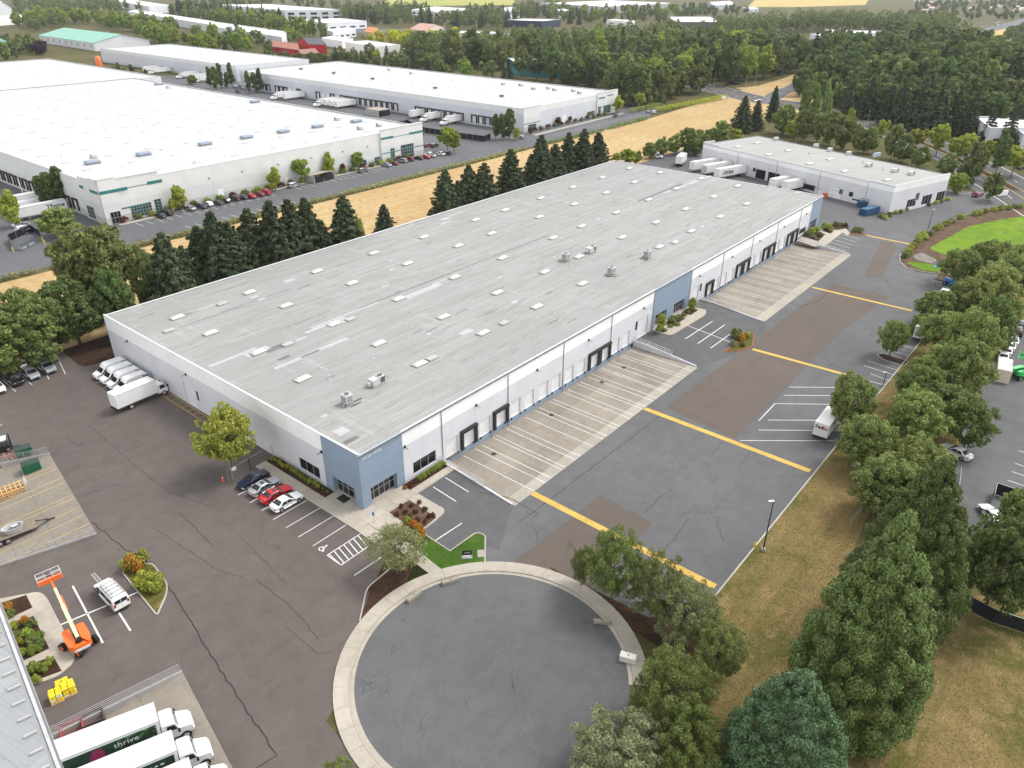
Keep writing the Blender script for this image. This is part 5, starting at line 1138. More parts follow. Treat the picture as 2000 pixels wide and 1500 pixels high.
def car_proto(kind):
    t = bpy.data.objects.new('parked_car', None); link(t)
    if kind == 'sedan':
        L, W = 4.8, .91; prof = [(2.38, .35), (2.4, .55), (2.3, .72), (1.2, .93), (.95, .96), (.15, 1.4), (-.1, 1.44), (-.85, 1.43), (-1.0, 1.41), (-1.72, 1.02), (-2.25, 1.0), (-2.38, .85), (-2.4, .5), (-2.3, .3), (-1.8, .24), (1.9, .22)]
        ws, rs, belt = (.95, .15, 1.4), (-1.0, -1.72), .93; sides = [[(.72, .97), (.12, 1.33), (-.38, 1.36), (-.38, .97)], [(-.44, .97), (-.44, 1.36), (-.98, 1.34), (-1.4, .99)]]; wfr, wrr, rr_ = 1.45, -1.4, .33; fw, rw = ((.95, .96), (.15, 1.4)), ((-1.0, 1.41), (-1.72, 1.02)); top = 1.44
    elif kind == 'suv':
        L, W = 4.8, .95; prof = [(2.36, .42), (2.38, .7), (2.28, .95), (1.3, 1.08), (1.05, 1.11), (.45, 1.62), (.2, 1.7), (-1.9, 1.68), (-2.15, 1.6), (-2.38, 1.08), (-2.4, .6), (-2.3, .38), (-1.8, .3), (1.9, .3)]
        belt = 1.08; sides = [[(.85, 1.12), (.42, 1.52), (-.3, 1.58), (-.3, 1.12)], [(-.36, 1.12), (-.36, 1.58), (-1.15, 1.58), (-1.15, 1.12)], [(-1.22, 1.12), (-1.22, 1.58), (-1.95, 1.55), (-2.1, 1.2)]]; wfr, wrr, rr_ = 1.42, -1.42, .37; fw, rw = ((1.05, 1.11), (.45, 1.62)), ((-2.15, 1.6), (-2.38, 1.08)); top = 1.7
    elif kind == 'hatch':
        L, W = 4.3, .89; prof = [(2.1, .35), (2.13, .6), (2.0, .78), (1.15, .98), (.9, 1.02), (.2, 1.45), (-.1, 1.5), (-1.5, 1.46), (-1.75, 1.38), (-2.1, .98), (-2.13, .5), (-2.05, .3), (1.7, .24)]
        belt = .98; sides = [[(.68, 1.02), (.15, 1.39), (-.42, 1.42), (-.42, 1.02)], [(-.48, 1.02), (-.48, 1.42), (-1.2, 1.39), (-1.6, 1.05)]]; wfr, wrr, rr_ = 1.3, -1.3, .32; fw, rw = ((.9, 1.02), (.2, 1.45)), ((-1.75, 1.38), (-2.1, .98)); top = 1.5
    elif kind == 'minivan':
        L, W = 5.1, .97; prof = [(2.5, .4), (2.53, .7), (2.4, .92), (1.7, 1.08), (1.5, 1.12), (.75, 1.66), (.4, 1.75), (-2.1, 1.73), (-2.35, 1.64), (-2.5, 1.1), (-2.55, .55), (-2.45, .35), (2.1, .28)]
        belt = 1.1; sides = [[(1.25, 1.15), (.7, 1.56), (.1, 1.62), (.1, 1.15)], [(.04, 1.15), (.04, 1.62), (-1.1, 1.62), (-1.1, 1.15)], [(-1.16, 1.15), (-1.16, 1.62), (-2.1, 1.6), (-2.3, 1.2)]]; wfr, wrr, rr_ = 1.6, -1.5, .35; fw, rw = ((1.5, 1.12), (.75, 1.66)), ((-2.35, 1.64), (-2.5, 1.1)); top = 1.75
    elif kind == 'pickup':
        L, W = 5.6, .97; prof = [(2.78, .5), (2.8, .85), (2.7, 1.05), (1.6, 1.14), (1.4, 1.17), (.85, 1.72), (.6, 1.8), (-.4, 1.8), (-.55, 1.72), (-.75, 1.15), (-2.75, 1.15), (-2.8, .9), (-2.78, .5), (-2.0, .4), (2.2, .4)]
        belt = 1.14; sides = [[(1.2, 1.2), (.8, 1.62), (.2, 1.68), (.2, 1.2)], [(.14, 1.2), (.14, 1.68), (-.42, 1.66), (-.58, 1.2)]]; wfr, wrr, rr_ = 1.75, -1.65, .4; fw, rw = ((1.4, 1.17), (.85, 1.72)), ((-.55, 1.72), (-.75, 1.15)); top = 1.8
    else:  # cargo van: 'van' low roof, 'highvan' tall roof
        hi = kind == 'highvan'; zt = 2.62 if hi else 2.05; L, W = 5.7, 1.0
        prof = [(2.82, .45), (2.85, .8), (2.72, 1.05), (2.05, 1.25), (1.85, 1.3), (1.2, 2.0 if hi else 1.9), (.95, zt-.25 if hi else zt-.05), (.55, zt-.03), (.3, zt), (-2.6, zt-.02), (-2.78, zt-.15), (-2.85, 1.2), (-2.85, .55), (-2.7, .4), (2.3, .34)]
        belt = 1.25; sides = [[(1.6, 1.32), (1.1, 1.84), (.55, 1.86), (.55, 1.3)]]; wfr, wrr, rr_ = 1.85, -1.75, .37; fw, rw = ((1.85, 1.3), (1.2, 2.0 if hi else 1.9)), None; top = zt
    k = .24 if kind in ('sedan', 'suv', 'hatch', 'minivan', 'pickup') else .12
    x_f, x_r = prof[0][0], min(p[0] for p in prof)
    def wf_(x, z):
        w = W-(max(0, z-belt)/max(.1, top-belt))*k*.9; e = max(0, abs(x)-(x_f-.7)); return w-.22*(e/.75)**2*(1 if kind not in ('van', 'highvan') or x > 0 else .2)-max(0, .5-z)*.12
    b = hull(prof, wf_, .09).build('body', PAINT['white'], t, smooth=35, fix=True)
    gm = MB(); cross_glass(gm, *fw, wf_); gm.build('windscreen', CARGLASS, t, fix=False)
    if rw: gm = MB(); cross_glass(gm, *rw, wf_); gm.build('rear_window', CARGLASS, t)
    for pts in sides: 
        side_panes(pts, wf_, t)
    if kind in ('van',):
        side_panes([(.35, 1.35), (.35, 1.85), (-1.0, 1.85), (-1.0, 1.35)], wf_, t); side_panes([(-1.15, 1.35), (-1.15, 1.85), (-2.5, 1.83), (-2.5, 1.35)], wf_, t)
    if kind in ('van', 'highvan'):
        MB().add([(x_r-.012, -.7, 1.35), (x_r-.012, -.06, 1.35), (x_r+.03, -.06, 1.85), (x_r+.03, -.7, 1.85)], [(3, 2, 1, 0)]).add([(x_r-.012, .06, 1.35), (x_r-.012, .7, 1.35), (x_r+.03, .7, 1.85), (x_r+.03, .06, 1.85)], [(3, 2, 1, 0)]).build('rear_window', CARGLASS, t)
        MB().box(x_r-.006, x_r+.05, -.012, .012, .5, top-.2).build('door_gap', TRIM, t)
    if kind == 'pickup': MB().box(-2.62, -.85, -.78, .78, 1.152, 1.165).build('bed', TRIM, t)
    am = MB()
    for x in (wfr, wrr):
        for s in (-1, 1): arch(am, x, s*(W-.03), rr_, s)
    am.build('wheel_arch', TRIM, t)
    for x in (wfr, wrr):
        for s in (-1, 1): wheel(t, x, s*(W-.015), rr_, .22, s)
    for s in (-1, 1):
        zf = prof[2][1]-.06; MB().box(x_f-.3, x_f-.04, s*(W-.42) if s > 0 else -(W-.14), s*(W-.14) if s > 0 else -(W-.42), zf-.16, zf+.01).build('headlight', LAMP, t)
        zr = .78 if kind in ('sedan', 'hatch') else 1.0; MB().box(x_r-.015, x_r+.16, s*(W-.36) if s > 0 else -(W-.13), s*(W-.13) if s > 0 else -(W-.36), zr, zr+(.14 if kind in ('sedan', 'hatch') else .4)).build('tail_light', TAIL, t)
        xm = fw[0][0]-.25; MB().box(xm-.1, xm+.08, s*(W+.02) if s > 0 else -(W+.2), s*(W+.2) if s > 0 else -(W+.02), belt, belt+.15).build('mirror', TRIM, t)
    MB().box(x_f-.08, x_f+.025, -.5, .5, .42, .6).build('grille', TRIM, t); MB().box(x_r-.03, x_r+.05, -.26, .26, .55, .68).build('number_plate', PLATE, t)
    MB().box(x_f-.12, x_f+.03, -W+.25, W-.25, .3, .38).box(x_r-.03, x_r+.12, -W+.22, W-.22, .32, .42).build('bumper', TRIM, t)
    return t
USED = set()
def put(kind, label, cat, loc, rz, color=None, group=None, name='parked_car'):
    if kind not in PROTO: PROTO[kind] = car_proto(kind)
    p = PROTO[kind]
    if kind in USED: t = dup(p)
    else:
        KIDS[p.name] = list(p.children)
        for c in p.children: KIDS[c.name] = list(c.children)
        t = p; USED.add(kind)
    t.name = name; t.location = (loc[0], loc[1], loc[2] if len(loc) > 2 else H(loc[1])); t.rotation_euler = (0, 0, rz); tag(t, label, cat, group)
    if t is p:   # keep lookup working after renaming
        KIDS[t.name] = list(t.children)
    if color: paint(next(c for c in t.children if c.name.startswith('body')), PAINT[color])
    return t
def axis(p, q): a, b = Vector(g(*p)), Vector(g(*q)); return (a+b)/2, math.atan2((b-a).y, (b-a).x)
# four cars by the blue corner (noses to the wall or out)
put('sedan', 'dark navy saloon parked nose out, last in the row by the wire fence', 'car', (-6.1, 17.2), R(180), 'navy', 'cars by the blue corner')
put('sedan', 'silver saloon with sunroof between the navy and the red car', 'car', (-6.0, 14.5), R(2), 'silver', 'cars by the blue corner')
put('sedan', 'bright red coupe parked between silver and white saloons', 'car', (-6.0, 11.75), R(-2), 'red', 'cars by the blue corner')
put('sedan', 'white older saloon closest to the blue corner', 'car', (-6.1, 9.15), R(0), 'white', 'cars by the blue corner')
SUNR = [c for c in C.objects if c.get('label') and ('silver saloon with sunroof' in c['label'] or 'bright red coupe' in c['label'])]
for c in SUNR: MB().box(-.55, -.05, -.38, .38, 1.438, 1.452).build('sunroof', CARGLASS, c)
# vans by the trees
put('van', 'silver passenger van at the end of the row under the trees', 'van', (*g(91, 722),), R(-128)+R(38), 'silver', 'vehicles under the trees') 
put('minivan', 'silver-grey pickup-style van beside the silver passenger van', 'van', (*g(61, 735),), R(-90), 'silver', 'vehicles under the trees')
put('suv', 'black jeep deep under the trees', 'car', (*g(30, 747),), R(-90), 'black', 'vehicles under the trees')
put('minivan', 'white van cut by the left edge of the picture', 'van', (*g(-6, 762),), R(-90), 'white', 'vehicles under the trees')
BLUEGFX = plain('van livery blue', (.06, .25, .42), .5, .1, 3); REDGFX = plain('van livery red', (.5, .03, .03), .5, .1, 3)
for i, (px, w) in enumerate([((207, 732), 'farthest from the box truck'), ((221, 743), 'second from the left'), ((236, 752), 'third from the left'), ((252, 764), 'half hidden behind the box truck')]):
    q = (-3.65-i*.05, 66.3-i*2.75); v = put('highvan', 'white high-roof van with blue rear livery against the wall, '+w, 'van', q, R(180), 'white', 'white high-roof vans', 'cargo_van')
    MB().box(-2.87, -2.2, -.965, -.93, 1.35, 2.3).box(-2.87, -2.2, .93, .965, 1.35, 2.3).build('livery_panel', BLUEGFX, v); MB().box(-2.17, -2.0, -.97, -.935, 1.35, 2.3).box(-2.17, -2.0, .935, .97, 1.35, 2.3).build('livery_stripe', REDGFX, v)
# cargo van with ladder
v = put('van', 'white cargo van with roof rack and ladder straddling a painted line', 'van', (*g(222, 1178),), 0, 'white', None, 'cargo_van')
pf, pr = Vector(g(203, 1150)), Vector(g(240, 1190)); v.rotation_euler = (0, 0, math.atan2((pf-pr).y, (pf-pr).x)); v.location = (*((pf+pr)/2), 0)
m = MB()
for x in (-2.3, -1.6, -.9, -.2, .5): m.bar((x, -.75, 2.2), (x, .75, 2.2), .05)
for s in (-1, 1):
    m.bar((-2.4, s*.75, 2.2), (.6, s*.75, 2.2), .05)
    for x in (-2.3, -.9, .5): m.bar((x, s*.75, 2.0), (x, s*.75, 2.2), .05)
m.build('roof_rack', TRIM, v); m = MB()
for s in (.25, .62): m.bar((-2.5, s, 2.28), (3.3, s, 2.28), .06)
for i in range(19): m.bar((-2.4+i*.31, .25, 2.28), (-2.4+i*.31, .62, 2.28), .035)
m.build('ladder', ALU, v)
# ---- trucks
def box_truck(label, loc, rz, L=7.3, Hh=2.6, W=2.45, cab='cabover', group=None, zbed=1.05, name='box_truck', box_mat=None, front_axle=True):
    t = thing(name, label, 'truck', (loc[0], loc[1], loc[2] if len(loc) > 2 else H(loc[1])), rz, group); w = W/2
    bx = MB().box(-L, 0, -w, w, zbed, zbed+Hh).build('cargo_box', box_mat or BOXW, t); MB().box(-L+.06, -.06, -w+.06, w-.06, zbed+Hh+.001, zbed+Hh+.03).build('roof', BOXROOF, bx)
    m = MB()
    for s in (-1, 1): m.box(-L-.01, .01, s*w-.03 if s > 0 else -w-.012, s*w+.012 if s > 0 else -w+.03, zbed+Hh-.08, zbed+Hh+.02); m.box(-L-.01, .01, s*w-.03 if s > 0 else -w-.012, s*w+.012 if s > 0 else -w+.03, zbed-.02, zbed+.1)
    m.build('edge_rail', ALU, bx)
    MB().box(-L-.025, -L-.005, -w+.12, w-.12, zbed+.08, zbed+Hh-.12).build('rear_door', BOXW, bx); MB().box(-L-.2, -L+.05, -w+.05, w-.05, zbed-.35, zbed-.2).build('rear_bumper', TRIM, t)
    for s in (-1, 1): MB().box(-L-.03, -L-.005, s*(w-.1)-.08, s*(w-.1)+.08, zbed-.15, zbed).build('tail_light', TAIL, t)
    MB().box(-L+.3, 1.2, -.45, .45, .55, zbed).build('chassis', TRIM, t)
    if cab == 'cabover':
        prof = [(1.95, .5), (2.0, 1.1), (1.9, 1.3), (1.45, 2.2), (1.25, 2.32), (.3, 2.34), (.15, 2.25), (.12, .6)]; k = 1.02
    elif cab == 'hood':
        prof = [(2.9, .55), (2.95, 1.2), (2.75, 1.5), (1.75, 1.72), (1.6, 1.78), (1.3, 2.55), (1.05, 2.72), (.2, 2.75), (.1, 2.6), (.1, .6)]; k = 1.08
    elif cab == 'walkin':
        prof = [(1.35, .5), (1.38, 1.2), (1.25, 1.4), (1.0, 1.5), (.6, 2.6), (.35, zbed+Hh), (0, zbed+Hh), (0, .5)]; k = w
    wf_ = lambda x, z: k-max(0, z-1.6)*.06-max(0, x-1.9)*.16
    MB().add([], []); hull(prof, wf_, .1).build('cab', PAINT['white'] if cab != 'walkin' else BOXW, t, smooth=35, fix=True)
    gi = {'cabover': (2, 3), 'hood': (4, 5), 'walkin': (3, 4)}[cab]; gm = MB(); cross_glass(gm, prof[gi[0]], prof[gi[1]], wf_, .14); gm.build('windscreen', CARGLASS, t)
    if cab == 'cabover': sp = [(1.65, 1.38), (1.32, 2.08), (.55, 2.1), (.55, 1.38)]
    elif cab == 'hood': sp = [(1.45, 1.8), (1.25, 2.4), (.55, 2.45), (.55, 1.8)]
    else: sp = [(.8, 1.55), (.5, 2.35), (-.1, 2.35), (-.1, 1.55)]
    side_panes(sp, wf_ if cab != 'walkin' else (lambda x, z: w), t)
    xf = prof[0][0]
    MB().box(xf-.2, xf+.06, -k+.08, k-.08, .42, .68).build('bumper', TRIM if cab != 'hood' else CHROME, t); MB().box(xf-.05, xf+.045, -.55, .55, .75, 1.15).build('grille', TRIM, t)
    for s in (-1, 1):
        MB().box(xf-.12, xf+.05, s*(k-.22)-.14, s*(k-.22)+.14, .8, 1.0).build('headlight', LAMP, t); MB().box(prof[gi[0]][0]-.15, prof[gi[0]][0]+.05, s*(k+.22)-.09, s*(k+.22)+.09, 1.55, 1.95).bar((prof[gi[0]][0]-.05, s*k, 1.6), (prof[gi[0]][0]-.05, s*(k+.2), 1.7), .04).build('mirror', TRIM, t)
        fx = {'cabover': 1.15, 'hood': 2.1, 'walkin': .45}[cab]; r_ = .45 if cab != 'walkin' else .4
        am = MB(); arch(am, fx, s*(k-.01), r_, s); am.build('wheel_arch', TRIM, t)
        wheel(t, fx, s*(k+.01), r_, .3, s, HUB); wheel(t, -L*.68, s*(w-.04), r_, .5, s, HUB)
    return t
pb, pf_ = Vector(g(208, 790)), Vector(g(300, 765))
bt_ = box_truck('plain white box truck parked nose to the wall at the yellow hatching', (0, 0, 0), 0, 7.2, 2.5, 2.4)
d_ = Vector((1, .06)); bt_.rotation_euler = (0, 0, R(3)); bt_.location = (-2.3, 52.6, 0)
fx = box_truck('white parcel step van parked across the stalls under the tree', (0, 0), 0, 6.2, 2.35, 2.35, 'walkin', None, .75, 'delivery_van')
a_, b_ = Vector(g(1606, 858)), Vector(g(1640, 800)); an = math.atan2((b_-a_).y, (b_-a_).x); fx.rotation_euler = (0, 0, R(2)); 
q = Vector(g(1604, 862)); fx.location = (q.x+6.3, q.y+.7, DROP)
PURP = plain('dark lettering', (.022, .016, .05), .5, .1, 3); REDL = plain('red lettering', (.55, .05, .06), .5, .1, 3)
text('lettering', 'Fed', .8, PURP, fx, (-6.245, .36, 2.38), (R(90), 0, R(-90)), .008, bold=.025); text('lettering', 'Ex', .8, REDL, fx, (-6.245, -.6, 2.38), (R(90), 0, R(-90)), .008, bold=.025)
for sgn, rz_ in ((-1, 0), (1, R(180))):
    text('lettering', 'Fed', .8, PURP, fx, (-3.2-.45*(1 if sgn < 0 else -1), sgn*1.19, 2.3), (R(90), 0, rz_), .008); text('lettering', 'Ex', .8, REDL, fx, (-3.2+.55*(1 if sgn < 0 else -1), sgn*1.19, 2.3), (R(90), 0, rz_), .008)
b2 = box_truck('white box truck parked beyond the last yellow line, half behind a tree', (*g(1800, 662),), 0, 6.5, 2.5, 2.4); b2.rotation_euler = (0, 0, R(2)); q = g(1776, 668); b2.location = (q[0]+7, q[1]-1.2, DROP)
# three lorries in the lower left court
LDARK = plain('picture panel dark green', (.02, .05, .03), .5, .5, 1.2, .3); LGREEN = plain('picture leaf green', (.12, .26, .07), .5, .4, 2, .2); LPINK = plain('picture magenta', (.3, .03, .11), .5, .2, 3); LTAN = plain('picture tan', (.5, .36, .26), .5, .2, 3)
ldir = Vector(g(375, 1395, z=-.3))-Vector(g(150, 1500, z=-.6)); lrz = math.atan2(ldir.y, ldir.x)
for i, (px, lab) in enumerate([((318, 1447), 'white lorry with dark green thrive picture on its side, uppermost of three in the court'), ((354, 1507), 'white lorry with dark side panel, middle of three in the court'), ((388, 1562), 'white lorry cut by the bottom edge, lowest of three in the court')]):
    q = Vector(g(*px)); t = box_truck(lab, (q.x, q.y, -.55), lrz, 8.6, 2.75, 2.5, 'hood', 'lorries in the lower left court', 1.15, 'lorry'); t.rotation_euler = (0, R(3.5), lrz)
    if i < 2:
        MB().box(-8.3, -.3, -1.262, -1.255, 1.3, 3.6).build('picture_panel', LDARK, t)
        if i == 0:
            m = MB(); rr = random.Random(5)
            for k in range(26): x, z = rr.uniform(-3.6, -.5), rr.uniform(1.6, 3.5); m.add([(x, -1.266, z), (x+.25, -1.266, z+.05), (x+.3, -1.266, z+.2), (x+.05, -1.266, z+.15)], [(0, 1, 2, 3)])
            m.build('picture_leaves', LGREEN, t)
            MB().add([(-6.1, -1.266, 1.4), (-5.0, -1.266, 1.4), (-4.7, -1.266, 2.7), (-5.0, -1.266, 3.4), (-5.6, -1.266, 3.4), (-6.0, -1.266, 2.6)], [(0, 1, 2, 3, 4, 5)]).build('picture_shape', LPINK, t)
            text('lettering', 'thrive', .85, WSIGN, t, (-2.9, -1.27, 2.95), (R(90), 0, 0), .006)
        else:
            m = MB()
            for k in range(12): m.box(-7+k*.5, -6.7+k*.5, -1.27, -1.264, 2.9, 3.1)
            m.build('lettering', WSIGN, t)
# trailers
def trailer(label, loc, rz, L=13.5, Hh=2.75, W=2.55, tractor=False, group=None, z=None, name='semi_trailer'):
    t = thing(name, label, 'trailer', (loc[0], loc[1], H(loc[1]) if z is None else z), rz, group); w = W/2; zb = 1.2
    bx = MB().box(-L, 0, -w, w, zb, zb+Hh).build('cargo_box', BOXW, t); MB().box(-L+.08, -.08, -w+.08, w-.08, zb+Hh+.001, zb+Hh+.03).build('roof', WHITEM, bx)
    MB().box(-L+.05, -.05, -w-.012, w+.012, zb-.05, zb+.1).box(-L-.01, .01, -w-.014, w+.014, zb+Hh-.1, zb+Hh+.01).build('edge_rail', ALU, bx)
    MB().box(-L+.3, -L+3.6, -.5, .5, .7, zb-.05).build('bogie', TRIM, t)
    MB().box(-2.6, -2.4, -.9, -.75, 0, zb).box(-2.6, -2.4, .75, .9, 0, zb).build('landing_gear', TRIM, t)
    for x in (-L+1.1, -L+2.4):
        for s in (-1, 1): wheel(t, x, s*(w-.02), .5, .55, s, HUB)
    if tractor:
        prof = [(4.2, .6), (4.25, 1.2), (4.0, 1.6), (2.6, 1.9), (2.45, 1.95), (2.1, 2.85), (1.8, 2.98), (.6, 3.0), (.5, 2.8), (.5, .7)]; wf_ = lambda x, z: 1.15-max(0, z-1.6)*.06-max(0, x-3)*.1
        hull(prof, wf_, .1).build('cab', PAINT['white'], t, smooth=35, fix=True); gm = MB(); cross_glass(gm, prof[4], prof[5], wf_, .14); gm.build('windscreen', CARGLASS, t); side_panes([(2.3, 2.0), (2.05, 2.7), (1.2, 2.7), (1.2, 2.0)], wf_, t)
        for x in (3.4, -.3, -1.5):
            for s in (-1, 1): wheel(t, x, s*1.12, .5, .4, s, HUB)
        MB().box(-2.2, .6, -.5, .5, .6, 1.15).build('chassis', TRIM, t); MB().tube((.55, -.9, 1), (.55, -.9, 3.3), .07).build('exhaust', CHROME, t)
    return t
CXW = CX0
def at_c(px, X): return gx(*px, X)[1]
lst = [((600, 196), True, 'first from the left'), ((625, 199), False, 'second from the left'), ((668, 212), True, 'third from the left'), ((688, 216), False, 'fourth from the left'), ((700, 219), False, 'fifth, lettered on its side'), ((718, 222), False, 'sixth from the left')]
ys = [333, 326, 293, 288.5, 284, 279.5]
for (px, tr, w), y in zip(lst, ys):
    t = trailer('white trailer backed to the long white warehouse, '+w, (CX0-14.6, y, 0), R(180), 13.6, 2.75, 2.55, tr, 'trailers at the long white warehouse')
    if 'fifth' in w: text('lettering', 'Fed', 1.5, PURP, t, (-3.4, 1.3, 2.7), (R(90), 0, R(180)), .01); text('lettering', 'Ex', 1.5, PURP, t, (-5.6, 1.3, 2.7), (R(90), 0, R(180)), .01); text('lettering', 'NEW FREIGHT LINES', .7, PURP, t, (-9.6, 1.3, 3.2), (R(90), 0, R(180)), .01)
for px, y, w, tr in [((830, 232), 226, 'behind the dark yard fence on the left', False), ((862, 238), 214.5, 'with white cab in the fenced yard', True), ((908, 245), 200.5, 'nearest, with white cab in the fenced yard', True)]:
    trailer('white trailer backed to the long white warehouse, '+w, (CX0-9.6, y, 0), R(180), 8.6, 2.75, 2.55, tr, 'trailers at the long white warehouse')
t = trailer('white trailer lettered TForce on its side left of the huge white warehouse', (BX0-16, 183.6, 0), R(180), 14.5)
text('lettering', 'TForce', 1.7, PURP, t, (-11.2, 1.3, 2.75), (R(90), 0, R(180)), .01, bold=.04)
for i, y in enumerate((190, 199)): trailer('plain white trailer behind the TForce trailer, '+('nearer', 'farther')[i]+' one', (BX0-16, y, 0), R(180), 14.5, group='trailers left of the huge white warehouse')
for i, (x, y) in enumerate([(236, 466), (236, 450), (232, 437), (234, 426), (236, 505), (236, 520)]): trailer('white trailer beside the back white warehouse, %s from the front' % ordw(4-i if i < 4 else i+1), (x, y, 0), R(180), 13, 2.7, 2.5, i % 2 == 0, 'trailers at the back white warehouse')
# trailers near the small warehouse
def trl(label, p, q, L=None, **k):
    a, b = Vector(g(*p)), Vector(g(*q)); d = (b-a); return trailer(label, tuple(b), math.atan2(d.y, d.x), L or d.length, **k)
CIN = plain('script lettering', (.03, .03, .05), .5, .1, 3)
u_ = -s1.n; 
def dockpos(px, L, out=.4):
    u = s1u(px)[0]; p = s1.P(u, 0, out+L); return p, math.atan2(s1.n.y, s1.n.x)
for px, L, lab in [((1452, 345), 14.5, 'white trailer with dark script lettering docked at the smaller warehouse'), ((1424, 337), 13.5, 'white reefer trailer docked left of the script-lettered one'), ((1400, 330), 13.5, 'long white trailer farthest left at the smaller warehouse'), ((1541, 368), 9.5, 'white trailer roof just showing behind the grey roof edge, left'), ((1562, 374), 8.5, 'white trailer roof just showing behind the grey roof edge, right')]:
    p, r_ = dockpos(px, L); t = trailer(lab, (p[0], p[1], 0), r_, L, z=0)
    if 'script lettering' in lab: text('lettering', 'cintas', 2.3, CIN, t, (-4.6, 1.3, 2.65), (R(90), 0, R(180)), .01, bold=.06)
    if 'reefer' in lab: MB().box(.01, .6, -.9, .9, 1.9, 3.8).build('cooling_unit', STEEL, t)
put('highvan', 'white high-roof van behind the far corner of the long grey roof', 'van', (*gy(1280, 318, 84.0)[:2], 0), R(-75), 'white', None, 'cargo_van')
t = trailer('white drop trailer with dark rear standing beyond the long roof', (*g(1334, 318),), R(15), 8)
# ---- boom lift
def boom_lift(label, base, tip, body, col, colb, zb_=9.5, jib=True, sc=1.0, bh=1.1, ang=None):
    t = thing('boom_lift', label, 'boom lift', (base[0], base[1], H(base[1]))); dv = Vector((tip[0]-base[0], tip[1]-base[1], 0)); Ld = dv.length; d = dv.normalized(); r_ = Vector((-d.y, d.x, 0)); M = Matrix(((d.x, r_.x, 0), (d.y, r_.y, 0), (0, 0, 1)))
    P = lambda a, b, c: tuple(M @ Vector((a, b, c)))
    ca = ang if ang is not None else 0.0; c2 = Matrix.Rotation(ca, 3, 'Z')
    Q = lambda a, b, c: tuple(c2 @ (M @ Vector((a, b, c))))
    m = MB(); m.bar(Q(-1.3, 0, .75), Q(1.3, 0, .75), 1.0, .4); m.bar(Q(1.15, -1.0, .6), Q(1.15, 1.0, .6), .25); m.bar(Q(-1.15, -1.0, .6), Q(-1.15, 1.0, .6), .25); m.build('chassis', TRIM, t)
    for a in (-1.15, 1.15):
        for b in (-1, 1):
            w = MB().tube(Q(a, b*.85, .5), Q(a, b*1.25, .5), .5, n=18).build('wheel', TYRE, t, smooth=40); MB().tube(Q(a, b*1.25, .5), Q(a, b*1.28, .5), .26, n=14).build('rim', body, w)
    pts = [(-1.75, -.75), (-1.55, -1.05), (-.6, -1.2), (1.2, -1.15), (1.45, -.9), (1.45, -.35), (-.9, -.3)]
    m = MB(); m.prism([P(a, b, 0)[:2] for a, b in pts], .98, 1.85); m.prism([P(a, -b, 0)[:2] for a, b in pts], .98, 1.8); m.prism([P(a, b, 0)[:2] for a, b in ((-1.75, -.75), (-1.75, .75), (-1.2, .75), (-1.2, -.75))], .98, 1.6); m.build('turntable', body, t)
    MB().prism([P(a, b, 0)[:2] for a, b in ((-1.8, -.8), (-1.8, .8), (-1.9, .5), (-1.9, -.5))], 1.0, 1.3).build('counterweight', plain('pale decal band', (.6, .58, .55), .5, .1, 3), t)
    e = Ld-1.6; z1 = 2.0; b0 = P(-1.1, 0, 2.05); b1 = P(e*.55, 0, 2.05+(zb_-2.05)*.55); b2_ = P(e*.9, 0, 2.05+(zb_-2.05)*.9)
    MB().bar(P(-1.2, 0, 1.0), P(-1.05, 0, 2.3), .4, .3).build('boom_mount', TRIM, t)
    bo = MB().bar(b0, b1, .36, .42).build('boom', colb, t); MB().bar(b1, b2_, .27, .32).build('boom_section', colb, bo)
    if jib: MB().bar(b2_, P(Ld-.6, 0, zb_-.35), .2, .26).bar(P(e*.45, -.25, 2.05+(zb_-2.05)*.42), P(e*.75, -.25, 2.05+(zb_-2.05)*.72), .12).build('jib', body, t)
    bk = MB(); c = Vector(P(Ld, 0, zb_-.6)); X = Vector(P(1, 0, 0)); Y = Vector(P(0, 1, 0)); K = lambda a, b, z_: c+X*a+Y*b+Vector((0, 0, z_))
    bk2 = MB()
    for z_ in (.12, .6, bh):
        tgt = bk if z_ > .2 else bk2
        for (p, q) in (((-.45, -1.2), (.45, -1.2)), ((.45, -1.2), (.45, 1.2)), ((.45, 1.2), (-.45, 1.2)), ((-.45, 1.2), (-.45, -1.2))): tgt.bar(K(*p, z_), K(*q, z_), .05)
    for a in (-.45, .45):
        for b in (-1.2, -.4, .4, 1.2): bk.bar(K(a, b, .02), K(a, b, bh), .04)
    ba = bk.build('basket_rail', WHITEM if sc == 1 else body, t); bk2.bar(K(-.47, -1.2, .35), K(-.47, 1.2, .35), .03, .5); bk2.bar(K(-.46, 0, .0), K(.46, 0, .0), 2.4, .05); bk2.build('basket_floor', body, t); MB().bar(K(-.3, -.2, 1.0), K(-.3, .25, 1.0), .25, .2).build('control_box', TRIM, t)
    return t
bb = g(157, 1262); tp = g(97, 1130, z=5.2); boom_lift('orange boom lift with cream arm raised over the painted stalls', bb, tp, PAINT['orange'], PAINT['orange'], PAINT['cream'], 5.6, ang=R(28))
bb = g(1858, 557); tp = g(1833, 513, z=3.2); boom_lift('blue boom lift with folded pale arm beside the timber shed', bb, tp, PAINT['blue'], PAINT['blue'], plain('pale blue arm', (.4, .55, .68), .5, .05, 2), 4.0, ang=R(10), sc=2)
bb = g(1988, 737); tp = g(2005, 690, z=4); boom_lift('green boom lift at the right edge beside the container', bb, tp, PAINT['green'], PAINT['green'], PAINT['green'], 4.5, sc=2)
put('pickup', 'white pickup parked beside the shrubs at the right end of the yard', 'pickup', (*g(1843, 578),), R(182), 'white', None, 'pickup_truck')
put('sedan', 'teal car half hidden behind the white pickup', 'car', (*g(1857, 566),), R(180), 'teal')
put('suv', 'dark maroon estate parked alone by the road sign', 'car', (*g(1909, 384),), R(-20), 'dkred')
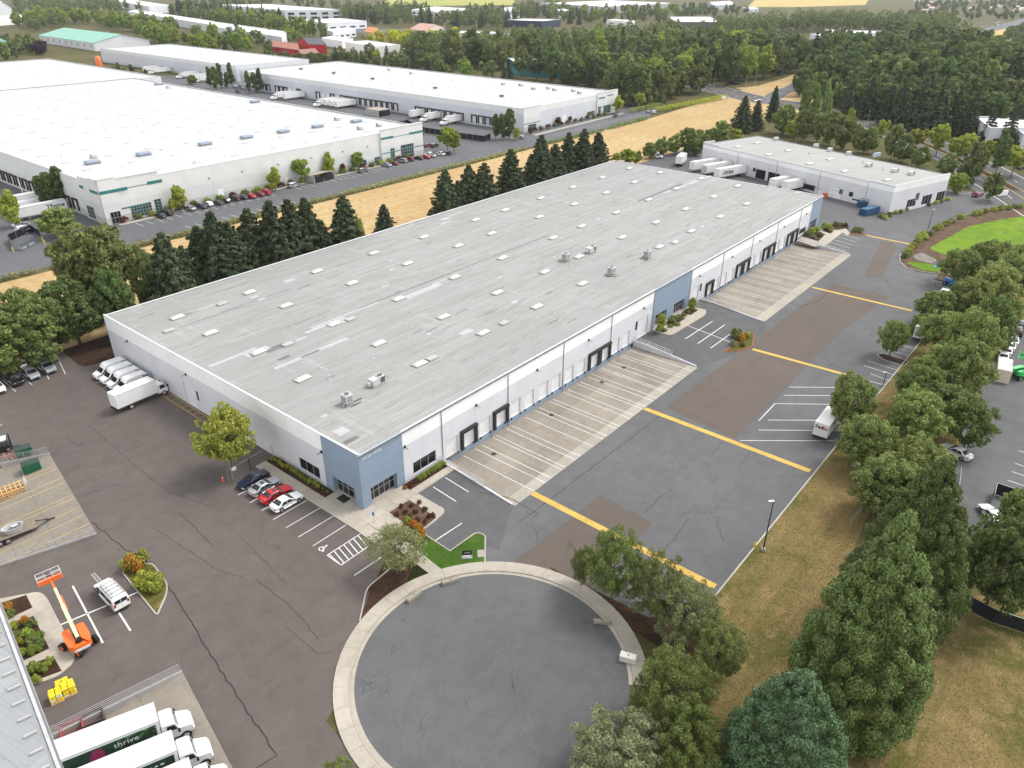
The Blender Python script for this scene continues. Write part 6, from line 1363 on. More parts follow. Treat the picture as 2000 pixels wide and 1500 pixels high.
# cars of the big white warehouse
CARS = [(314, 424, 'sedan', 'black'), (327, 419, 'suv', 'black'), (372, 410, 'sedan', 'silver'), (394, 406, 'sedan', 'navy'), (407, 402, 'hatch', 'white'), (426, 399, 'sedan', 'black'), (441, 395, 'hatch', 'black'), (459, 391, 'suv', 'black'), (474, 388, 'sedan', 'navy'), (490, 386, 'sedan', 'red'), (507, 382, 'sedan', 'dkred'), (519, 379, 'suv', 'red'),
    (574, 365, 'suv', 'silver'), (709, 336, 'suv', 'grey'), (755, 325, 'sedan', 'silver'), (769, 322, 'hatch', 'dkred'), (786, 317, 'suv', 'silver'), (799, 314, 'suv', 'dkred'), (817, 311, 'sedan', 'black'), (831, 309, 'sedan', 'red'), (840, 306, 'pickup', 'white'), (860, 303, 'sedan', 'white'), (872, 302, 'hatch', 'navy'), (834, 286, 'sedan', 'dkred'), (849, 287, 'suv', 'black')]
for i, (x, y, k, c) in enumerate(CARS):
    q = g(x, y); r_ = R(90) if i not in (12, 13, 23, 24) else R(12) if i > 20 else R(8)
    cn = {'dkred': 'dark red', 'navy': 'dark blue'}.get(c, c); kn = {'suv': 'off-roader', 'sedan': 'saloon', 'hatch': 'hatchback', 'pickup': 'pickup'}[k]
    put(k, '%s %s in the white warehouse car park, %s car from the left' % (cn, kn, ordw(i+1)), 'pickup' if k == 'pickup' else 'car', q, r_, c, 'cars in front of the huge white warehouse')
for i, (x, y, k, c) in enumerate([(42, 442, 'sedan', 'silver'), (46, 450, 'hatch', 'white'), (59, 454, 'sedan', 'navy')]): put(k, '%s car left of the office corner, %s from the back' % (c, ordw(i+1)), 'car', g(x, y), R(12), c, 'cars left of the office corner')
for i, (x, y, k, c) in enumerate([(1202, 228, 'sedan', 'navy'), (1020, 270, 'hatch', 'silver'), (1267, 219, 'sedan', 'silver'), (1277, 221, 'hatch', 'white'), (1185, 217, 'suv', 'black'), (460, 171, 'hatch', 'white'), (470, 169, 'suv', 'silver'), (465, 180, 'sedan', 'black')]):
    put(k, '%s car near the long white warehouse, %s' % (c, ['alone in the stalls', 'by the near corner', 'at the end of the lot', 'beside the silver one at the lot end', 'against the far corner', 'first between the two white warehouses', 'second between the two white warehouses', 'third between the two white warehouses'][i]), 'car', g(x, y), R(20 if i < 5 else 80), c, 'cars near the long white warehouse')
for i, (x, y) in enumerate([(1978, 670), (1972, 680), (1965, 690), (1958, 700)]): put('sedan', 'white saloon in the row beyond the tree belt, %s from the back' % ordw(i+1), 'car', g(x, y), R(8), 'white', 'white saloons beyond the tree belt')
put('suv', 'dark car under the trees beyond the belt', 'car', g(1898, 800), R(60), 'black'); put('sedan', 'white car under the trees beyond the belt', 'car', g(1866, 888), R(70), 'white'); put('suv', 'black car at the far end beyond the tree belt', 'car', g(1985, 652), R(10), 'black'); put('suv', 'dark blue car at the right edge near the pickup', 'car', g(1992, 640), R(10), 'navy'); put('sedan', 'white car low in the trees at the right edge', 'car', g(1935, 1012), R(40), 'white')
for i, (x, y, k, c) in enumerate([(1690, 312-50, 'suv', 'white'), (1665, 243, 'van', 'white'), (1480, 199, 'sedan', 'white'), (1995, 330, 'suv', 'black'), (1978, 322, 'sedan', 'silver')]): put(k, '%s vehicle on the road behind the smaller warehouse, %s' % (c, ['behind the bushes', 'pale van in traffic', 'at the far junction', 'dark one at the right edge', 'silver one at the right edge'][i]), 'car', g(x, y), R(150), c, 'traffic on the road')
rr = random.Random(4)
for i in range(14): x = rr.uniform(1905, 1958); put('hatch', 'tiny parked car beside the far road at upper right, %s of the row' % ordw(i+1), 'car', g(x, 62-(x-1905)*.28+rr.uniform(-6, 1)), R(40), ['white', 'silver', 'red', 'black'][i % 4], 'cars beside the far road')

# ---- dumpsters, container, pallets, shed
def dumpster(name, label, loc, rz, mat, L=1.9, W=1.5, Hh=1.5, slant=True):
    t = thing(name, label, 'dumpster', (loc[0], loc[1], loc[2] if len(loc) > 2 else H(loc[1])), rz)
    prof = [(-W/2+.15, .12), (W/2-.1, .12), (W/2, Hh*.75), (W/2, Hh*.8), (0, Hh), (-W/2, Hh*.7)] if slant else [(-W/2, .12), (W/2, .12), (W/2, Hh), (-W/2, Hh)]
    MB().loft([[(x, y, z) for y, z in prof] for x in (-L/2, L/2)]).build('bin', mat, t, fix=True); m = MB()
    for x in (-L/2-.03, L/2-.03): m.box(x, x+.06, -W/2, W/2, .5, .62)
    m.build('lift_pocket', mat, t)
    if slant:
        MB().add([(-L/2-.03, -W/2-.02, Hh*.7+.03), (L/2+.03, -W/2-.02, Hh*.7+.03), (L/2+.03, 0, Hh+.03), (-L/2-.03, 0, Hh+.03)], [(0, 1, 2, 3)]).add([(-L/2-.03, 0, Hh+.03), (L/2+.03, 0, Hh+.03), (L/2+.03, W/2+.02, Hh*.8+.03), (-L/2-.03, W/2+.02, Hh*.8+.03)], [(0, 1, 2, 3)]).build('lid', plain('dark plastic lid', (.03, .055, .045), .5, .2, 2), t)
        MB().box(-.3, .1, -W/2-.025, -W/2-.005, Hh*.45, Hh*.58).build('sticker', plain('yellow sticker', (.7, .6, .02), .6, .1, 5), t)
    for x in (-L/2+.15, L/2-.15):
        for y in (-W/2+.25, W/2-.25): MB().tube((x-.04, y, .08), (x+.04, y, .08), .08, n=10).build('caster', RUBBER, t)
    return t
DGREEN = plain('dumpster green', (.012, .11, .055), .5, .15, 1.5, .1); DBLUE = plain('dumpster blue', (.015, .06, .14), .5, .2, 1, .1); DGREY = plain('dumpster grey', (.3, .31, .32), .6, .15, 1)
q = g(63, 918, z=-.3); dumpster('dumpster', 'green dumpster standing inside the left court in front of the railing', (q[0], q[1], zf1(*q)), math.atan2(_nn.y, _nn.x), DGREEN, 2.3, 1.9, 1.8)
q = g(48, 888); dumpster('dumpster', 'green dumpster with open lid behind the railing', q, math.atan2(_nn.y, _nn.x), DGREEN, 2.1, 1.7, 1.7)
q = g(1697, 418); dumpster('roll_off_bin', 'long dark blue roll-off dumpster in front of the smaller warehouse', q, srz+R(90), DBLUE, 7.2, 2.5, 2.0, False)
MB().add([(-3.6, -1.25, 2.05), (3.6, -1.25, 2.05), (3.6, 1.25, 2.15), (-3.6, 1.25, 2.15)], [(0, 1, 2, 3)]).build('cover', plain('blue tarpaulin', (.07, .15, .24), .6, .3, .7, .1), [o for o in C.objects if o.name.startswith('roll_off_bin')][0])
q = g(1683, 404); t = thing('compactor', 'dark blue compactor machine behind the roll-off dumpster', 'compactor', (*q, H(q[1])), srz+R(90)); MB().box(-1.6, 1.6, -1, 1, .2, 1.6).build('body', DBLUE, t); m = MB()
for x in (-1.5, 0, 1.5):
    for y in (-.9, .9): m.bar((x, y, 1.6), (x, y, 2.4), .1)
m.bar((-1.5, -.9, 2.4), (1.5, -.9, 2.4), .1); m.bar((-1.5, .9, 2.4), (1.5, .9, 2.4), .1); m.build('frame', DBLUE, t)
for i, p in enumerate([(44, 487), (58, 480)]): dumpster('dumpster', ['pale grey dumpster', 'blue-grey dumpster'][i]+' by the black screen fence left of the white warehouse', g(*p), R(30), [DGREY, LOUV][i], 2.0, 1.6, 1.4)
FENCEW = plain('fence wire', (.2, .2, .2), .6, .1, 3)
SCREEN = plain('black fence screen', (.015, .015, .018), .8, .2, 1)
def fence(name, label, pts, h, mat, post=None, npost=None, mesh=False, cat='fence', slats=0):
    a = pts[0]; t = thing(name, label, cat, (a[0], a[1], H(a[1])))
    for i in range(len(pts)-1):
        p = Vector((pts[i][0]-a[0], pts[i][1]-a[1], 0)); q = Vector((pts[i+1][0]-a[0], pts[i+1][1]-a[1], 0)); L = (q-p).length; n = max(1, int(L/2.8)); zz_ = lambda s: Vector((0, 0, H(a[1]+(p.lerp(q, s)).y)-H(a[1])))
        for k in range(n+1): MB().bar(p.lerp(q, k/n)+zz_(k/n), p.lerp(q, k/n)+zz_(k/n)+Vector((0, 0, h+.06)), .07).build('post', post or GALV, t)
        MB().bar(p+zz_(0)+Vector((0, 0, h)), q+zz_(1)+Vector((0, 0, h)), .045).build('rail', post or GALV, t)
        if mesh:
            m = MB(); nn_ = int(L/.25)
            for k in range(nn_):
                for s in (-1, 1):
                    u = (k+.5)/nn_; v = u+s*h*.5/L
                    if 0 <= v <= 1: m.bar(p.lerp(q, u)+zz_(u)+Vector((0, 0, .05)), p.lerp(q, v)+zz_(v)+Vector((0, 0, h)), .007)
            m.build('wire_mesh', FENCEW, t)
        else:
            nb = max(1, n)
            for k in range(nb):
                u, v = p.lerp(q, k/nb), p.lerp(q, (k+1)/nb); m = MB(); m.bar(u+zz_(k/nb)+Vector((0, 0, h*.5+.05)), v+zz_((k+1)/nb)+Vector((0, 0, h*.5+.05)), .03, h-.1); m.build('screen_panel', mat, t)
    return t
fence('chain_link_fence', 'grey chain-link fence between the golden-green tree and the navy car', [(-.2, 20.9), (-4.4, 20.6), (-8.3, 20.2)], 1.9, None, GALV, mesh=True)
fence('chain_link_fence', 'bent chain-link fence beside the conifers on the verge', G((1660, 1030), (1685, 1000), (1692, 975)), 1.6, None, GALV, mesh=True)
fence('chain_link_fence', 'chain-link fence at the right edge under the trees', G((1868, 965), (1872, 930)), 1.6, None, GALV, mesh=True)
fence('screen_fence', 'black screened fence round the dumpsters at the left edge', G((28, 490), (18, 472), (62, 452), (80, 462)), 2.0, SCREEN)
fence('screen_fence', 'dark screened yard fence in front of the docked trailers', [(197, 215), (212, 214)]+G((820, 258), (880, 268), (945, 277), (958, 272)), 2.6, SCREEN)
fence('screen_fence', 'black screened fence below the right-hand tree', G((1880, 1185), (1935, 1215), (2010, 1240)), 2.0, SCREEN)
fence('screen_fence', 'black screened fence corner at the right edge of the neighbour lot', G((1935, 985), (1940, 965), (2000, 985)), 2.0, SCREEN)
t = thing('trash_enclosure', 'grey walled bin enclosure with black gates in the white warehouse car park', 'enclosure', (*g(628, 352), 0), R(4)); m = MB().box(-5, 5, 2.5, 2.8, 0, 2.4).box(-5, -4.7, -2, 2.5, 0, 2.4).box(4.7, 5, -2, 2.5, 0, 2.4).build('wall', CON_W, t); MB().box(-4.6, -.8, -2.05, -1.95, .1, 2.2).build('gate', SCREEN, t); MB().box(-.3, 3.6, -2.05, -1.95, .1, 2.2).build('gate', SCREEN, t); MB().box(-5.2, 5.2, -.5, 3, 2.41, 2.6).build('roof', CON_L, t)
t = thing('trash_enclosure', 'flat-roofed grey enclosure beside the docked trailers', 'enclosure', (*g(738, 225), 0), R(0)); MB().box(-4, 4, -5, 5, 3.0, 3.3).build('roof', CON_L, t); MB().box(-4, -3.7, -5, 5, 0, 3).box(-3.7, 4, 4.7, 5, 0, 3).build('wall', CON_W, t); MB().box(-3.7, 4, -5, -4.8, 0, 2.8).build('gate', SCREEN, t)
t = thing('shipping_container', 'cream shipping container with blue lettered band beside white cars', 'container', (*g(1955, 735), DROP), R(8)); b = MB().box(-3, 3, -1.2, 1.2, .05, 2.6)
CREAM = plain('cream container paint', (.6, .54, .42), .6, .08, .6); b.build('body', CREAM, t); m = MB()
for i in range(20): m.box(-2.95+i*.3, -2.8+i*.3, -1.25, -1.2, .2, 2.5)
m.build('corrugation', CREAM, t); MB().box(-2.6, -.2, -1.265, -1.252, 1.5, 2.3).build('blue_band', PAINT['blue'], t); MB().box(-2.9, 2.9, -1.1, 1.1, 2.601, 2.64).build('roof', WHITEM, t)
t = thing('timber_shed', 'low tan board shed beside the blue boom lift', 'shed', (*g(1853, 545), DROP), R(80)); m = MB().box(-2, 2, -2.2, 2.2, 0, 1.7); TAN = plain('tan boards', (.4, .3, .2), .8, .15, 1.5); m.build('wall', TAN, t)
for i in range(12): MB().box(-2.1+i*.35, -1.78+i*.35, -2.3, 2.3, 1.701, 1.75).build('board', TAN, t)
# timber pallets in the left court
PINE = plain('pine timber', (.62, .4, .18), .8, .15, 2, .1)
for i, (px, lab) in enumerate([((18, 967), 'stack of fresh timber crates and frames at the left edge')]):
    q = g(*px, z=-.8); t = thing('timber_stack', lab, 'timber stack', (*q, zf1(*q)), math.atan2(_nn.y, _nn.x)+R(180))
    for lv, zz_ in enumerate((.15, .5, .9)):
        for k in range(7): MB().box(-2.0+k*.6, -1.9+k*.6, -1.1, 1.1, zz_, zz_+.1).build('batten', PINE, t)
        for k in range(3): MB().box(-2.1, 2.1, -1.05+k*.95, -.9+k*.95, zz_-.12, zz_-.002).build('runner', PINE, t)
    MB().add([(2.05, -1.0, .1), (2.05, 1.2, .1), (2.5, 1.2, 1.6), (2.5, -1.0, 1.6)], [(0, 1, 2, 3)]).build('panel', WSIGN, t); o = t.children[-1]; md = o.modifiers.new('thick', 'SOLIDIFY'); md.thickness = .05
# flatbed trailer with a tub
q = g(30, 1045, z=-.6); t = thing('flatbed_trailer', 'flat timber-decked trailer standing in the left court', 'trailer', (*q, zf1(*q)), math.atan2(-_nn.y, -_nn.x)); DECK = plain('weathered deck', (.22, .18, .14), .85, .2, 2, .1)
for k in range(8): MB().box(-3.6, 2.6, -1.04+k*.26, -.8+k*.26, .72, .78).build('deck_board', DECK, t)
MB().box(-3.6, 2.6, -1.06, 1.06, .6, .718).build('frame', TRIM, t); MB().bar((2.6, -.8, .62), (4.4, 0, .55), .1).bar((2.6, .8, .62), (4.4, 0, .55), .1).bar((4.2, 0, .55), (4.9, 0, .55), .12).bar((3.9, 0, .0), (3.9, 0, 1.0), .1).build('drawbar', TRIM, t)
for x in (-1.9, -1.0):
    for s in (-1, 1): wheel(t, x, s*1.28, .38, .24, s)
tub = thing('bathtub', 'pale grey oval tub strapped on the flatbed trailer', 'tub', (q[0], q[1], zf1(*q)+.79), math.atan2(-_nn.y, -_nn.x)); 
n = 18; ring = lambda a, b, z_: [(a*math.cos(2*math.pi*i/n), b*math.sin(2*math.pi*i/n), z_) for i in range(n)]
TUBM = plain('tub plastic', (.42, .42, .43), .4, .1, 2)
MB().loft([ring(1.0, .6, 0), ring(1.25, .8, .8), ring(1.32, .86, .82), ring(1.18, .74, .8), ring(.95, .56, .2)], caps=True).build('shell', TUBM, tub, smooth=50); MB().add([(-.8, -.4, .6), (.2, -.5, .55), (.9, .2, .6), (.1, .45, .55)], [(0, 1, 2, 3)]).build('liner', plain('dark tarpaulin', (.1, .1, .11), .7, .3, 3), tub); MB().add([(0, .1, .62), (.7, .2, .6), (.6, .5, .65), (-.1, .5, .6)], [(0, 1, 2, 3)]).build('sheet', WSIGN, tub)
# yellow wrapped pallets
YEL = plain('yellow sacks', (.72, .55, .02), .5, .2, 2.5, .1)
YW = plain('sack print', (.6, .58, .5), .5, .3, 6, .2)
for i, (px, lab, h) in enumerate([((124, 1342), 'yellow wrapped pallet of sacks farthest from the wall railing', 1.1), ((137, 1352), 'yellow wrapped pallet of sacks nearest the railing', 1.25), ((112, 1366), 'yellow wrapped pallet of sacks nearest the grey roof', 1.15)]):
    t = thing('sack_pallet', lab, 'pallet', (*g(*px), 0), R(-14), 'yellow sack pallets'); rr = random.Random(i)
    for k in range(3): MB().box(-.6, .6, -.6+k*.5, -.42+k*.5, 0, .13).build('pallet_board', PINE, t)
    nz = 6
    for z_ in range(nz):
        for a in range(2):
            for b in range(3 if i != 0 or z_ < 4 else 2):
                x0, y0 = -.58+a*.59, -.6+b*.4; o = rr.uniform(-.03, .03); zz_ = .14+z_*(h-.14)/nz
                MB().loft([[(x0+o+.02+e, y0+o+.02+e, zz_+dz), (x0+o+.56-e, y0+o+.02+e, zz_+dz), (x0+o+.56-e, y0+o+.37-e, zz_+dz), (x0+o+.02+e, y0+o+.37-e, zz_+dz)] for e, dz in ((.04, 0), (0, .05), (0, .12), (.05, .17))]).build('sack', YEL if rr.random() < .8 else YW, t)
# red bins between lorry and wall
for i, (px, mt, lab) in enumerate([((144, 1432), REDL, 'red open bin beside the railing wall'), ((185, 1412), plain('rusty bin', (.13, .08, .06), .8, .3, 2, .2), 'rust-brown open bin behind the uppermost lorry')]):
    q = g(*px, z=-.6); t = thing('open_bin', lab, 'bin', (*q, zf2(*q)), lrz); L, W, Hh = 2.0, 1.6, 1.3; MB().box(-L/2, L/2, -W/2, W/2, 0, .08).box(-L/2, -L/2+.06, -W/2, W/2, .081, Hh).box(L/2-.06, L/2, -W/2, W/2, .081, Hh).box(-L/2+.061, L/2-.061, -W/2, -W/2+.06, .081, Hh).box(-L/2+.061, L/2-.061, W/2-.06, W/2, .081, Hh).build('shell', mt, t); MB().box(-L/2-.05, L/2+.05, -W/2-.05, -W/2-.001, Hh-.15, Hh-.05).build('rim_bar', TRIM, t)
# machine under a white roof at the left edge
q = g(8, 880); t = thing('forklift', 'black forklift with white roof at the left edge behind the railing', 'forklift', (*q, 0), R(-20)); MB().box(-1.2, 1.0, -.7, .7, .3, 1.1).build('body', TRIM, t); MB().box(-1.3, .8, -.8, .8, 2.1, 2.18).build('roof', WHITEM, t); m = MB()
for x in (-1.2, .7):
    for y in (-.7, .7): m.bar((x, y, 1.1), (x, y, 2.1), .08)
m.build('roof_post', TRIM, t); m = MB()
for y in (-.35, .35): m.bar((1.15, y, .1), (1.15, y, 2.6), .1); m.bar((1.2, y, .12), (2.3, y, .12), .12, .05)
m.build('mast', TRIM, t); MB().box(-.7, -.2, -.3, .3, 1.1, 1.7).build('seat', DGREY, t)
for x in (-.8, .7):
    for s in (-1, 1): wheel(t, x, s*.78, .36, .25, s)
# cones
ORG = plain('cone orange', (.7, .1, .03), .6, .1, 4)
def cone(label, q, h=.75, group=None):
    t = thing('traffic_cone', label, 'cone', (*q, H(q[1])), 0, group); MB().box(-.2, .2, -.2, .2, 0, .04).build('foot', ORG, t); MB().tube((0, 0, .04), (0, 0, h), .16, .03, n=12).build('body', ORG, t, smooth=60); MB().tube((0, 0, h*.5), (0, 0, h*.66), .1, .075, n=12).build('band', WSIGN, t, smooth=60)
for i, p in enumerate([(9, 893), (20, 892), (31, 891), (26, 899)]): cone('orange cone behind the railing by the forklift, %s from the left' % ordw([1, 2, 4, 3][i]), g(*p), .9, 'cones by the forklift')
cone('orange cone at the fence gate post by the golden-green tree', g(436, 940), 1.1); cone('orange cone under the trees beside the neighbour lot', g(1876, 855), .9)
# wall base red box by the blue far corner
q = g(1611, 386); t = thing('salt_bin', 'orange-red bin standing at the far corner of the blue end wall', 'bin', (*q, 0)); MB().loft([[(-.6, -.5, 0), (.6, -.5, 0), (.6, .5, 0), (-.6, .5, 0)], [(-.75, -.6, 1.3), (.75, -.6, 1.3), (.75, .6, 1.3), (-.75, .6, 1.3)]]).build('body', ORG, t); MB().box(-.8, .8, -.65, .65, 1.301, 1.4).build('lid', ORG, t)
# concrete blocks at the cul-de-sac
def block(label, p, rz, L=1.9, W=.6, Hh=.6, mat=None, group='blocks along the cul-de-sac kerb'):
    q = g(*p); t = thing('concrete_block', label, 'block', (*q, H(q[1])), rz, group); c = .05
    rings = [[(-L/2+e, -W/2+e, z_), (L/2-e, -W/2+e, z_), (L/2-e, W/2-e, z_), (-L/2+e, W/2-e, z_)] for e, z_ in ((c, 0), (0, c), (0, Hh-c), (c, Hh))]
    MB().loft(rings).build('body', mat or CON_W, t); MB().tube((0, 0, Hh-.02), (0, 0, Hh+.06), .09, .07, n=10).build('lifting_eye', IRON, t); return t
ROCKY = concrete('weathered block', (.3, .27, .22), .2, .7, False)
block('pale weathered block on the kerb near the lawn', (880, 1137), R(-25), 2.3, .6, .5, ROCKY); block('brown weathered block on the kerb below the mulch bed', (809, 1167), R(2), 2.3, .6, .55, ROCKY); block('dark weathered block by the kerb under the shrubs', (1175, 1217), R(125), 1.9, .55, .45, ROCKY); block('clean white concrete block right of the cul-de-sac', (1226, 1290), R(110), 1.8, .85, .85, plain('white concrete', (.68, .66, .6), .85, .08, 1, .05))
# signs and posts
def lamp_post(label, q, h, arm, col=None, group=None, rz=0.0):
    t = thing('lamp_post', label, 'lamp post', (*q, H(q[1])), rz, group); c = col or TRIM
    MB().tube((0, 0, 0), (0, 0, .5), .28, n=12).build('base', CON_W, t); MB().tube((0, 0, .5), (0, 0, h), .1, .06, n=10).build('pole', c, t); MB().bar((0, 0, h-.1), (arm, 0, h), .07).build('arm', c, t); MB().box(arm-.1, arm+.65, -.18, .18, h-.08, h+.08).build('lamp_head', GALV if col is None else col, t)
q = g(1490, 1076); lamp_post('black lamp post on the verge beside the near end of the yard', q, height_at(q, 965), -.6, rz=R(-40)); q = g(1724, 754); lamp_post('black lamp post on the verge halfway along the yard', q, height_at(q, 712)-.5, -.6, rz=R(-40)); q = g(1811, 452); lamp_post('black lamp post by the basin near the smaller warehouse', q, height_at(q, 403), .5)
WOODP = plain('pole grey', (.42, .4, .36), .7, .1, 2)
for i, (a, tpy) in enumerate([((1395, 168), 140), ((1474, 169), 136), ((1456, 172), 148), ((1693, 245), 217), ((1795, 248), 211)]): q = g(*a); lamp_post('tall grey street lamp along the road, %s from the left' % ordw([1, 3, 2, 4, 5][i]), q, height_at(q, tpy), 2.2, WOODP, 'street lamps along the road', R(20))
for i, (x, y, tpy) in enumerate([(868, 66, 44), (931, 64, 41), (599, 72, 56), (428, 66, 50)]):
    q = g(x, y); h = height_at(q, tpy); t = thing('utility_pole', 'wooden utility pole in the distance, %s from the left' % ordw([3, 4, 2, 1][i]), 'utility pole', (*q, 0), R(25), 'far utility poles'); MB().tube((0, 0, 0), (0, 0, h), .35, .25, n=8).build('pole', WOODP, t); MB().box(-.2, .2, -2, 2, h-1.2, h-.9).build('crossarm', WOODP, t)
t = thing('monument_sign', 'small black address sign standing on the lawn', 'sign', (*g(912, 1089), H(g(912, 1089)[1])), R(-45)); MB().box(-.6, .6, -.05, .05, .45, 1.15).build('panel', SCREEN, t); MB().box(-.6, -.52, -.05, .05, 0, .45).box(.52, .6, -.05, .05, 0, .45).build('leg', SCREEN, t); MB().box(-.7, .7, -.3, .3, -.02, .14).build('base', CON_W, t); text('lettering', '14125', .3, WSIGN, t, (0, -.055, .85), (R(90), 0, 0), .005)
t = thing('monument_sign', 'white slab sign in the shrub bed by the road', 'sign', (*g(1957, 383), H(g(1957, 383)[1])), R(-30)); MB().box(-2.1, 2.1, -.25, .25, .3, 1.9).build('panel', WSIGN, t); MB().box(-1.9, 1.9, -.2, .2, 0, .3).build('base', CON_W, t)
t = thing('sign_board', 'white notice board on a post hanging on the chain-link fence', 'sign', (-7.6, 20.1, 0), R(0)); MB().tube((0, 0, 0), (0, 0, 3.6), .05).build('post', GALV, t); MB().box(.05, .75, -.06, -.02, 1.5, 2.1).build('panel', WSIGN, t)
t = thing('sign_board', 'small sign on a post by the plaza planter', 'sign', (*g(731, 1022), 0), R(-60)); MB().tube((0, 0, 0), (0, 0, 1.9), .03).build('post', GALV, t); MB().box(-.16, .16, -.03, -.01, 1.3, 1.9).build('panel', PAINT['blue'], t)
t = thing('sign_board', 'white road sign at the end of the straw field', 'sign', (*g(1412, 203), 0), R(-60)); MB().tube((0, 0, 0), (0, 0, 3), .08).build('post', GALV, t); MB().box(-1, 1, -.06, 0, 2.6, 4.4).build('panel', WSIGN, t)
t = thing('hydrant', 'yellow hydrant post on the verge beside the black lamp post', 'hydrant', (*g(1474, 1069), DROP)); YP_ = plain('safety yellow', (.72, .55, .02), .5, .1, 3); MB().tube((0, 0, 0), (0, 0, .75), .14, n=12).tube((0, 0, .75), (0, 0, .9), .14, .04, n=12).build('body', YP_, t); MB().tube((-.25, 0, .5), (.25, 0, .5), .08, n=10).build('nozzle', YP_, t)
for i, p in enumerate([(26, 492), (84, 472), (88, 478), (1045//1, 0)][:3]):
    q = g(*p); t = thing('bollard', 'yellow bollard by the dumpsters at the left edge, %s from the left' % ordw(i+1), 'bollard', (*q, 0), 0, 'yellow bollards'); MB().tube((0, 0, 0), (0, 0, 1.3), .12, n=12).build('post', YP_, t); MB().tube((0, 0, 1.3), (0, 0, 1.38), .12, .05, n=12).build('cap', YP_, t)
t = thing('flagpole', 'bare white flagpole beside the yellow-green tree at the left edge', 'flagpole', (*g(60, 428), 0)); h = height_at(g(60, 428), 346); MB().tube((0, 0, 0), (0, 0, h), .1, .05).build('pole', WSIGN, t); MB().tube((0, 0, h), (0, 0, h+.2), .12, .05).build('finial', WSIGN, t)
t = thing('orange_tank', 'round orange tank between the white warehouses', 'tank', (*g(195, 131), 0)); n = 16; MB().loft([[(r_*math.cos(2*math.pi*i/n), r_*math.sin(2*math.pi*i/n), z_) for i in range(n)] for r_, z_ in ((2.2, 0), (2.2, 6.2), (1.6, 7.4), (.4, 8))]).build('shell', PAINT['orange'], t, smooth=40); MB().bar((2.2, 0, 0), (2.2, 0, 6), .3).build('ladder', TRIM, t)
t = thing('parked_lorry', 'white lorry in front of the low brown-grey warehouse', 'truck', (*g(1350, 52), 0), R(-30)); MB().box(-9, 3, -1.6, 1.6, 1, 5).build('cargo_box', BOXW, t); MB().box(3.2, 6, -1.4, 1.4, .5, 4).build('cab', PAINT['black'], t); [wheel(t, x, s*1.5, .6, .4, s, HUB) for x in (-7, 4.5) for s in (-1, 1)]
# ================================================================== vegetation
BARK = plain('bark', (.11, .085, .065), .9, .25, 2, .2); BARK_P = plain('pale bark', (.3, .27, .22), .9, .25, 2, .2)
LEAF = dict(mid=leafmat('leaf mid green', (0.215, 0.265, 0.078), .008), olive=leafmat('leaf olive', (.195, .23, .076), .015), dark=leafmat('leaf dark green', (0.115, 0.16, 0.05), .015), fir=leafmat('needle dark', (0.07, 0.092, 0.045), .015, .3, .08), seq=leafmat('needle bright', (0.15, 0.2, 0.06), .01, .35, .12), seqb=leafmat('needle blue green', (0.115, 0.185, 0.085), .01, .35, .12),
    gold=leafmat('leaf golden green', (.33, .36, .07), .015), yellow=leafmat('leaf yellow', (.510, .510, .047), .02), bright=leafmat('leaf bright green', (0.26, 0.34, 0.06), .02), lime=leafmat('leaf lime', (0.34, 0.38, 0.06), .02), grey=leafmat('leaf grey green', (0.22, 0.235, 0.1), .01), purple=leafmat('leaf purple', (.056, .033, .048), .01), amber=leafmat('leaf amber', (.510, .241, .037), .015), poplar=leafmat('leaf poplar', (0.2, 0.26, 0.075), .015), red=leafmat('leaf red brown', (.158, .065, .041), .01), wood=leafmat('leaf wood', (0.14, 0.185, 0.06), .03, .35, .2, (.158, .167, .056)), sage=leafmat('leaf sage', (.23, .25, .13), .015))
def unit(v): return v/np.maximum(np.linalg.norm(v, axis=1, keepdims=True), 1e-6)
def cards(name, P, N, S_, mat, seed, jit=.6, asp=.62):
    rs = np.random.RandomState(seed); n = len(P); N = unit(N+rs.normal(0, jit, (n, 3))); T = unit(np.cross(N, rs.normal(0, 1, (n, 3)))); B = np.cross(N, T)
    S_ = np.broadcast_to(np.asarray(S_, float), (n,))*rs.uniform(.65, 1.35, n); T = T*S_[:, None]; B = B*S_[:, None]*asp
    bend = N*S_[:, None]*.18
    V = np.stack([P-T, P+B-bend*0, P+T, P-B], 1)+np.stack([-bend, bend, -bend, bend], 1)*.6
    me = bpy.data.meshes.new(name); me.vertices.add(4*n); me.vertices.foreach_set('co', V.reshape(-1).astype(np.float32)); me.loops.add(4*n); me.loops.foreach_set('vertex_index', np.arange(4*n, dtype=np.int32)); me.polygons.add(n)
    me.polygons.foreach_set('loop_start', np.arange(0, 4*n, 4, dtype=np.int32)); me.materials.append(mat); me.update(calc_edges=True)
    a = me.attributes.new('leaf', 'FLOAT', 'POINT'); a.data.foreach_set('value', np.repeat(rs.uniform(0, 1, n), 4).astype(np.float32)); return me
def sphere_pts(rs, n, up=.0):
    v = unit(rs.normal(0, 1, (n, 3))); v[:, 2] += up; return unit(v)
def clumpy(rs, C_, RR, n, up=.25, inner=.55):
    """leaves on the outside of many clumps, those buried in other clumps dropped"""
    k = rs.choice(len(C_), n, p=(RR**2)/np.sum(RR**2)); d = sphere_pts(rs, n, up); P = C_[k]+d*(RR[k]*rs.uniform(.6, 1.06, n))[:, None]
    keep = np.ones(n, bool)
    for c, r_ in zip(C_, RR): keep &= (np.linalg.norm(P-c, axis=1) > r_*inner)
    return P[keep], d[keep]
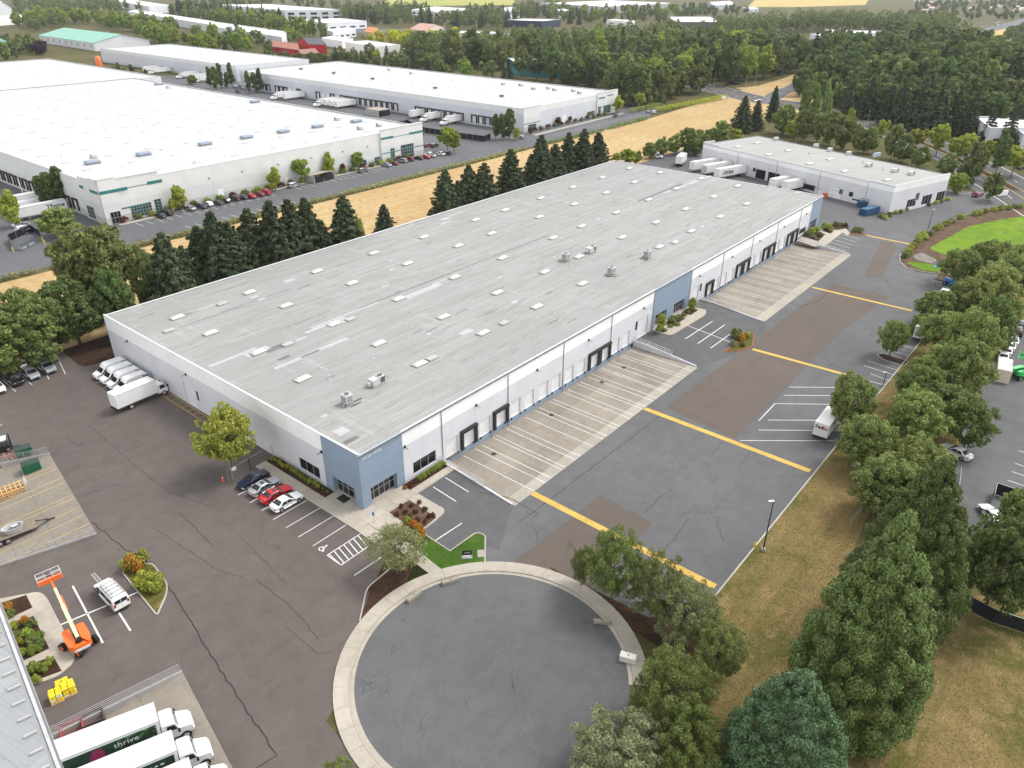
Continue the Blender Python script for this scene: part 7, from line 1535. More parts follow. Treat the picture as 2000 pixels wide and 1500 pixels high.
def broad_pts(seed, h, r_, nc, n, cr=.3, low=.2, shape='oval', up=.25):
    rs = np.random.RandomState(seed); z0, z1 = h*low, h; cz, rz = (z0+z1)/2, (z1-z0)/2; d = sphere_pts(rs, nc); f = rs.uniform(.35, .86, nc)**.7
    lob = sphere_pts(rs, 7, .2); la = rs.uniform(.7, 1.0, 7); lf = .74+.34*np.max(np.clip(d@lob.T, 0, 1)**5*la, axis=1)
    C_ = d*(f*lf)[:, None]*np.array([r_, r_, rz])*1.08
    if shape == 'cone': C_[:, :2] *= np.clip(1.15-.75*(C_[:, 2:3]+rz)/(2*rz), .15, 1.2)
    if shape == 'round': C_[:, 2] += rz*.1
    if shape == 'vase': C_[:, :2] *= np.clip(.55+.6*(C_[:, 2:3]+rz)/(2*rz), .3, 1.2)
    C_[:, 2] += cz; RR = r_*cr*rs.uniform(.65, 1.25, nc); C_[:, 2] = np.minimum(C_[:, 2], h-RR*.7)
    return clumpy(rs, C_, RR, n, up)
def conifer_pts(seed, h, r_, n, droop=.25, levels=22, spiky=.85):
    rs = np.random.RandomState(seed); P, N = [], []
    for k in range(levels):
        t = (k+.5)/levels; z = h*(.06+.93*t); rr = r_*(1-t)**spiky*rs.uniform(.82, 1.15)+.12; nb = max(5, int(11*(1-t)+4)); off = rs.uniform(0, 6.28)
        for b in range(nb):
            a = off+6.283*b/nb+rs.normal(0, .15); L = rr*rs.uniform(.75, 1.18); m = max(4, int(n/levels/nb*(.4+1.3*(1-t)))); s = rs.uniform(.08, 1, m)**.75; w = rs.normal(0, 1, m)*(.13*L*(1.1-s)+.08)
            x = np.cos(a)*s*L-np.sin(a)*w; y = np.sin(a)*s*L+np.cos(a)*w; zz_ = z-droop*L*s**1.5+L*.1*s**3+rs.normal(0, .1, m); P.append(np.stack([x, y, zz_], 1)); N.append(np.stack([np.cos(a)*.5*np.ones(m), np.sin(a)*.5*np.ones(m), np.ones(m)*.9], 1))
    return np.concatenate(P), np.concatenate(N)
def sequoia_pts(seed, h, r_, n, nc=260, cr=.12, pw=.75):
    rs = np.random.RandomState(seed); t = rs.uniform(0, 1, nc)**1.1; a = rs.uniform(0, 6.283, nc); prof = r_*np.clip((1-t**1.65)**pw*(.66+.34*np.minimum(1, t*4.5)), .03, 1.05)
    rad = prof*rs.uniform(.78, 1.0, nc); C_ = np.stack([np.cos(a)*rad, np.sin(a)*rad, h*(.04+.93*t)], 1); RR = r_*cr*rs.uniform(.75, 1.3, nc)*np.clip(1.2-.6*t, .55, 1.2); P, N = clumpy(rs, C_, RR, n, .45, .6); m = n//6; t = rs.uniform(.02, .9, m); a = rs.uniform(0, 6.283, m); q = r_*(1-t**1.65)**pw*rs.uniform(.45, .72, m); return np.concatenate([P, np.stack([np.cos(a)*q, np.sin(a)*q, h*(.04+.93*t)], 1)]), np.concatenate([N, np.stack([np.cos(a), np.sin(a), np.full(m, .5)], 1)])
def trunk_mesh(name, h, r0, seed, limbs=6, spread=1.5, top=.75, start=.25):
    rr = random.Random(seed); m = MB(); p = Vector((0, 0, -.1)); r_ = r0; n = 5
    for i in range(n):
        q = Vector((rr.uniform(-.08, .08)*r0*6*(i > 0), rr.uniform(-.08, .08)*r0*6*(i > 0), h*top*(i+1)/n)); m.tube(p, q, r_, r_*.78, n=8, caps=False); p = q; r_ *= .78
    for k in range(limbs):
        z = h*(start+(top-start)*.8*k/max(1, limbs)); a = k*2.4+rr.uniform(-.4, .4); L = spread*rr.uniform(.7, 1.1); r1 = r0*.42; q = Vector((0, 0, z)); e = q+Vector((math.cos(a)*L*.5, math.sin(a)*L*.5, L*.45)); f = e+Vector((math.cos(a+.3)*L*.5, math.sin(a+.3)*L*.5, L*.4)); m.tube(q, e, r1, r1*.7, n=6, caps=False); m.tube(e, f, r1*.7, r1*.25, n=6, caps=False)
    return m.mesh(name, BARK, 50)
SPEC = {}
def species(key, crown_fn, nvar, h, r_, leaf, mat, trunk, jit=.6, asp=.62):
    SPEC[key] = dict(h=h, r=r_, v=[]); 
    for i in range(nvar):
        P, N = crown_fn(i); SPEC[key]['v'].append((cards('crown', P, N, leaf, mat, 100+i, jit, asp), trunk_mesh('trunk', h, *trunk[:1], i, *trunk[1:]) if trunk else None))
species('belt', lambda i: broad_pts(10+i, 9, 4.2, 190, 15000, .13, .1), 4, 9, 4.2, .16, LEAF['mid'], (.16, 7, 2.6))
species('big', lambda i: broad_pts(20+i, 16, 6, 300, 24000, .13, .02), 3, 16, 6, .26, LEAF['olive'], (.3, 8, 3.5))
species('golden', lambda i: broad_pts(30+i, 7, 3.9, 130, 9000, .13, .1, 'round'), 1, 7, 3.9, .17, LEAF['gold'], (.14, 7, 2.5))
species('sparse', lambda i: broad_pts(40+i, 7.5, 3.9, 170, 6500, .13, .12, 'oval', .1), 1, 7.5, 3.9, .115, LEAF['grey'], (.13, 10, 2.8))
species('lot', lambda i: broad_pts(50+i, 7, 2.5, 36, 4200, .26, .15, 'cone'), 3, 7, 2.5, .24, LEAF['lime'], (.11, 5, 1.5))
species('lotgreen', lambda i: broad_pts(55+i, 7, 2.6, 36, 4200, .26, .15, 'round'), 2, 7, 2.6, .25, LEAF['bright'], (.11, 5, 1.5))
species('street', lambda i: broad_pts(60+i, 8, 3.2, 60, 3200, .2, .22, 'round'), 3, 8, 3.2, .36, LEAF['lime'], (.13, 5, 1.8))
species('scrub', lambda i: broad_pts(65+i, 8, 3.2, 80, 4200, .18, .0, 'oval'), 4, 8, 3.2, .34, LEAF['mid'], (.12, 5, 1.8))
species('fir', lambda i: conifer_pts(70+i, 13, 5.2, 17000, .2, 20, .68), 4, 13, 5.2, .29, LEAF['fir'], (.2, 0, 1, .97), .5, .4)
species('slim', lambda i: broad_pts(75+i, 9, 1.5, 40, 3000, .38, .03, 'cone'), 3, 9, 1.5, .28, LEAF['dark'], (.12, 3, .8))
species('sequoia', lambda i: sequoia_pts(80+i, 22, 7.2, 120000, 330, .122, .85), 2, 22, 7.2, .15, LEAF['seq'], (.5, 0, 1, .9), .32, .5)
species('sequoia_low', lambda i: sequoia_pts(84+i, 14, 6.2, 80000, 400, .105, .75), 1, 14, 6.2, .13, LEAF['seqb'], (.4, 0, 1, .9), .35, .4)
species('wild', lambda i: broad_pts(90+i, 7, 4.2, 240, 22000, .105, .02, 'round', .3), 3, 7, 4.2, .12, LEAF['mid'], (.1, 12, 3.2), .8, .38)
species('far', lambda i: broad_pts(110+i, 18, 6.6, 60, 2600, .2, .02), 5, 18, 6.6, .66, LEAF['wood'], (.35, 0, 1))
species('farfir', lambda i: conifer_pts(120+i, 20, 6, 2300, .28, 14), 3, 20, 6, .75, LEAF['fir'], (.3, 0, 1, .97), .5, .45)
species('farpoplar', lambda i: broad_pts(130+i, 18, 2.6, 32, 1500, .36, .03, 'cone'), 3, 18, 2.6, .62, LEAF['poplar'], (.25, 0, 1))
species('farlime', lambda i: broad_pts(140+i, 14, 5.4, 50, 2000, .21, .02), 3, 14, 5.4, .62, LEAF['bright'], (.3, 0, 1))
species('faryellow', lambda i: broad_pts(150+i, 11, 4.6, 26, 1300, .3, .04, 'round'), 2, 11, 4.6, .6, LEAF['yellow'], (.3, 0, 1))
species('farpurple', lambda i: broad_pts(155+i, 9, 4, 24, 1000, .3, .04, 'round'), 1, 9, 4, .6, LEAF['purple'], (.25, 0, 1))
species('weeping', lambda i: broad_pts(158+i, 18, 3.8, 60, 6500, .26, .1, 'cone'), 1, 18, 3.8, .36, LEAF['dark'], (.25, 5, 2))
NAMES = dict(belt='broadleaf_tree', big='broadleaf_tree', golden='broadleaf_tree', sparse='broadleaf_tree', lot='young_tree', lotgreen='young_tree', street='street_tree', scrub='broadleaf_tree', fir='fir_tree', slim='columnar_tree', sequoia='sequoia_tree', sequoia_low='sequoia_tree', wild='wild_tree', far='woodland_tree', farfir='woodland_fir', farpoplar='poplar_tree', farlime='light_green_tree', faryellow='yellow_tree', farpurple='purple_tree', weeping='weeping_tree')
TR = []                                    # every tree, for its label
trnd = random.Random(99)
def tree(kind, xy, h, r_=None, zone=None, label=None, var=None, z=None, mat=None, tone=''):
    s = SPEC[kind]; i = trnd.randrange(len(s['v'])) if var is None else var % len(s['v']); cm, tm = s['v'][i]
    t = bpy.data.objects.new(NAMES[kind], None); link(t); t.location = (xy[0], xy[1], H(xy[1]) if z is None else z); t.rotation_euler = (0, 0, trnd.uniform(0, 6.28)); kz = h/s['h']; kr = (r_ or s['r']*kz)/s['r']; t.scale = (kr*trnd.uniform(.94, 1.06), kr*trnd.uniform(.94, 1.06), kz)
    c = bpy.data.objects.new('crown', cm); link(c, t)
    if mat: c.material_slots[0].link = 'OBJECT'; c.material_slots[0].material = mat
    if tm: link(bpy.data.objects.new('trunk', tm), t)
    t['category'] = 'tree'
    if label: t['label'] = label
    else: TR.append((t, kind, zone, tone))
    return t
_nv = np.array([0, 0, -1.0]); NVX, NVY = 1000+FPX*(_nv@AR)/(_nv@AF), 750-FPX*(_nv@AU)/(_nv@AF)
def tree_px(kind, base, top, rpx=None, **k):     # base row, top row, and the column of the crown's middle
    ym = (base[1]+top)/2; q = g(base[0]+(NVX-base[0])*(base[1]-ym)/(NVY-ym), base[1]); h = height_at(q, top); d = proj((*q, h*.5))[2]; return tree(kind, q, h, rpx*d/FPX if rpx else None, **k)
def tree_top(kind, top, Y, r_=None, **k):
    p = gy(*top, Y); return tree(kind, (p[0], Y), max(2.5, p[2]-H(Y)), r_, **k)

# ---- near trees
tree_px('sequoia', (1716, 1412), 975, 142, label='tall bright green sequoia with billowing foliage in the lower right foreground', var=0)
tree_px('sequoia', (1797, 1222), 872, 116, label='darker sequoia behind the tall bright one at the chain-link fence', var=1, mat=leafmat('needle deep', (.11, .155, .045), .01, .35, .12))
tree_px('sequoia_low', (1545, 1545), 1294, 132, label='blue-green bushy sequoia cut by the bottom edge', var=0)
tree_px('golden', (440, 922), 792, 62, label='golden-green spreading tree against the gable wall')
tree_px('sparse', (772, 1122), 1012, 66, label='sparse grey-green tree over the accessible parking bay')
tree_px('belt', (1666, 848), 716, 50, label='green tree over the parcel van on the verge'); tree_px('belt', (1748, 698), 612, 34, label='green tree on the mulch island in the yard')
BELT = [(1735, 1010, 880, 72), (1800, 965, 845, 66), (1700, 915, 800, 62), (1748, 950, 865, 60), (1752, 1010, 900, 72), (1790, 880, 745, 66), (1850, 850, 735, 70), (1882, 790, 640, 62), (1905, 730, 590, 56), (1850, 700, 590, 55), (1838, 640, 555, 48), (1895, 640, 525, 52), (1945, 620, 500, 52), (1985, 600, 480, 56), (1880, 560, 470, 42), (1930, 545, 455, 44), (1985, 540, 465, 46), (1850, 760, 655, 55), (1900, 880, 770, 50), (1800, 800, 690, 52), (1955, 690, 560, 48), (1806, 660, 600, 34)]
for i, b in enumerate(sorted(BELT)): tree_px('belt', (b[0], b[1]), b[2], b[3], zone='belt', mat=[None, None, leafmat('leaf belt light', (.26, .3, .09), .005), leafmat('leaf belt deep', (.165, .22, .065), .005)][i % 4])
tree_px('belt', (1965, 1195), 985, 92, label='broad dark green tree over the black fence at the right edge', mat=LEAF['dark']); tree_px('belt', (2010, 1080), 930, 70, label='tree at the right edge above the black fence corner')
WILD = [(1200, 1168, 1030, 72, 'bushy green tree over the near yellow line at the cul-de-sac'), (1290, 1215, 1075, 66, 'second bushy tree along the cul-de-sac bed'), (1350, 1262, 1130, 75, 'third bushy tree, spreading onto the dry verge'), (1320, 1420, 1275, 95, 'wide bushy tree right of the white concrete block'), (1405, 1330, 1200, 62, 'low bushy tree in front of the bright sequoia'), (1205, 1530, 1415, 110, 'pale-twigged bush cut by the bottom edge'), (1345, 1500, 1370, 80, 'dark bush at the bottom edge left of the blue-green sequoia'), (1140, 1140, 1055, 28, 'small leafy sapling beside the cul-de-sac driveway')]
for i, (x, y, tp, r_, lab) in enumerate(WILD): tree_px('wild', (x, y), tp, r_, label=lab, mat=[None, leafmat('leaf wild olive', (.25, .28, .1), .005), leafmat('leaf wild grey', (.27, .3, .13), .005)][i % 3] if i != 5 else LEAF['sage'])
tree_px('wild', (655, 1560), 1478, 40, label='tip of a leafy bush at the bottom edge left of the cul-de-sac')
# left tree group
LEFT = [('big', (150, 420), 92, 8.4, 'tall olive-green tree behind the far left corner of the long warehouse', 'olive'), ('big', (118, 545), 84, 7.0, 'dense dark tree touching the far left corner of the long warehouse', 'dark'), ('big', (25, 560), 82, 7.2, 'leafy tree at the left edge above the parked vans', 'mid'), ('big', (268, 470), 86, 4.0, 'slender olive tree between the tall tree and the first fir', 'olive'), ('big', (-50, 600), 80, 7.0, 'tree cut by the left edge above the black jeep', 'mid'), ('big', (205, 520), 80, 4.8, 'round dark tree behind the gable corner', 'dark'), ('scrub', (60, 640), 78, 4.2, 'low scrub tree between the vans and the dark tree', 'olive')]
for k, tp, Y, r_, lab, mt in LEFT: tree_top(k, tp, Y, r_, label=lab, mat=LEAF[mt])
FIRS = [(312, 452), (352, 478), (380, 440), (408, 412), (440, 432), (480, 405), (523, 390), (560, 388), (592, 385), (626, 430), (668, 380), (748, 398), (868, 330), (893, 352), (915, 321), (946, 317), (998, 290), (1040, 300), (1058, 262), (1085, 280), (1112, 258), (1142, 250), (1170, 258)]
for i, tp in enumerate(FIRS): tree_top('fir', tp, 79.5+(i % 3)*1.4, 6.9 if tp[0] not in (748, 893, 626, 352) else 4.4, zone='firs')
tree_top('scrub', (700, 415), 80, 1.4, label='thin yellowish sapling between two firs behind the long roof', mat=LEAF['gold'])
for b, tp, r_, m_ in [((1226, 322), 288, 20, 'bright'), ((1203, 328), 298, 14, 'gold'), ((1242, 320), 293, 13, 'gold'), ((1268, 310), 277, 16, 'mid'), ((1292, 306), 266, 18, 'mid'), ((1318, 302), 258, 17, 'mid'), ((1345, 300), 248, 24, 'mid'), ((1368, 296), 252, 18, 'mid'), ((1384, 290), 250, 13, 'olive'), ((1408, 287), 234, 22, 'mid'), ((1436, 281), 250, 16, 'gold'), ((1358, 304), 268, 20, 'mid')]: tree_px('scrub', b, tp, r_, zone='scrub', mat=LEAF[m_])
# trees round the smaller warehouse and the road
for (k, b, tp, r_, m_) in [('fir', (1452, 258), 186, 26, None), ('fir', (1478, 254), 195, 20, None), ('fir', (1512, 236), 167, 17, None), ('scrub', (1533, 262), 202, 26, None), ('scrub', (1550, 268), 232, 18, 'gold'), ('weeping', (1572, 262), 150, 17, 'poplar'), ('weeping', (1592, 262), 158, 14, 'poplar'), ('weeping', (1614, 264), 154, 15, 'poplar'), ('scrub', (1572, 275), 205, 22, 'olive'), ('scrub', (1600, 278), 212, 22, None), ('scrub', (1626, 284), 214, 22, 'olive'), ('scrub', (1652, 291), 222, 24, 'olive'), ('scrub', (1680, 299), 240, 20, None), ('scrub', (1700, 300), 246, 22, None), ('scrub', (1748, 312), 240, 22, 'olive'), ('scrub', (1768, 318), 258, 24, 'olive'), ('scrub', (1798, 328), 282, 22, None), ('scrub', (1852, 345), 292, 22, 'olive'), ('scrub', (1905, 362), 268, 30, 'olive'), ('scrub', (1872, 378), 330, 19, 'bright'), ('scrub', (1942, 392), 325, 22, 'olive'), ('weeping', (1958, 350), 240, 24, 'dark')]: tree_px(k, b, tp, r_, zone='small', mat=LEAF[m_] if m_ else None)
for (b, tp, r_) in [((1722, 283), 232, 13), ((1790, 296), 250, 20), ((1836, 305), 242, 22), ((1872, 318), 262, 22), ((1890, 312), 256, 24), ((1930, 325), 268, 22), ((1985, 345), 280, 28), ((1660, 262), 210, 9)]: tree_px('street', b, tp, r_, zone='street')
for (b, tp) in [((1760, 250), 155), ((1738, 245), 165), ((1800, 255), 150), ((1838, 262), 145), ((1870, 262), 170), ((1900, 268), 175), ((1935, 285), 205), ((1975, 292), 200), ((1700, 232), 150), ((1660, 225), 165), ((1995, 270), 190)]: tree_px('farfir', b, tp, None, zone='roadfirs')
# car park trees of the white warehouses
for (k, b, tp, r_) in [('lot', (348, 414), 362, 21), ('lot', (535, 372), 327, 19), ('lotgreen', (588, 357), 308, 21), ('lot', (642, 345), 298, 15), ('lotgreen', (697, 333), 296, 13), ('lot', (22, 443), 372, 24), ('lotgreen', (873, 297), 246, 20), ('lotgreen', (886, 300), 255, 18), ('lot', (1010, 273), 249, 11), ('lot', (1208, 222), 187, 13), ('lotgreen', (820, 280), 250, 9)]: tree_px(k, b, tp, r_, zone='lot')
for (b, tp) in [((80, 412), 330), ((95, 410), 322), ((114, 407), 308), ((968, 272), 222), ((980, 273), 212), ((995, 272), 200), ((408, 172), 130), ((418, 176), 121), ((429, 173), 123), ((450, 170), 122), ((442, 172), 135), ((483, 182), 138), ((496, 182), 133), ((507, 182), 133), ((222, 162), 125), ((232, 162), 122), ((243, 161), 128), ((258, 158), 120), ((285, 155), 131)]: tree_px('slim', b, tp, None, zone='slim')
for (k, b, tp, r_, m_, lab) in [('scrub', (112, 462), 404, 42, None, 'round dark green bush below the columnar trio by the office corner'), ('scrub', (375, 165), 146, 12, None, 'round bush beside the trailers behind the huge white roof'), ('scrub', (668, 337), 318, 9, 'red', 'small reddish tree against the white warehouse wall'), ('scrub', (732, 318), 300, 8, 'olive', 'small olive tree beside the teal windows'), ('scrub', (448, 380), 365, 13, 'red', 'reddish shrub against the white wall behind parked cars'), ('scrub', (182, 165), 153, 10, 'bright', 'small bright tree peeping over the back edge of the huge white roof'), ('scrub', (130, 170), 157, 7, 'bright', 'smaller bright tree left of it at the back edge'), ('scrub', (1090, 245), 228, 7, 'red', 'first small reddish tree along the long white warehouse front'), ('scrub', (1112, 238), 226, 7, 'red', 'second small reddish tree along the long white warehouse front'), ('scrub', (1148, 230), 218, 7, 'olive', 'third small tree along the long white warehouse front'), ('scrub', (1035, 262), 248, 5, 'red', 'small reddish tree at the near corner of the long white warehouse')]: tree_px(k, b, tp, r_, label=lab, mat=LEAF[m_] if m_ else None)

# ---- the woods beyond, tree by tree where they can be told apart
AV = [(BX0-4, BX1+4, BY0-4, BY1+4), (CX0-25, CX1+4, CY0-4, CY1+4), (225, 314, 416, 620), (50, 192, 398, 565)]
def hull2(P):
    P = sorted(set((round(a, 2), round(b, 2)) for a, b in P)); out = []
    for seq in (P, P[::-1]):
        h_ = []
        for q in seq:
            while len(h_) > 1 and (h_[-1][0]-h_[-2][0])*(q[1]-h_[-2][1])-(h_[-1][1]-h_[-2][1])*(q[0]-h_[-2][0]) <= 0: h_.pop()
            h_.append(q)
        out += h_[:-1]
    return out
AVH = []
for o in list(C.objects):
    if o.get('category') == 'building':
        vs = [v.co for c in o.children if c.type == 'MESH' for v in c.data.vertices]
        AVH.append(hull2([(v.x, v.y) for v in vs]))
def pip(p, poly):
    c = False; n = len(poly)
    for i in range(n):
        a, b = poly[i], poly[i-1]
        if (a[1] > p[1]) != (b[1] > p[1]) and p[0] < (b[0]-a[0])*(p[1]-a[1])/(b[1]-a[1])+a[0]: c = not c
    return c
PT = []
CLEAR = [[(1575, 66), (1765, 66), (1745, 92), (1700, 108), (1640, 116), (1598, 112), (1585, 95)], [(1480, 74), (1540, 74), (1535, 98), (1490, 102)], [(1300, 40), (1400, 42), (1400, 62), (1300, 66)], [(560, 100), (640, 100), (650, 118), (560, 118)], [(985, 116), (1150, 134), (1150, 156), (1060, 156), (985, 146)], [(725, 90), (790, 92), (790, 120), (725, 118)], [(990, 40), (1100, 40), (1100, 62), (990, 62)]]
def road_near(q):
    for i in range(len(RD)-1):
        a, b = Vector(RD[i]), Vector(RD[i+1]); t = max(0, min(1, (Vector(q)-a).dot(b-a)/(b-a).length_squared))
        if (a.lerp(b, t)-Vector(q)).length < 15: return True
    return False
def wood(zone, poly, n, kinds, hr, sp, seed):
    rr = random.Random(seed); x0, x1 = min(p[0] for p in poly), max(p[0] for p in poly); y0, y1 = min(p[1] for p in poly), max(p[1] for p in poly); k = tries = 0
    W0 = ccw([g(*p) for p in poly]); TT = [tuple(W0[i] for i in t) for t in tessellate_polygon([[Vector((a, b, 0)) for a, b in W0]])]; AA = [abs(area(t)) for t in TT]
    while k < n and tries < n*25:
        tries += 1; t = rr.choices(TT, AA)[0]; u, v = rr.random(), rr.random()
        if u+v > 1: u, v = 1-u, 1-v
        q = tuple(t[0][i]+u*(t[1][i]-t[0][i])+v*(t[2][i]-t[0][i]) for i in (0, 1))
        if any(a[0] < q[0] < a[1] and a[2] < q[1] < a[3] for a in AV) or any(pip(q, h_) for h_ in AVH) or road_near(q): continue
        pq = proj((*q, 0))
        if any(pip(pq[:2], z_) for z_ in CLEAR): continue
        if any(abs(q[0]-p[0]) < sp and abs(q[1]-p[1]) < sp for p in PT[-600:]): continue
        PT.append(q); kd, m_ = kinds[rr.randrange(len(kinds))]; h = rr.uniform(*hr); k += 1
        WOODS.append((proj((*q, h))[2]/h, kd, q, h, zone, m_, rr.randrange(9)))
WOODS = []
F, FF, FP, FL, FY, FU = ('far', None), ('farfir', None), ('farpoplar', None), ('farlime', None), ('faryellow', None), ('farpurple', None)
FD = ('far', 'dark'); FO = ('far', 'olive')
wood('hall', [(25, 50), (75, 42), (150, 40), (240, 48), (345, 66), (352, 98), (300, 92), (262, 66), (150, 47), (70, 66)], 95, [FL, FL, F, FL], (14, 22), 9, 1)
wood('edge', [(-10, 90), (30, 84), (75, 92), (120, 106), (60, 116), (-10, 124)], 26, [FL, F, ('far', 'gold')], (8, 13), 6, 2); wood('plum', [(80, 94), (190, 108), (170, 114), (70, 108)], 14, [FU], (7, 10), 6, 3)
wood('dtrees', [(160, 112), (212, 124), (205, 136), (150, 120)], 10, [FL, F], (9, 14), 6, 31)
wood('topleft', [(20, 30), (30, 10), (200, 6), (300, 24), (140, 34)], 90, [FD, F], (14, 20), 12, 4)
wood('poplar', [(400, 46), (560, 62), (640, 73), (640, 80), (555, 70), (400, 52)], 60, [FP, FP, FP, FL], (16, 24), 7, 5); wood('dark', [(330, 36), (345, 18), (450, 14), (560, 40), (540, 58), (400, 44)], 130, [FD, FF, FP], (15, 24), 10, 6)
wood('barn', [(352, 98), (345, 88), (430, 74), (520, 88), (530, 104), (450, 108), (405, 112)], 34, [F, FL, FD, FL, FF], (11, 19), 8, 7); wood('barn', [(475, 118), (520, 112), (640, 114), (672, 119), (650, 127), (560, 123)], 34, [FD, F, FD], (4.5, 7), 6, 8)
wood('barn', [(525, 82), (590, 80), (580, 74), (530, 72)], 12, [F, FL], (9, 14), 8, 9)
wood('yellow', [(712, 88), (745, 78), (890, 82), (900, 94), (800, 100), (740, 98)], 30, [FY, FY, FY, ('faryellow', 'lime')], (10, 15), 8, 10)
wood('centre', [(640, 118), (740, 116), (800, 122), (880, 142), (1000, 152), (990, 162), (880, 160), (790, 140), (650, 130)], 44, [FF, F, FD, FL], (9, 16), 7, 11); wood('centre', [(790, 118), (830, 105), (1000, 105), (1060, 108), (1000, 138), (880, 138)], 60, [F, FD, FO, ('far', 'olive')], (17, 25), 9, 12)
wood('mid', [(1000, 152), (1150, 142), (1165, 112), (1400, 96), (1500, 108), (1568, 128), (1560, 142), (1480, 158), (1430, 168), (1392, 178), (1330, 192), (1250, 214), (1200, 206), (1196, 182)], 260, [F, FD, FO, F, FF, FL, FD], (17, 27), 10.5, 13)
wood('mid', [(1040, 118), (1160, 128), (1170, 138), (1060, 140)], 8, [FP], (18, 24), 9, 14); wood('mid', [(1200, 205), (1300, 202), (1330, 196), (1250, 212)], 14, [('far', 'bright'), ('faryellow', 'gold'), ('far', 'grey')], (6, 11), 6, 15)
wood('back', [(1000, 78), (1150, 82), (1300, 70), (1560, 95), (1560, 110), (1400, 94), (1160, 108), (1010, 100)], 150, [F, FO, FD], (13, 20), 12, 16)
wood('ridge', [(1395, 70), (1500, 62), (1600, 55), (1850, 60), (1850, 74), (1760, 80), (1600, 62), (1400, 80)], 170, [F, FO, F, FD], (19, 28), 12, 17)
wood('right', [(1586, 178), (1575, 135), (1640, 100), (1740, 92), (1860, 95), (1925, 128), (1990, 150), (2030, 165), (2030, 215), (1930, 225), (1830, 215), (1740, 205), (1640, 190)], 330, [FD, F, FF, FD, FO, ('far', 'dark')], (18, 29), 10, 18)
wood('front', [(1600, 205), (1640, 196), (1740, 208), (1830, 218), (1930, 228), (2030, 220), (2030, 268), (1930, 262), (1860, 248), (1760, 238), (1680, 224)], 90, [FD, FF, FD, F], (14, 22), 6, 40)
wood('right', [(1556, 165), (1600, 178), (1640, 195), (1600, 205), (1560, 195)], 12, [FD, FP], (12, 20), 7, 19)
wood('sky', [(330, 16), (420, 5), (660, 10), (700, 20), (670, 28), (560, 10), (430, 14)], 40, [FD, FF], (14, 20), 20, 20); wood('sky', [(665, 44), (680, 24), (800, 22), (860, 34), (850, 52), (700, 50)], 100, [FD, F, FF], (14, 24), 14, 21)
wood('sky', [(850, 54), (920, 30), (1000, 26), (1060, 30), (1000, 60), (900, 56)], 90, [FD, F, FF], (14, 24), 13, 22); wood('sky', [(990, 30), (1030, 12), (1330, 18), (1400, 26), (1300, 44), (1100, 50)], 150, [FD, F, FL, FF], (12, 20), 15, 23)
wood('suburb', [(1760, 40), (1790, 6), (2010, 4), (2010, 38), (1900, 40), (1840, 62)], 230, [FD, F, FO], (7, 12), 9, 24); wood('suburb', [(1950, 92), (1965, 70), (2030, 55), (2030, 102), (1970, 100)], 16, [FD, F], (12, 18), 9, 25)
wood('sky', [(1340, 26), (1380, 16), (1470, 24), (1400, 40)], 24, [FD, F], (9, 15), 14, 26)
WOODS.sort(); cap = {}; rest = []
for (_, kd, q, h, zone, m_, v) in WOODS:
    cap[kd] = cap.get(kd, 0)+1
    if cap[kd] <= 280: tree(kd, q, h, None, zone=zone, var=v, mat=LEAF[m_] if m_ else None)
    else: rest.append((kd, q, h, v))
if rest:                                   # what is past the counted trees stays one mass
    P, N = [], []
    for i, (kd, q, h, v) in enumerate(rest):
        p, n_ = broad_pts(500+i % 7, h, h*.36, 22, 420, .34, .03); P.append(p+np.array([q[0], q[1], 0])); N.append(n_)
    o = bpy.data.objects.new('far_woodland', cards('far_woodland', np.concatenate(P), np.concatenate(N), 1.05, LEAF['wood'], 5)); link(o); tag(o, 'dark far-off woodland along the top of the picture', 'woodland', None, 'stuff')
ZN = dict(belt='in the tree belt beside the yard', firs='in the row behind the long grey roof', scrub='beside the van lot beyond the long grey roof', small='around the smaller grey warehouse', street='along the road on the right', roadfirs='in the tall row across the road on the right', lot='in the white warehouse car parks', slim='beside the white warehouses', hall='behind the green-roofed hall', edge='at the left edge beyond the white roofs', plum='in front of the green-roofed hall', dtrees='between the two back white roofs', topleft='in the top left wood', poplar='in the poplar row below the skyline warehouse', dark='in the dark rows left of the skyline warehouse', barn='around the red barn', yellow='in the yellow grove', centre='behind the long white warehouse with trailers', mid='in the wood beyond the straw field', back='in the back of the centre wood', ridge='in the tall belt below the straw fields', right='in the big wood at upper right', sky='near the skyline', suburb='in the far suburb', front='at the road edge of the big wood')
KN = dict(belt='green broadleaf tree', fir='dark fir', scrub='bushy green tree', street='lime-green street tree', farfir='dark fir', slim='dark columnar tree', lot='young yellow-green tree', lotgreen='young bright green tree', weeping='tall drooping tree', far='broadleaf tree', farpoplar='narrow poplar', farlime='light green tree', faryellow='yellow tree', farpurple='purple-leaved tree')
grp = {}
for (t, kd, zone, tone) in TR: grp.setdefault((kd, zone), []).append(t)
for (kd, zone), L in grp.items():
    L.sort(key=lambda t: proj(tuple(t.location))[0])
    for i, t in enumerate(L):
        t['label'] = '%s %s, %s from the left' % (KN[kd], ZN[zone], ordw(i+1)) if len(L) > 1 else 'single %s %s' % (KN[kd], ZN[zone]); t['group'] = '%ss %s' % (KN[kd], ZN[zone])

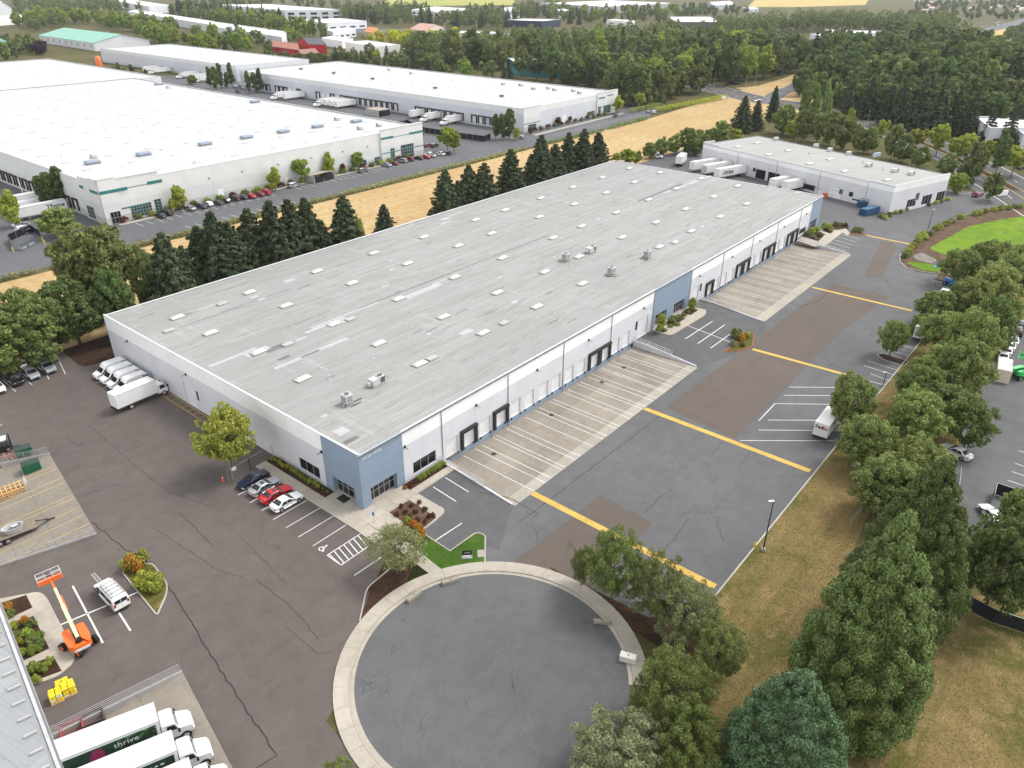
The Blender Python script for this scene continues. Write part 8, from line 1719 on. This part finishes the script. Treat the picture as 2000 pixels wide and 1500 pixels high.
# ---- shrubs, hedges, grasses
SH_ = {}
for k, (mt, n, lf, up) in dict(gold=('gold', 420, .075, .5), green=('bright', 420, .075, .5), olive=('olive', 420, .08, .4), amber=('amber', 420, .08, .3), sage=('sage', 360, .07, .5), red=('red', 260, .11, .8), lime=('lime', 420, .08, .4)).items():
    SH_[k] = []
    for i in range(2):
        rs = np.random.RandomState(i+7); nc = 9; C_ = np.stack([rs.uniform(-.6, .6, nc), rs.uniform(-.6, .6, nc), rs.uniform(.3, .7, nc)], 1); P, N = clumpy(rs, C_, np.full(nc, .42), n*3, up, .5); SH_[k].append(cards('foliage', P, N, lf*1.25, LEAF[mt], i+3, .5))
SHN = dict(gold='golden-green shrub', green='bright green shrub', olive='olive shrub', amber='amber shrub', sage='sage-grey shrub', red='red-brown tufted grass', lime='lime-yellow shrub'); SHL = {}
def shrub(kind, xy, r_, h, where, z=None):
    t = bpy.data.objects.new('shrub' if kind != 'red' else 'ornamental_grass', SH_[kind][trnd.randrange(2)]); link(t); t.location = (xy[0], xy[1], (H(xy[1])+.08) if z is None else z); t.scale = (r_, r_, h); t.rotation_euler = (0, 0, trnd.uniform(0, 6)); t['category'] = 'shrub'; SHL.setdefault((kind, where), []).append(t); return t
for i in range(13): shrub('gold' if i % 3 else 'lime', (-.85+trnd.uniform(-.15, .15), 20-i*.92), .42, .75, 'in the bed along the gable wall')
for i in range(4): shrub('red' if i % 2 else 'olive', (-.9+trnd.uniform(-.3, .3), 7+i*.5), .3, .4, 'in the bed along the gable wall')
for i in range(10): shrub('green', (9.8+i*.55, -.9), .5, .75, 'in the bed beside the near truck court')
for i in range(6): shrub('red' if i else 'amber', (7.0+i*.45, -.9+trnd.uniform(-.2, .2)), .4, .6, 'in the bed beside the near truck court')
for p in [(785, 992), (805, 990), (820, 985), (830, 998), (812, 1003), (845, 1010), (800, 1012), (815, 1018), (830, 1022), (775, 1008), (805, 1025), (792, 1003), (838, 1012)]: shrub('red', g(*p), .45, .6, 'in the corner planting bed')
for p in [(815, 1037), (824, 1048), (806, 1028), (797, 1022), (820, 1058)]: shrub('amber' if trnd.random() < .4 else 'lime', g(*p), .7, 1.0, 'in the corner planting bed')
for p, k, r_ in [((15, 1192), 'amber', 1.0), ((22, 1205), 'olive', .9), ((15, 1207), 'lime', .8), ((28, 1228), 'lime', .9), ((50, 1218), 'amber', .9), ((62, 1225), 'olive', 1.0), ((35, 1245), 'olive', .8), ((58, 1243), 'green', 1.2), ((40, 1258), 'lime', .8), ((62, 1258), 'olive', 1.1), ((75, 1248), 'green', .9), ((48, 1280), 'gold', .9), ((68, 1275), 'green', 1.0), ((80, 1262), 'olive', .9), ((96, 1298), 'green', .9), ((70, 1312), 'gold', 1.2), ((85, 1312), 'gold', 1.0), ((72, 1332), 'lime', .8), ((40, 1222), 'sage', .7)]: shrub(k, g(*p), r_*.72, .95*r_, 'beside the lower left office walk')
for p, k, r_ in [((268, 1108), 'amber', 1.7), ((258, 1112), 'gold', 1.4), ((296, 1152), 'lime', 1.8), ((285, 1145), 'lime', 1.4), ((305, 1148), 'gold', 1.4), ((278, 1100), 'gold', 1.2)]: shrub(k, g(*p), r_*.95, 2.0, 'on the left traffic island')
for p, k, r_ in [((1289, 645), 'lime', .8), ((1297, 648), 'olive', .6), ((1312, 630), 'olive', 1.0), ((1318, 624), 'green', .9), ((1327, 621), 'sage', .8), ((1322, 636), 'gold', .8), ((1310, 640), 'green', .7), ((1335, 618), 'olive', .7), ((1350, 606), 'gold', .8), ((1343, 612), 'olive', .7)]: shrub(k, g(*p), r_, .9*r_, 'in the beds at the middle blue bay')
for p, k, tp, r_ in [((1292, 650), 'amber', 612, 14), ((1352, 606), 'amber', 582, 12)]: tree_px('lot', p, tp, r_, label='small golden tree at the %s blue bay entrance' % ('left' if p[0] < 1300 else 'right'), mat=LEAF['gold'])
for p, k, r_ in [((1438, 660), 'olive', 1.4), ((1447, 664), 'amber', 1.0), ((1458, 660), 'lime', .9), ((1432, 675), 'sage', .9), ((1450, 676), 'olive', .7)]: shrub(k, g(*p), r_, 1.3*r_, 'on the red-kerbed island')
for p, k, r_ in [((1575, 460), 'olive', 1.1), ((1585, 457), 'gold', 1.3), ((1593, 455), 'lime', 1.4), ((1600, 462), 'olive', 1.0), ((1588, 466), 'sage', .9), ((1612, 448), 'gold', 1.5), ((1620, 452), 'gold', 1.2), ((1632, 441), 'olive', 1.0), ((1645, 442), 'sage', .9), ((1670, 453), 'olive', 1.1), ((1680, 454), 'sage', 1.2), ((1652, 443), 'red', .9)]: shrub(k, g(*p), r_, 1.2*r_, 'in the beds at the far blue end')
for i, p in enumerate([(1768, 502), (1772, 495), (1778, 489), (1785, 483), (1790, 477), (1796, 472), (1800, 466), (1802, 461), (1815, 460), (1827, 450), (1833, 447), (1850, 440), (1858, 436), (1875, 427), (1905, 421), (1912, 419), (1922, 416), (1940, 413), (1955, 410), (1970, 409), (1980, 407), (1992, 406)]): shrub('gold' if i % 4 else 'olive', g(*p), 1.3 if i != 6 else 2.2, 1.4, 'along the basin kerb')
for i, p in enumerate([(1720, 425), (1728, 428), (1738, 422), (1748, 418), (1758, 416), (1768, 412), (1815, 402), (1826, 398), (1838, 395), (1850, 392)]): shrub('lime' if i % 2 else 'olive', g(*p), 1.1, 1.1, 'along the front of the smaller warehouse')
for i in range(26): x = 44+i*4.6; shrub(['red', 'olive', 'lime', 'green'][i % 4], (x, 159.0), 1.5, 1.6, 'against the wall of the huge white warehouse', .1)
for i in range(12): shrub(['red', 'olive'][i % 2], (240+i*5.5, 157.3), 1.5, 1.6, 'against the front of the long white warehouse', .1)
for (kind, where), L in SHL.items():
    L.sort(key=lambda t: proj(tuple(t.location))[0])
    for i, t in enumerate(L): t['label'] = '%s %s, %s from the left' % (SHN[kind], where, ordw(i+1)) if len(L) > 1 else 'only %s %s' % (SHN[kind], where); t['group'] = SHN[kind]+'s '+where
def hedge(label, a, b, w, h, mat, n_per=34, leaf=.3):
    rs = np.random.RandomState(int(abs(a[0]))+3); L = math.hypot(b[0]-a[0], b[1]-a[1]); d = np.array([(b[0]-a[0])/L, (b[1]-a[1])/L]); n = np.array([-d[1], d[0]]); nc = int(L/1.1); s = np.linspace(0, L, nc); C_ = np.zeros((nc, 3)); C_[:, :2] = s[:, None]*d+rs.normal(0, .25, nc)[:, None]*n; C_[:, 2] = h*.45+rs.uniform(-.12, .12, nc); RR = np.full(nc, w*.6)*rs.uniform(.8, 1.15, nc)
    k = rs.choice(nc, nc*n_per); dd = sphere_pts(rs, len(k), .4); P = C_[k]+dd*(RR[k]*rs.uniform(.75, 1.05, len(k)))[:, None]*np.array([1, 1, h/w*.9]); P = P[P[:, 2] > -.05]; dd = dd[:len(P)]
    o = bpy.data.objects.new('hedge', cards('hedge', P, np.tile([[0, 0, 1.0]], (len(P), 1)), leaf, mat, 9, .8)); link(o); o.location = (a[0], a[1], 0); tag(o, label, 'hedge')
HG = leafmat('leaf hedge', (.3, .29, .12), .005)
hedge('clipped hedge along the straw field, left of the tall olive tree', (-4, 134.3), (9, 134.0), 2.2, 1.2, HG); hedge('clipped hedge along the straw field in front of the office corner', (30, 134), (104, 134), 2.2, 1.3, HG); hedge('clipped hedge along the straw field in front of the car park', (107, 134.2), (205, 134.5), 2.2, 1.3, HG); hedge('clipped hedge along the straw field before the long white warehouse', (212, 134.5), (262, 133), 2.2, 1.4, LEAF['olive']); hedge('dark hedge at the end of the long white warehouse car park', (268, 133.5), (306, 134.5), 2.4, 1.6, LEAF['mid']); hedge('rough yellow-green hedge along the far end of the straw field', (330, 143), (400, 137), 5, 2.4, LEAF['lime'], 60); hedge('low scrub band beyond the end of the car park', (318, 152), (345, 150), 4, 2.5, LEAF['mid'], 60)
# grass tufts on the verges
rs = np.random.RandomState(12); P = []
def tufts(n, x0, x1, y0, y1, z): P.append(np.stack([rs.uniform(x0, x1, n), rs.uniform(y0, y1, n), np.full(n, z)], 1))
tufts(22000, 12, 128, -57, -44.9, DROP+.05); tufts(24000, -20, 38, -84, -50, DROP+.05); Pt = np.concatenate(P); gn = np.tile([[0, 0, .5]], (len(Pt), 1))
o = bpy.data.objects.new('verge_grass', cards('verge_grass', Pt, gn, .09, leafmat('dry grass blades', (.27, .22, .085), .01, .45, .2), 31, 1.0, .35)); link(o); tag(o, 'dry mown grass growing on the right-hand verge', 'grass', None, 'stuff')
# ---- thin summer haze between the camera and the far skyline
hz = NT('haze air'); hz.t.nodes.remove(hz.b); pv = hz.t.nodes.new('ShaderNodeVolumePrincipled'); pv.inputs['Color'].default_value = (.9, .94, 1, 1); pv.inputs['Density'].default_value = .00005; pv.inputs['Anisotropy'].default_value = .2
hz.t.links.new(pv.outputs[0], hz.t.nodes['Material Output'].inputs['Volume'])
o = MB().box(-910, 6510, -1510, 6510, -3, 70).build('haze', hz.m); tag(o, 'thin pale haze over the far skyline', 'haze', None, 'stuff')
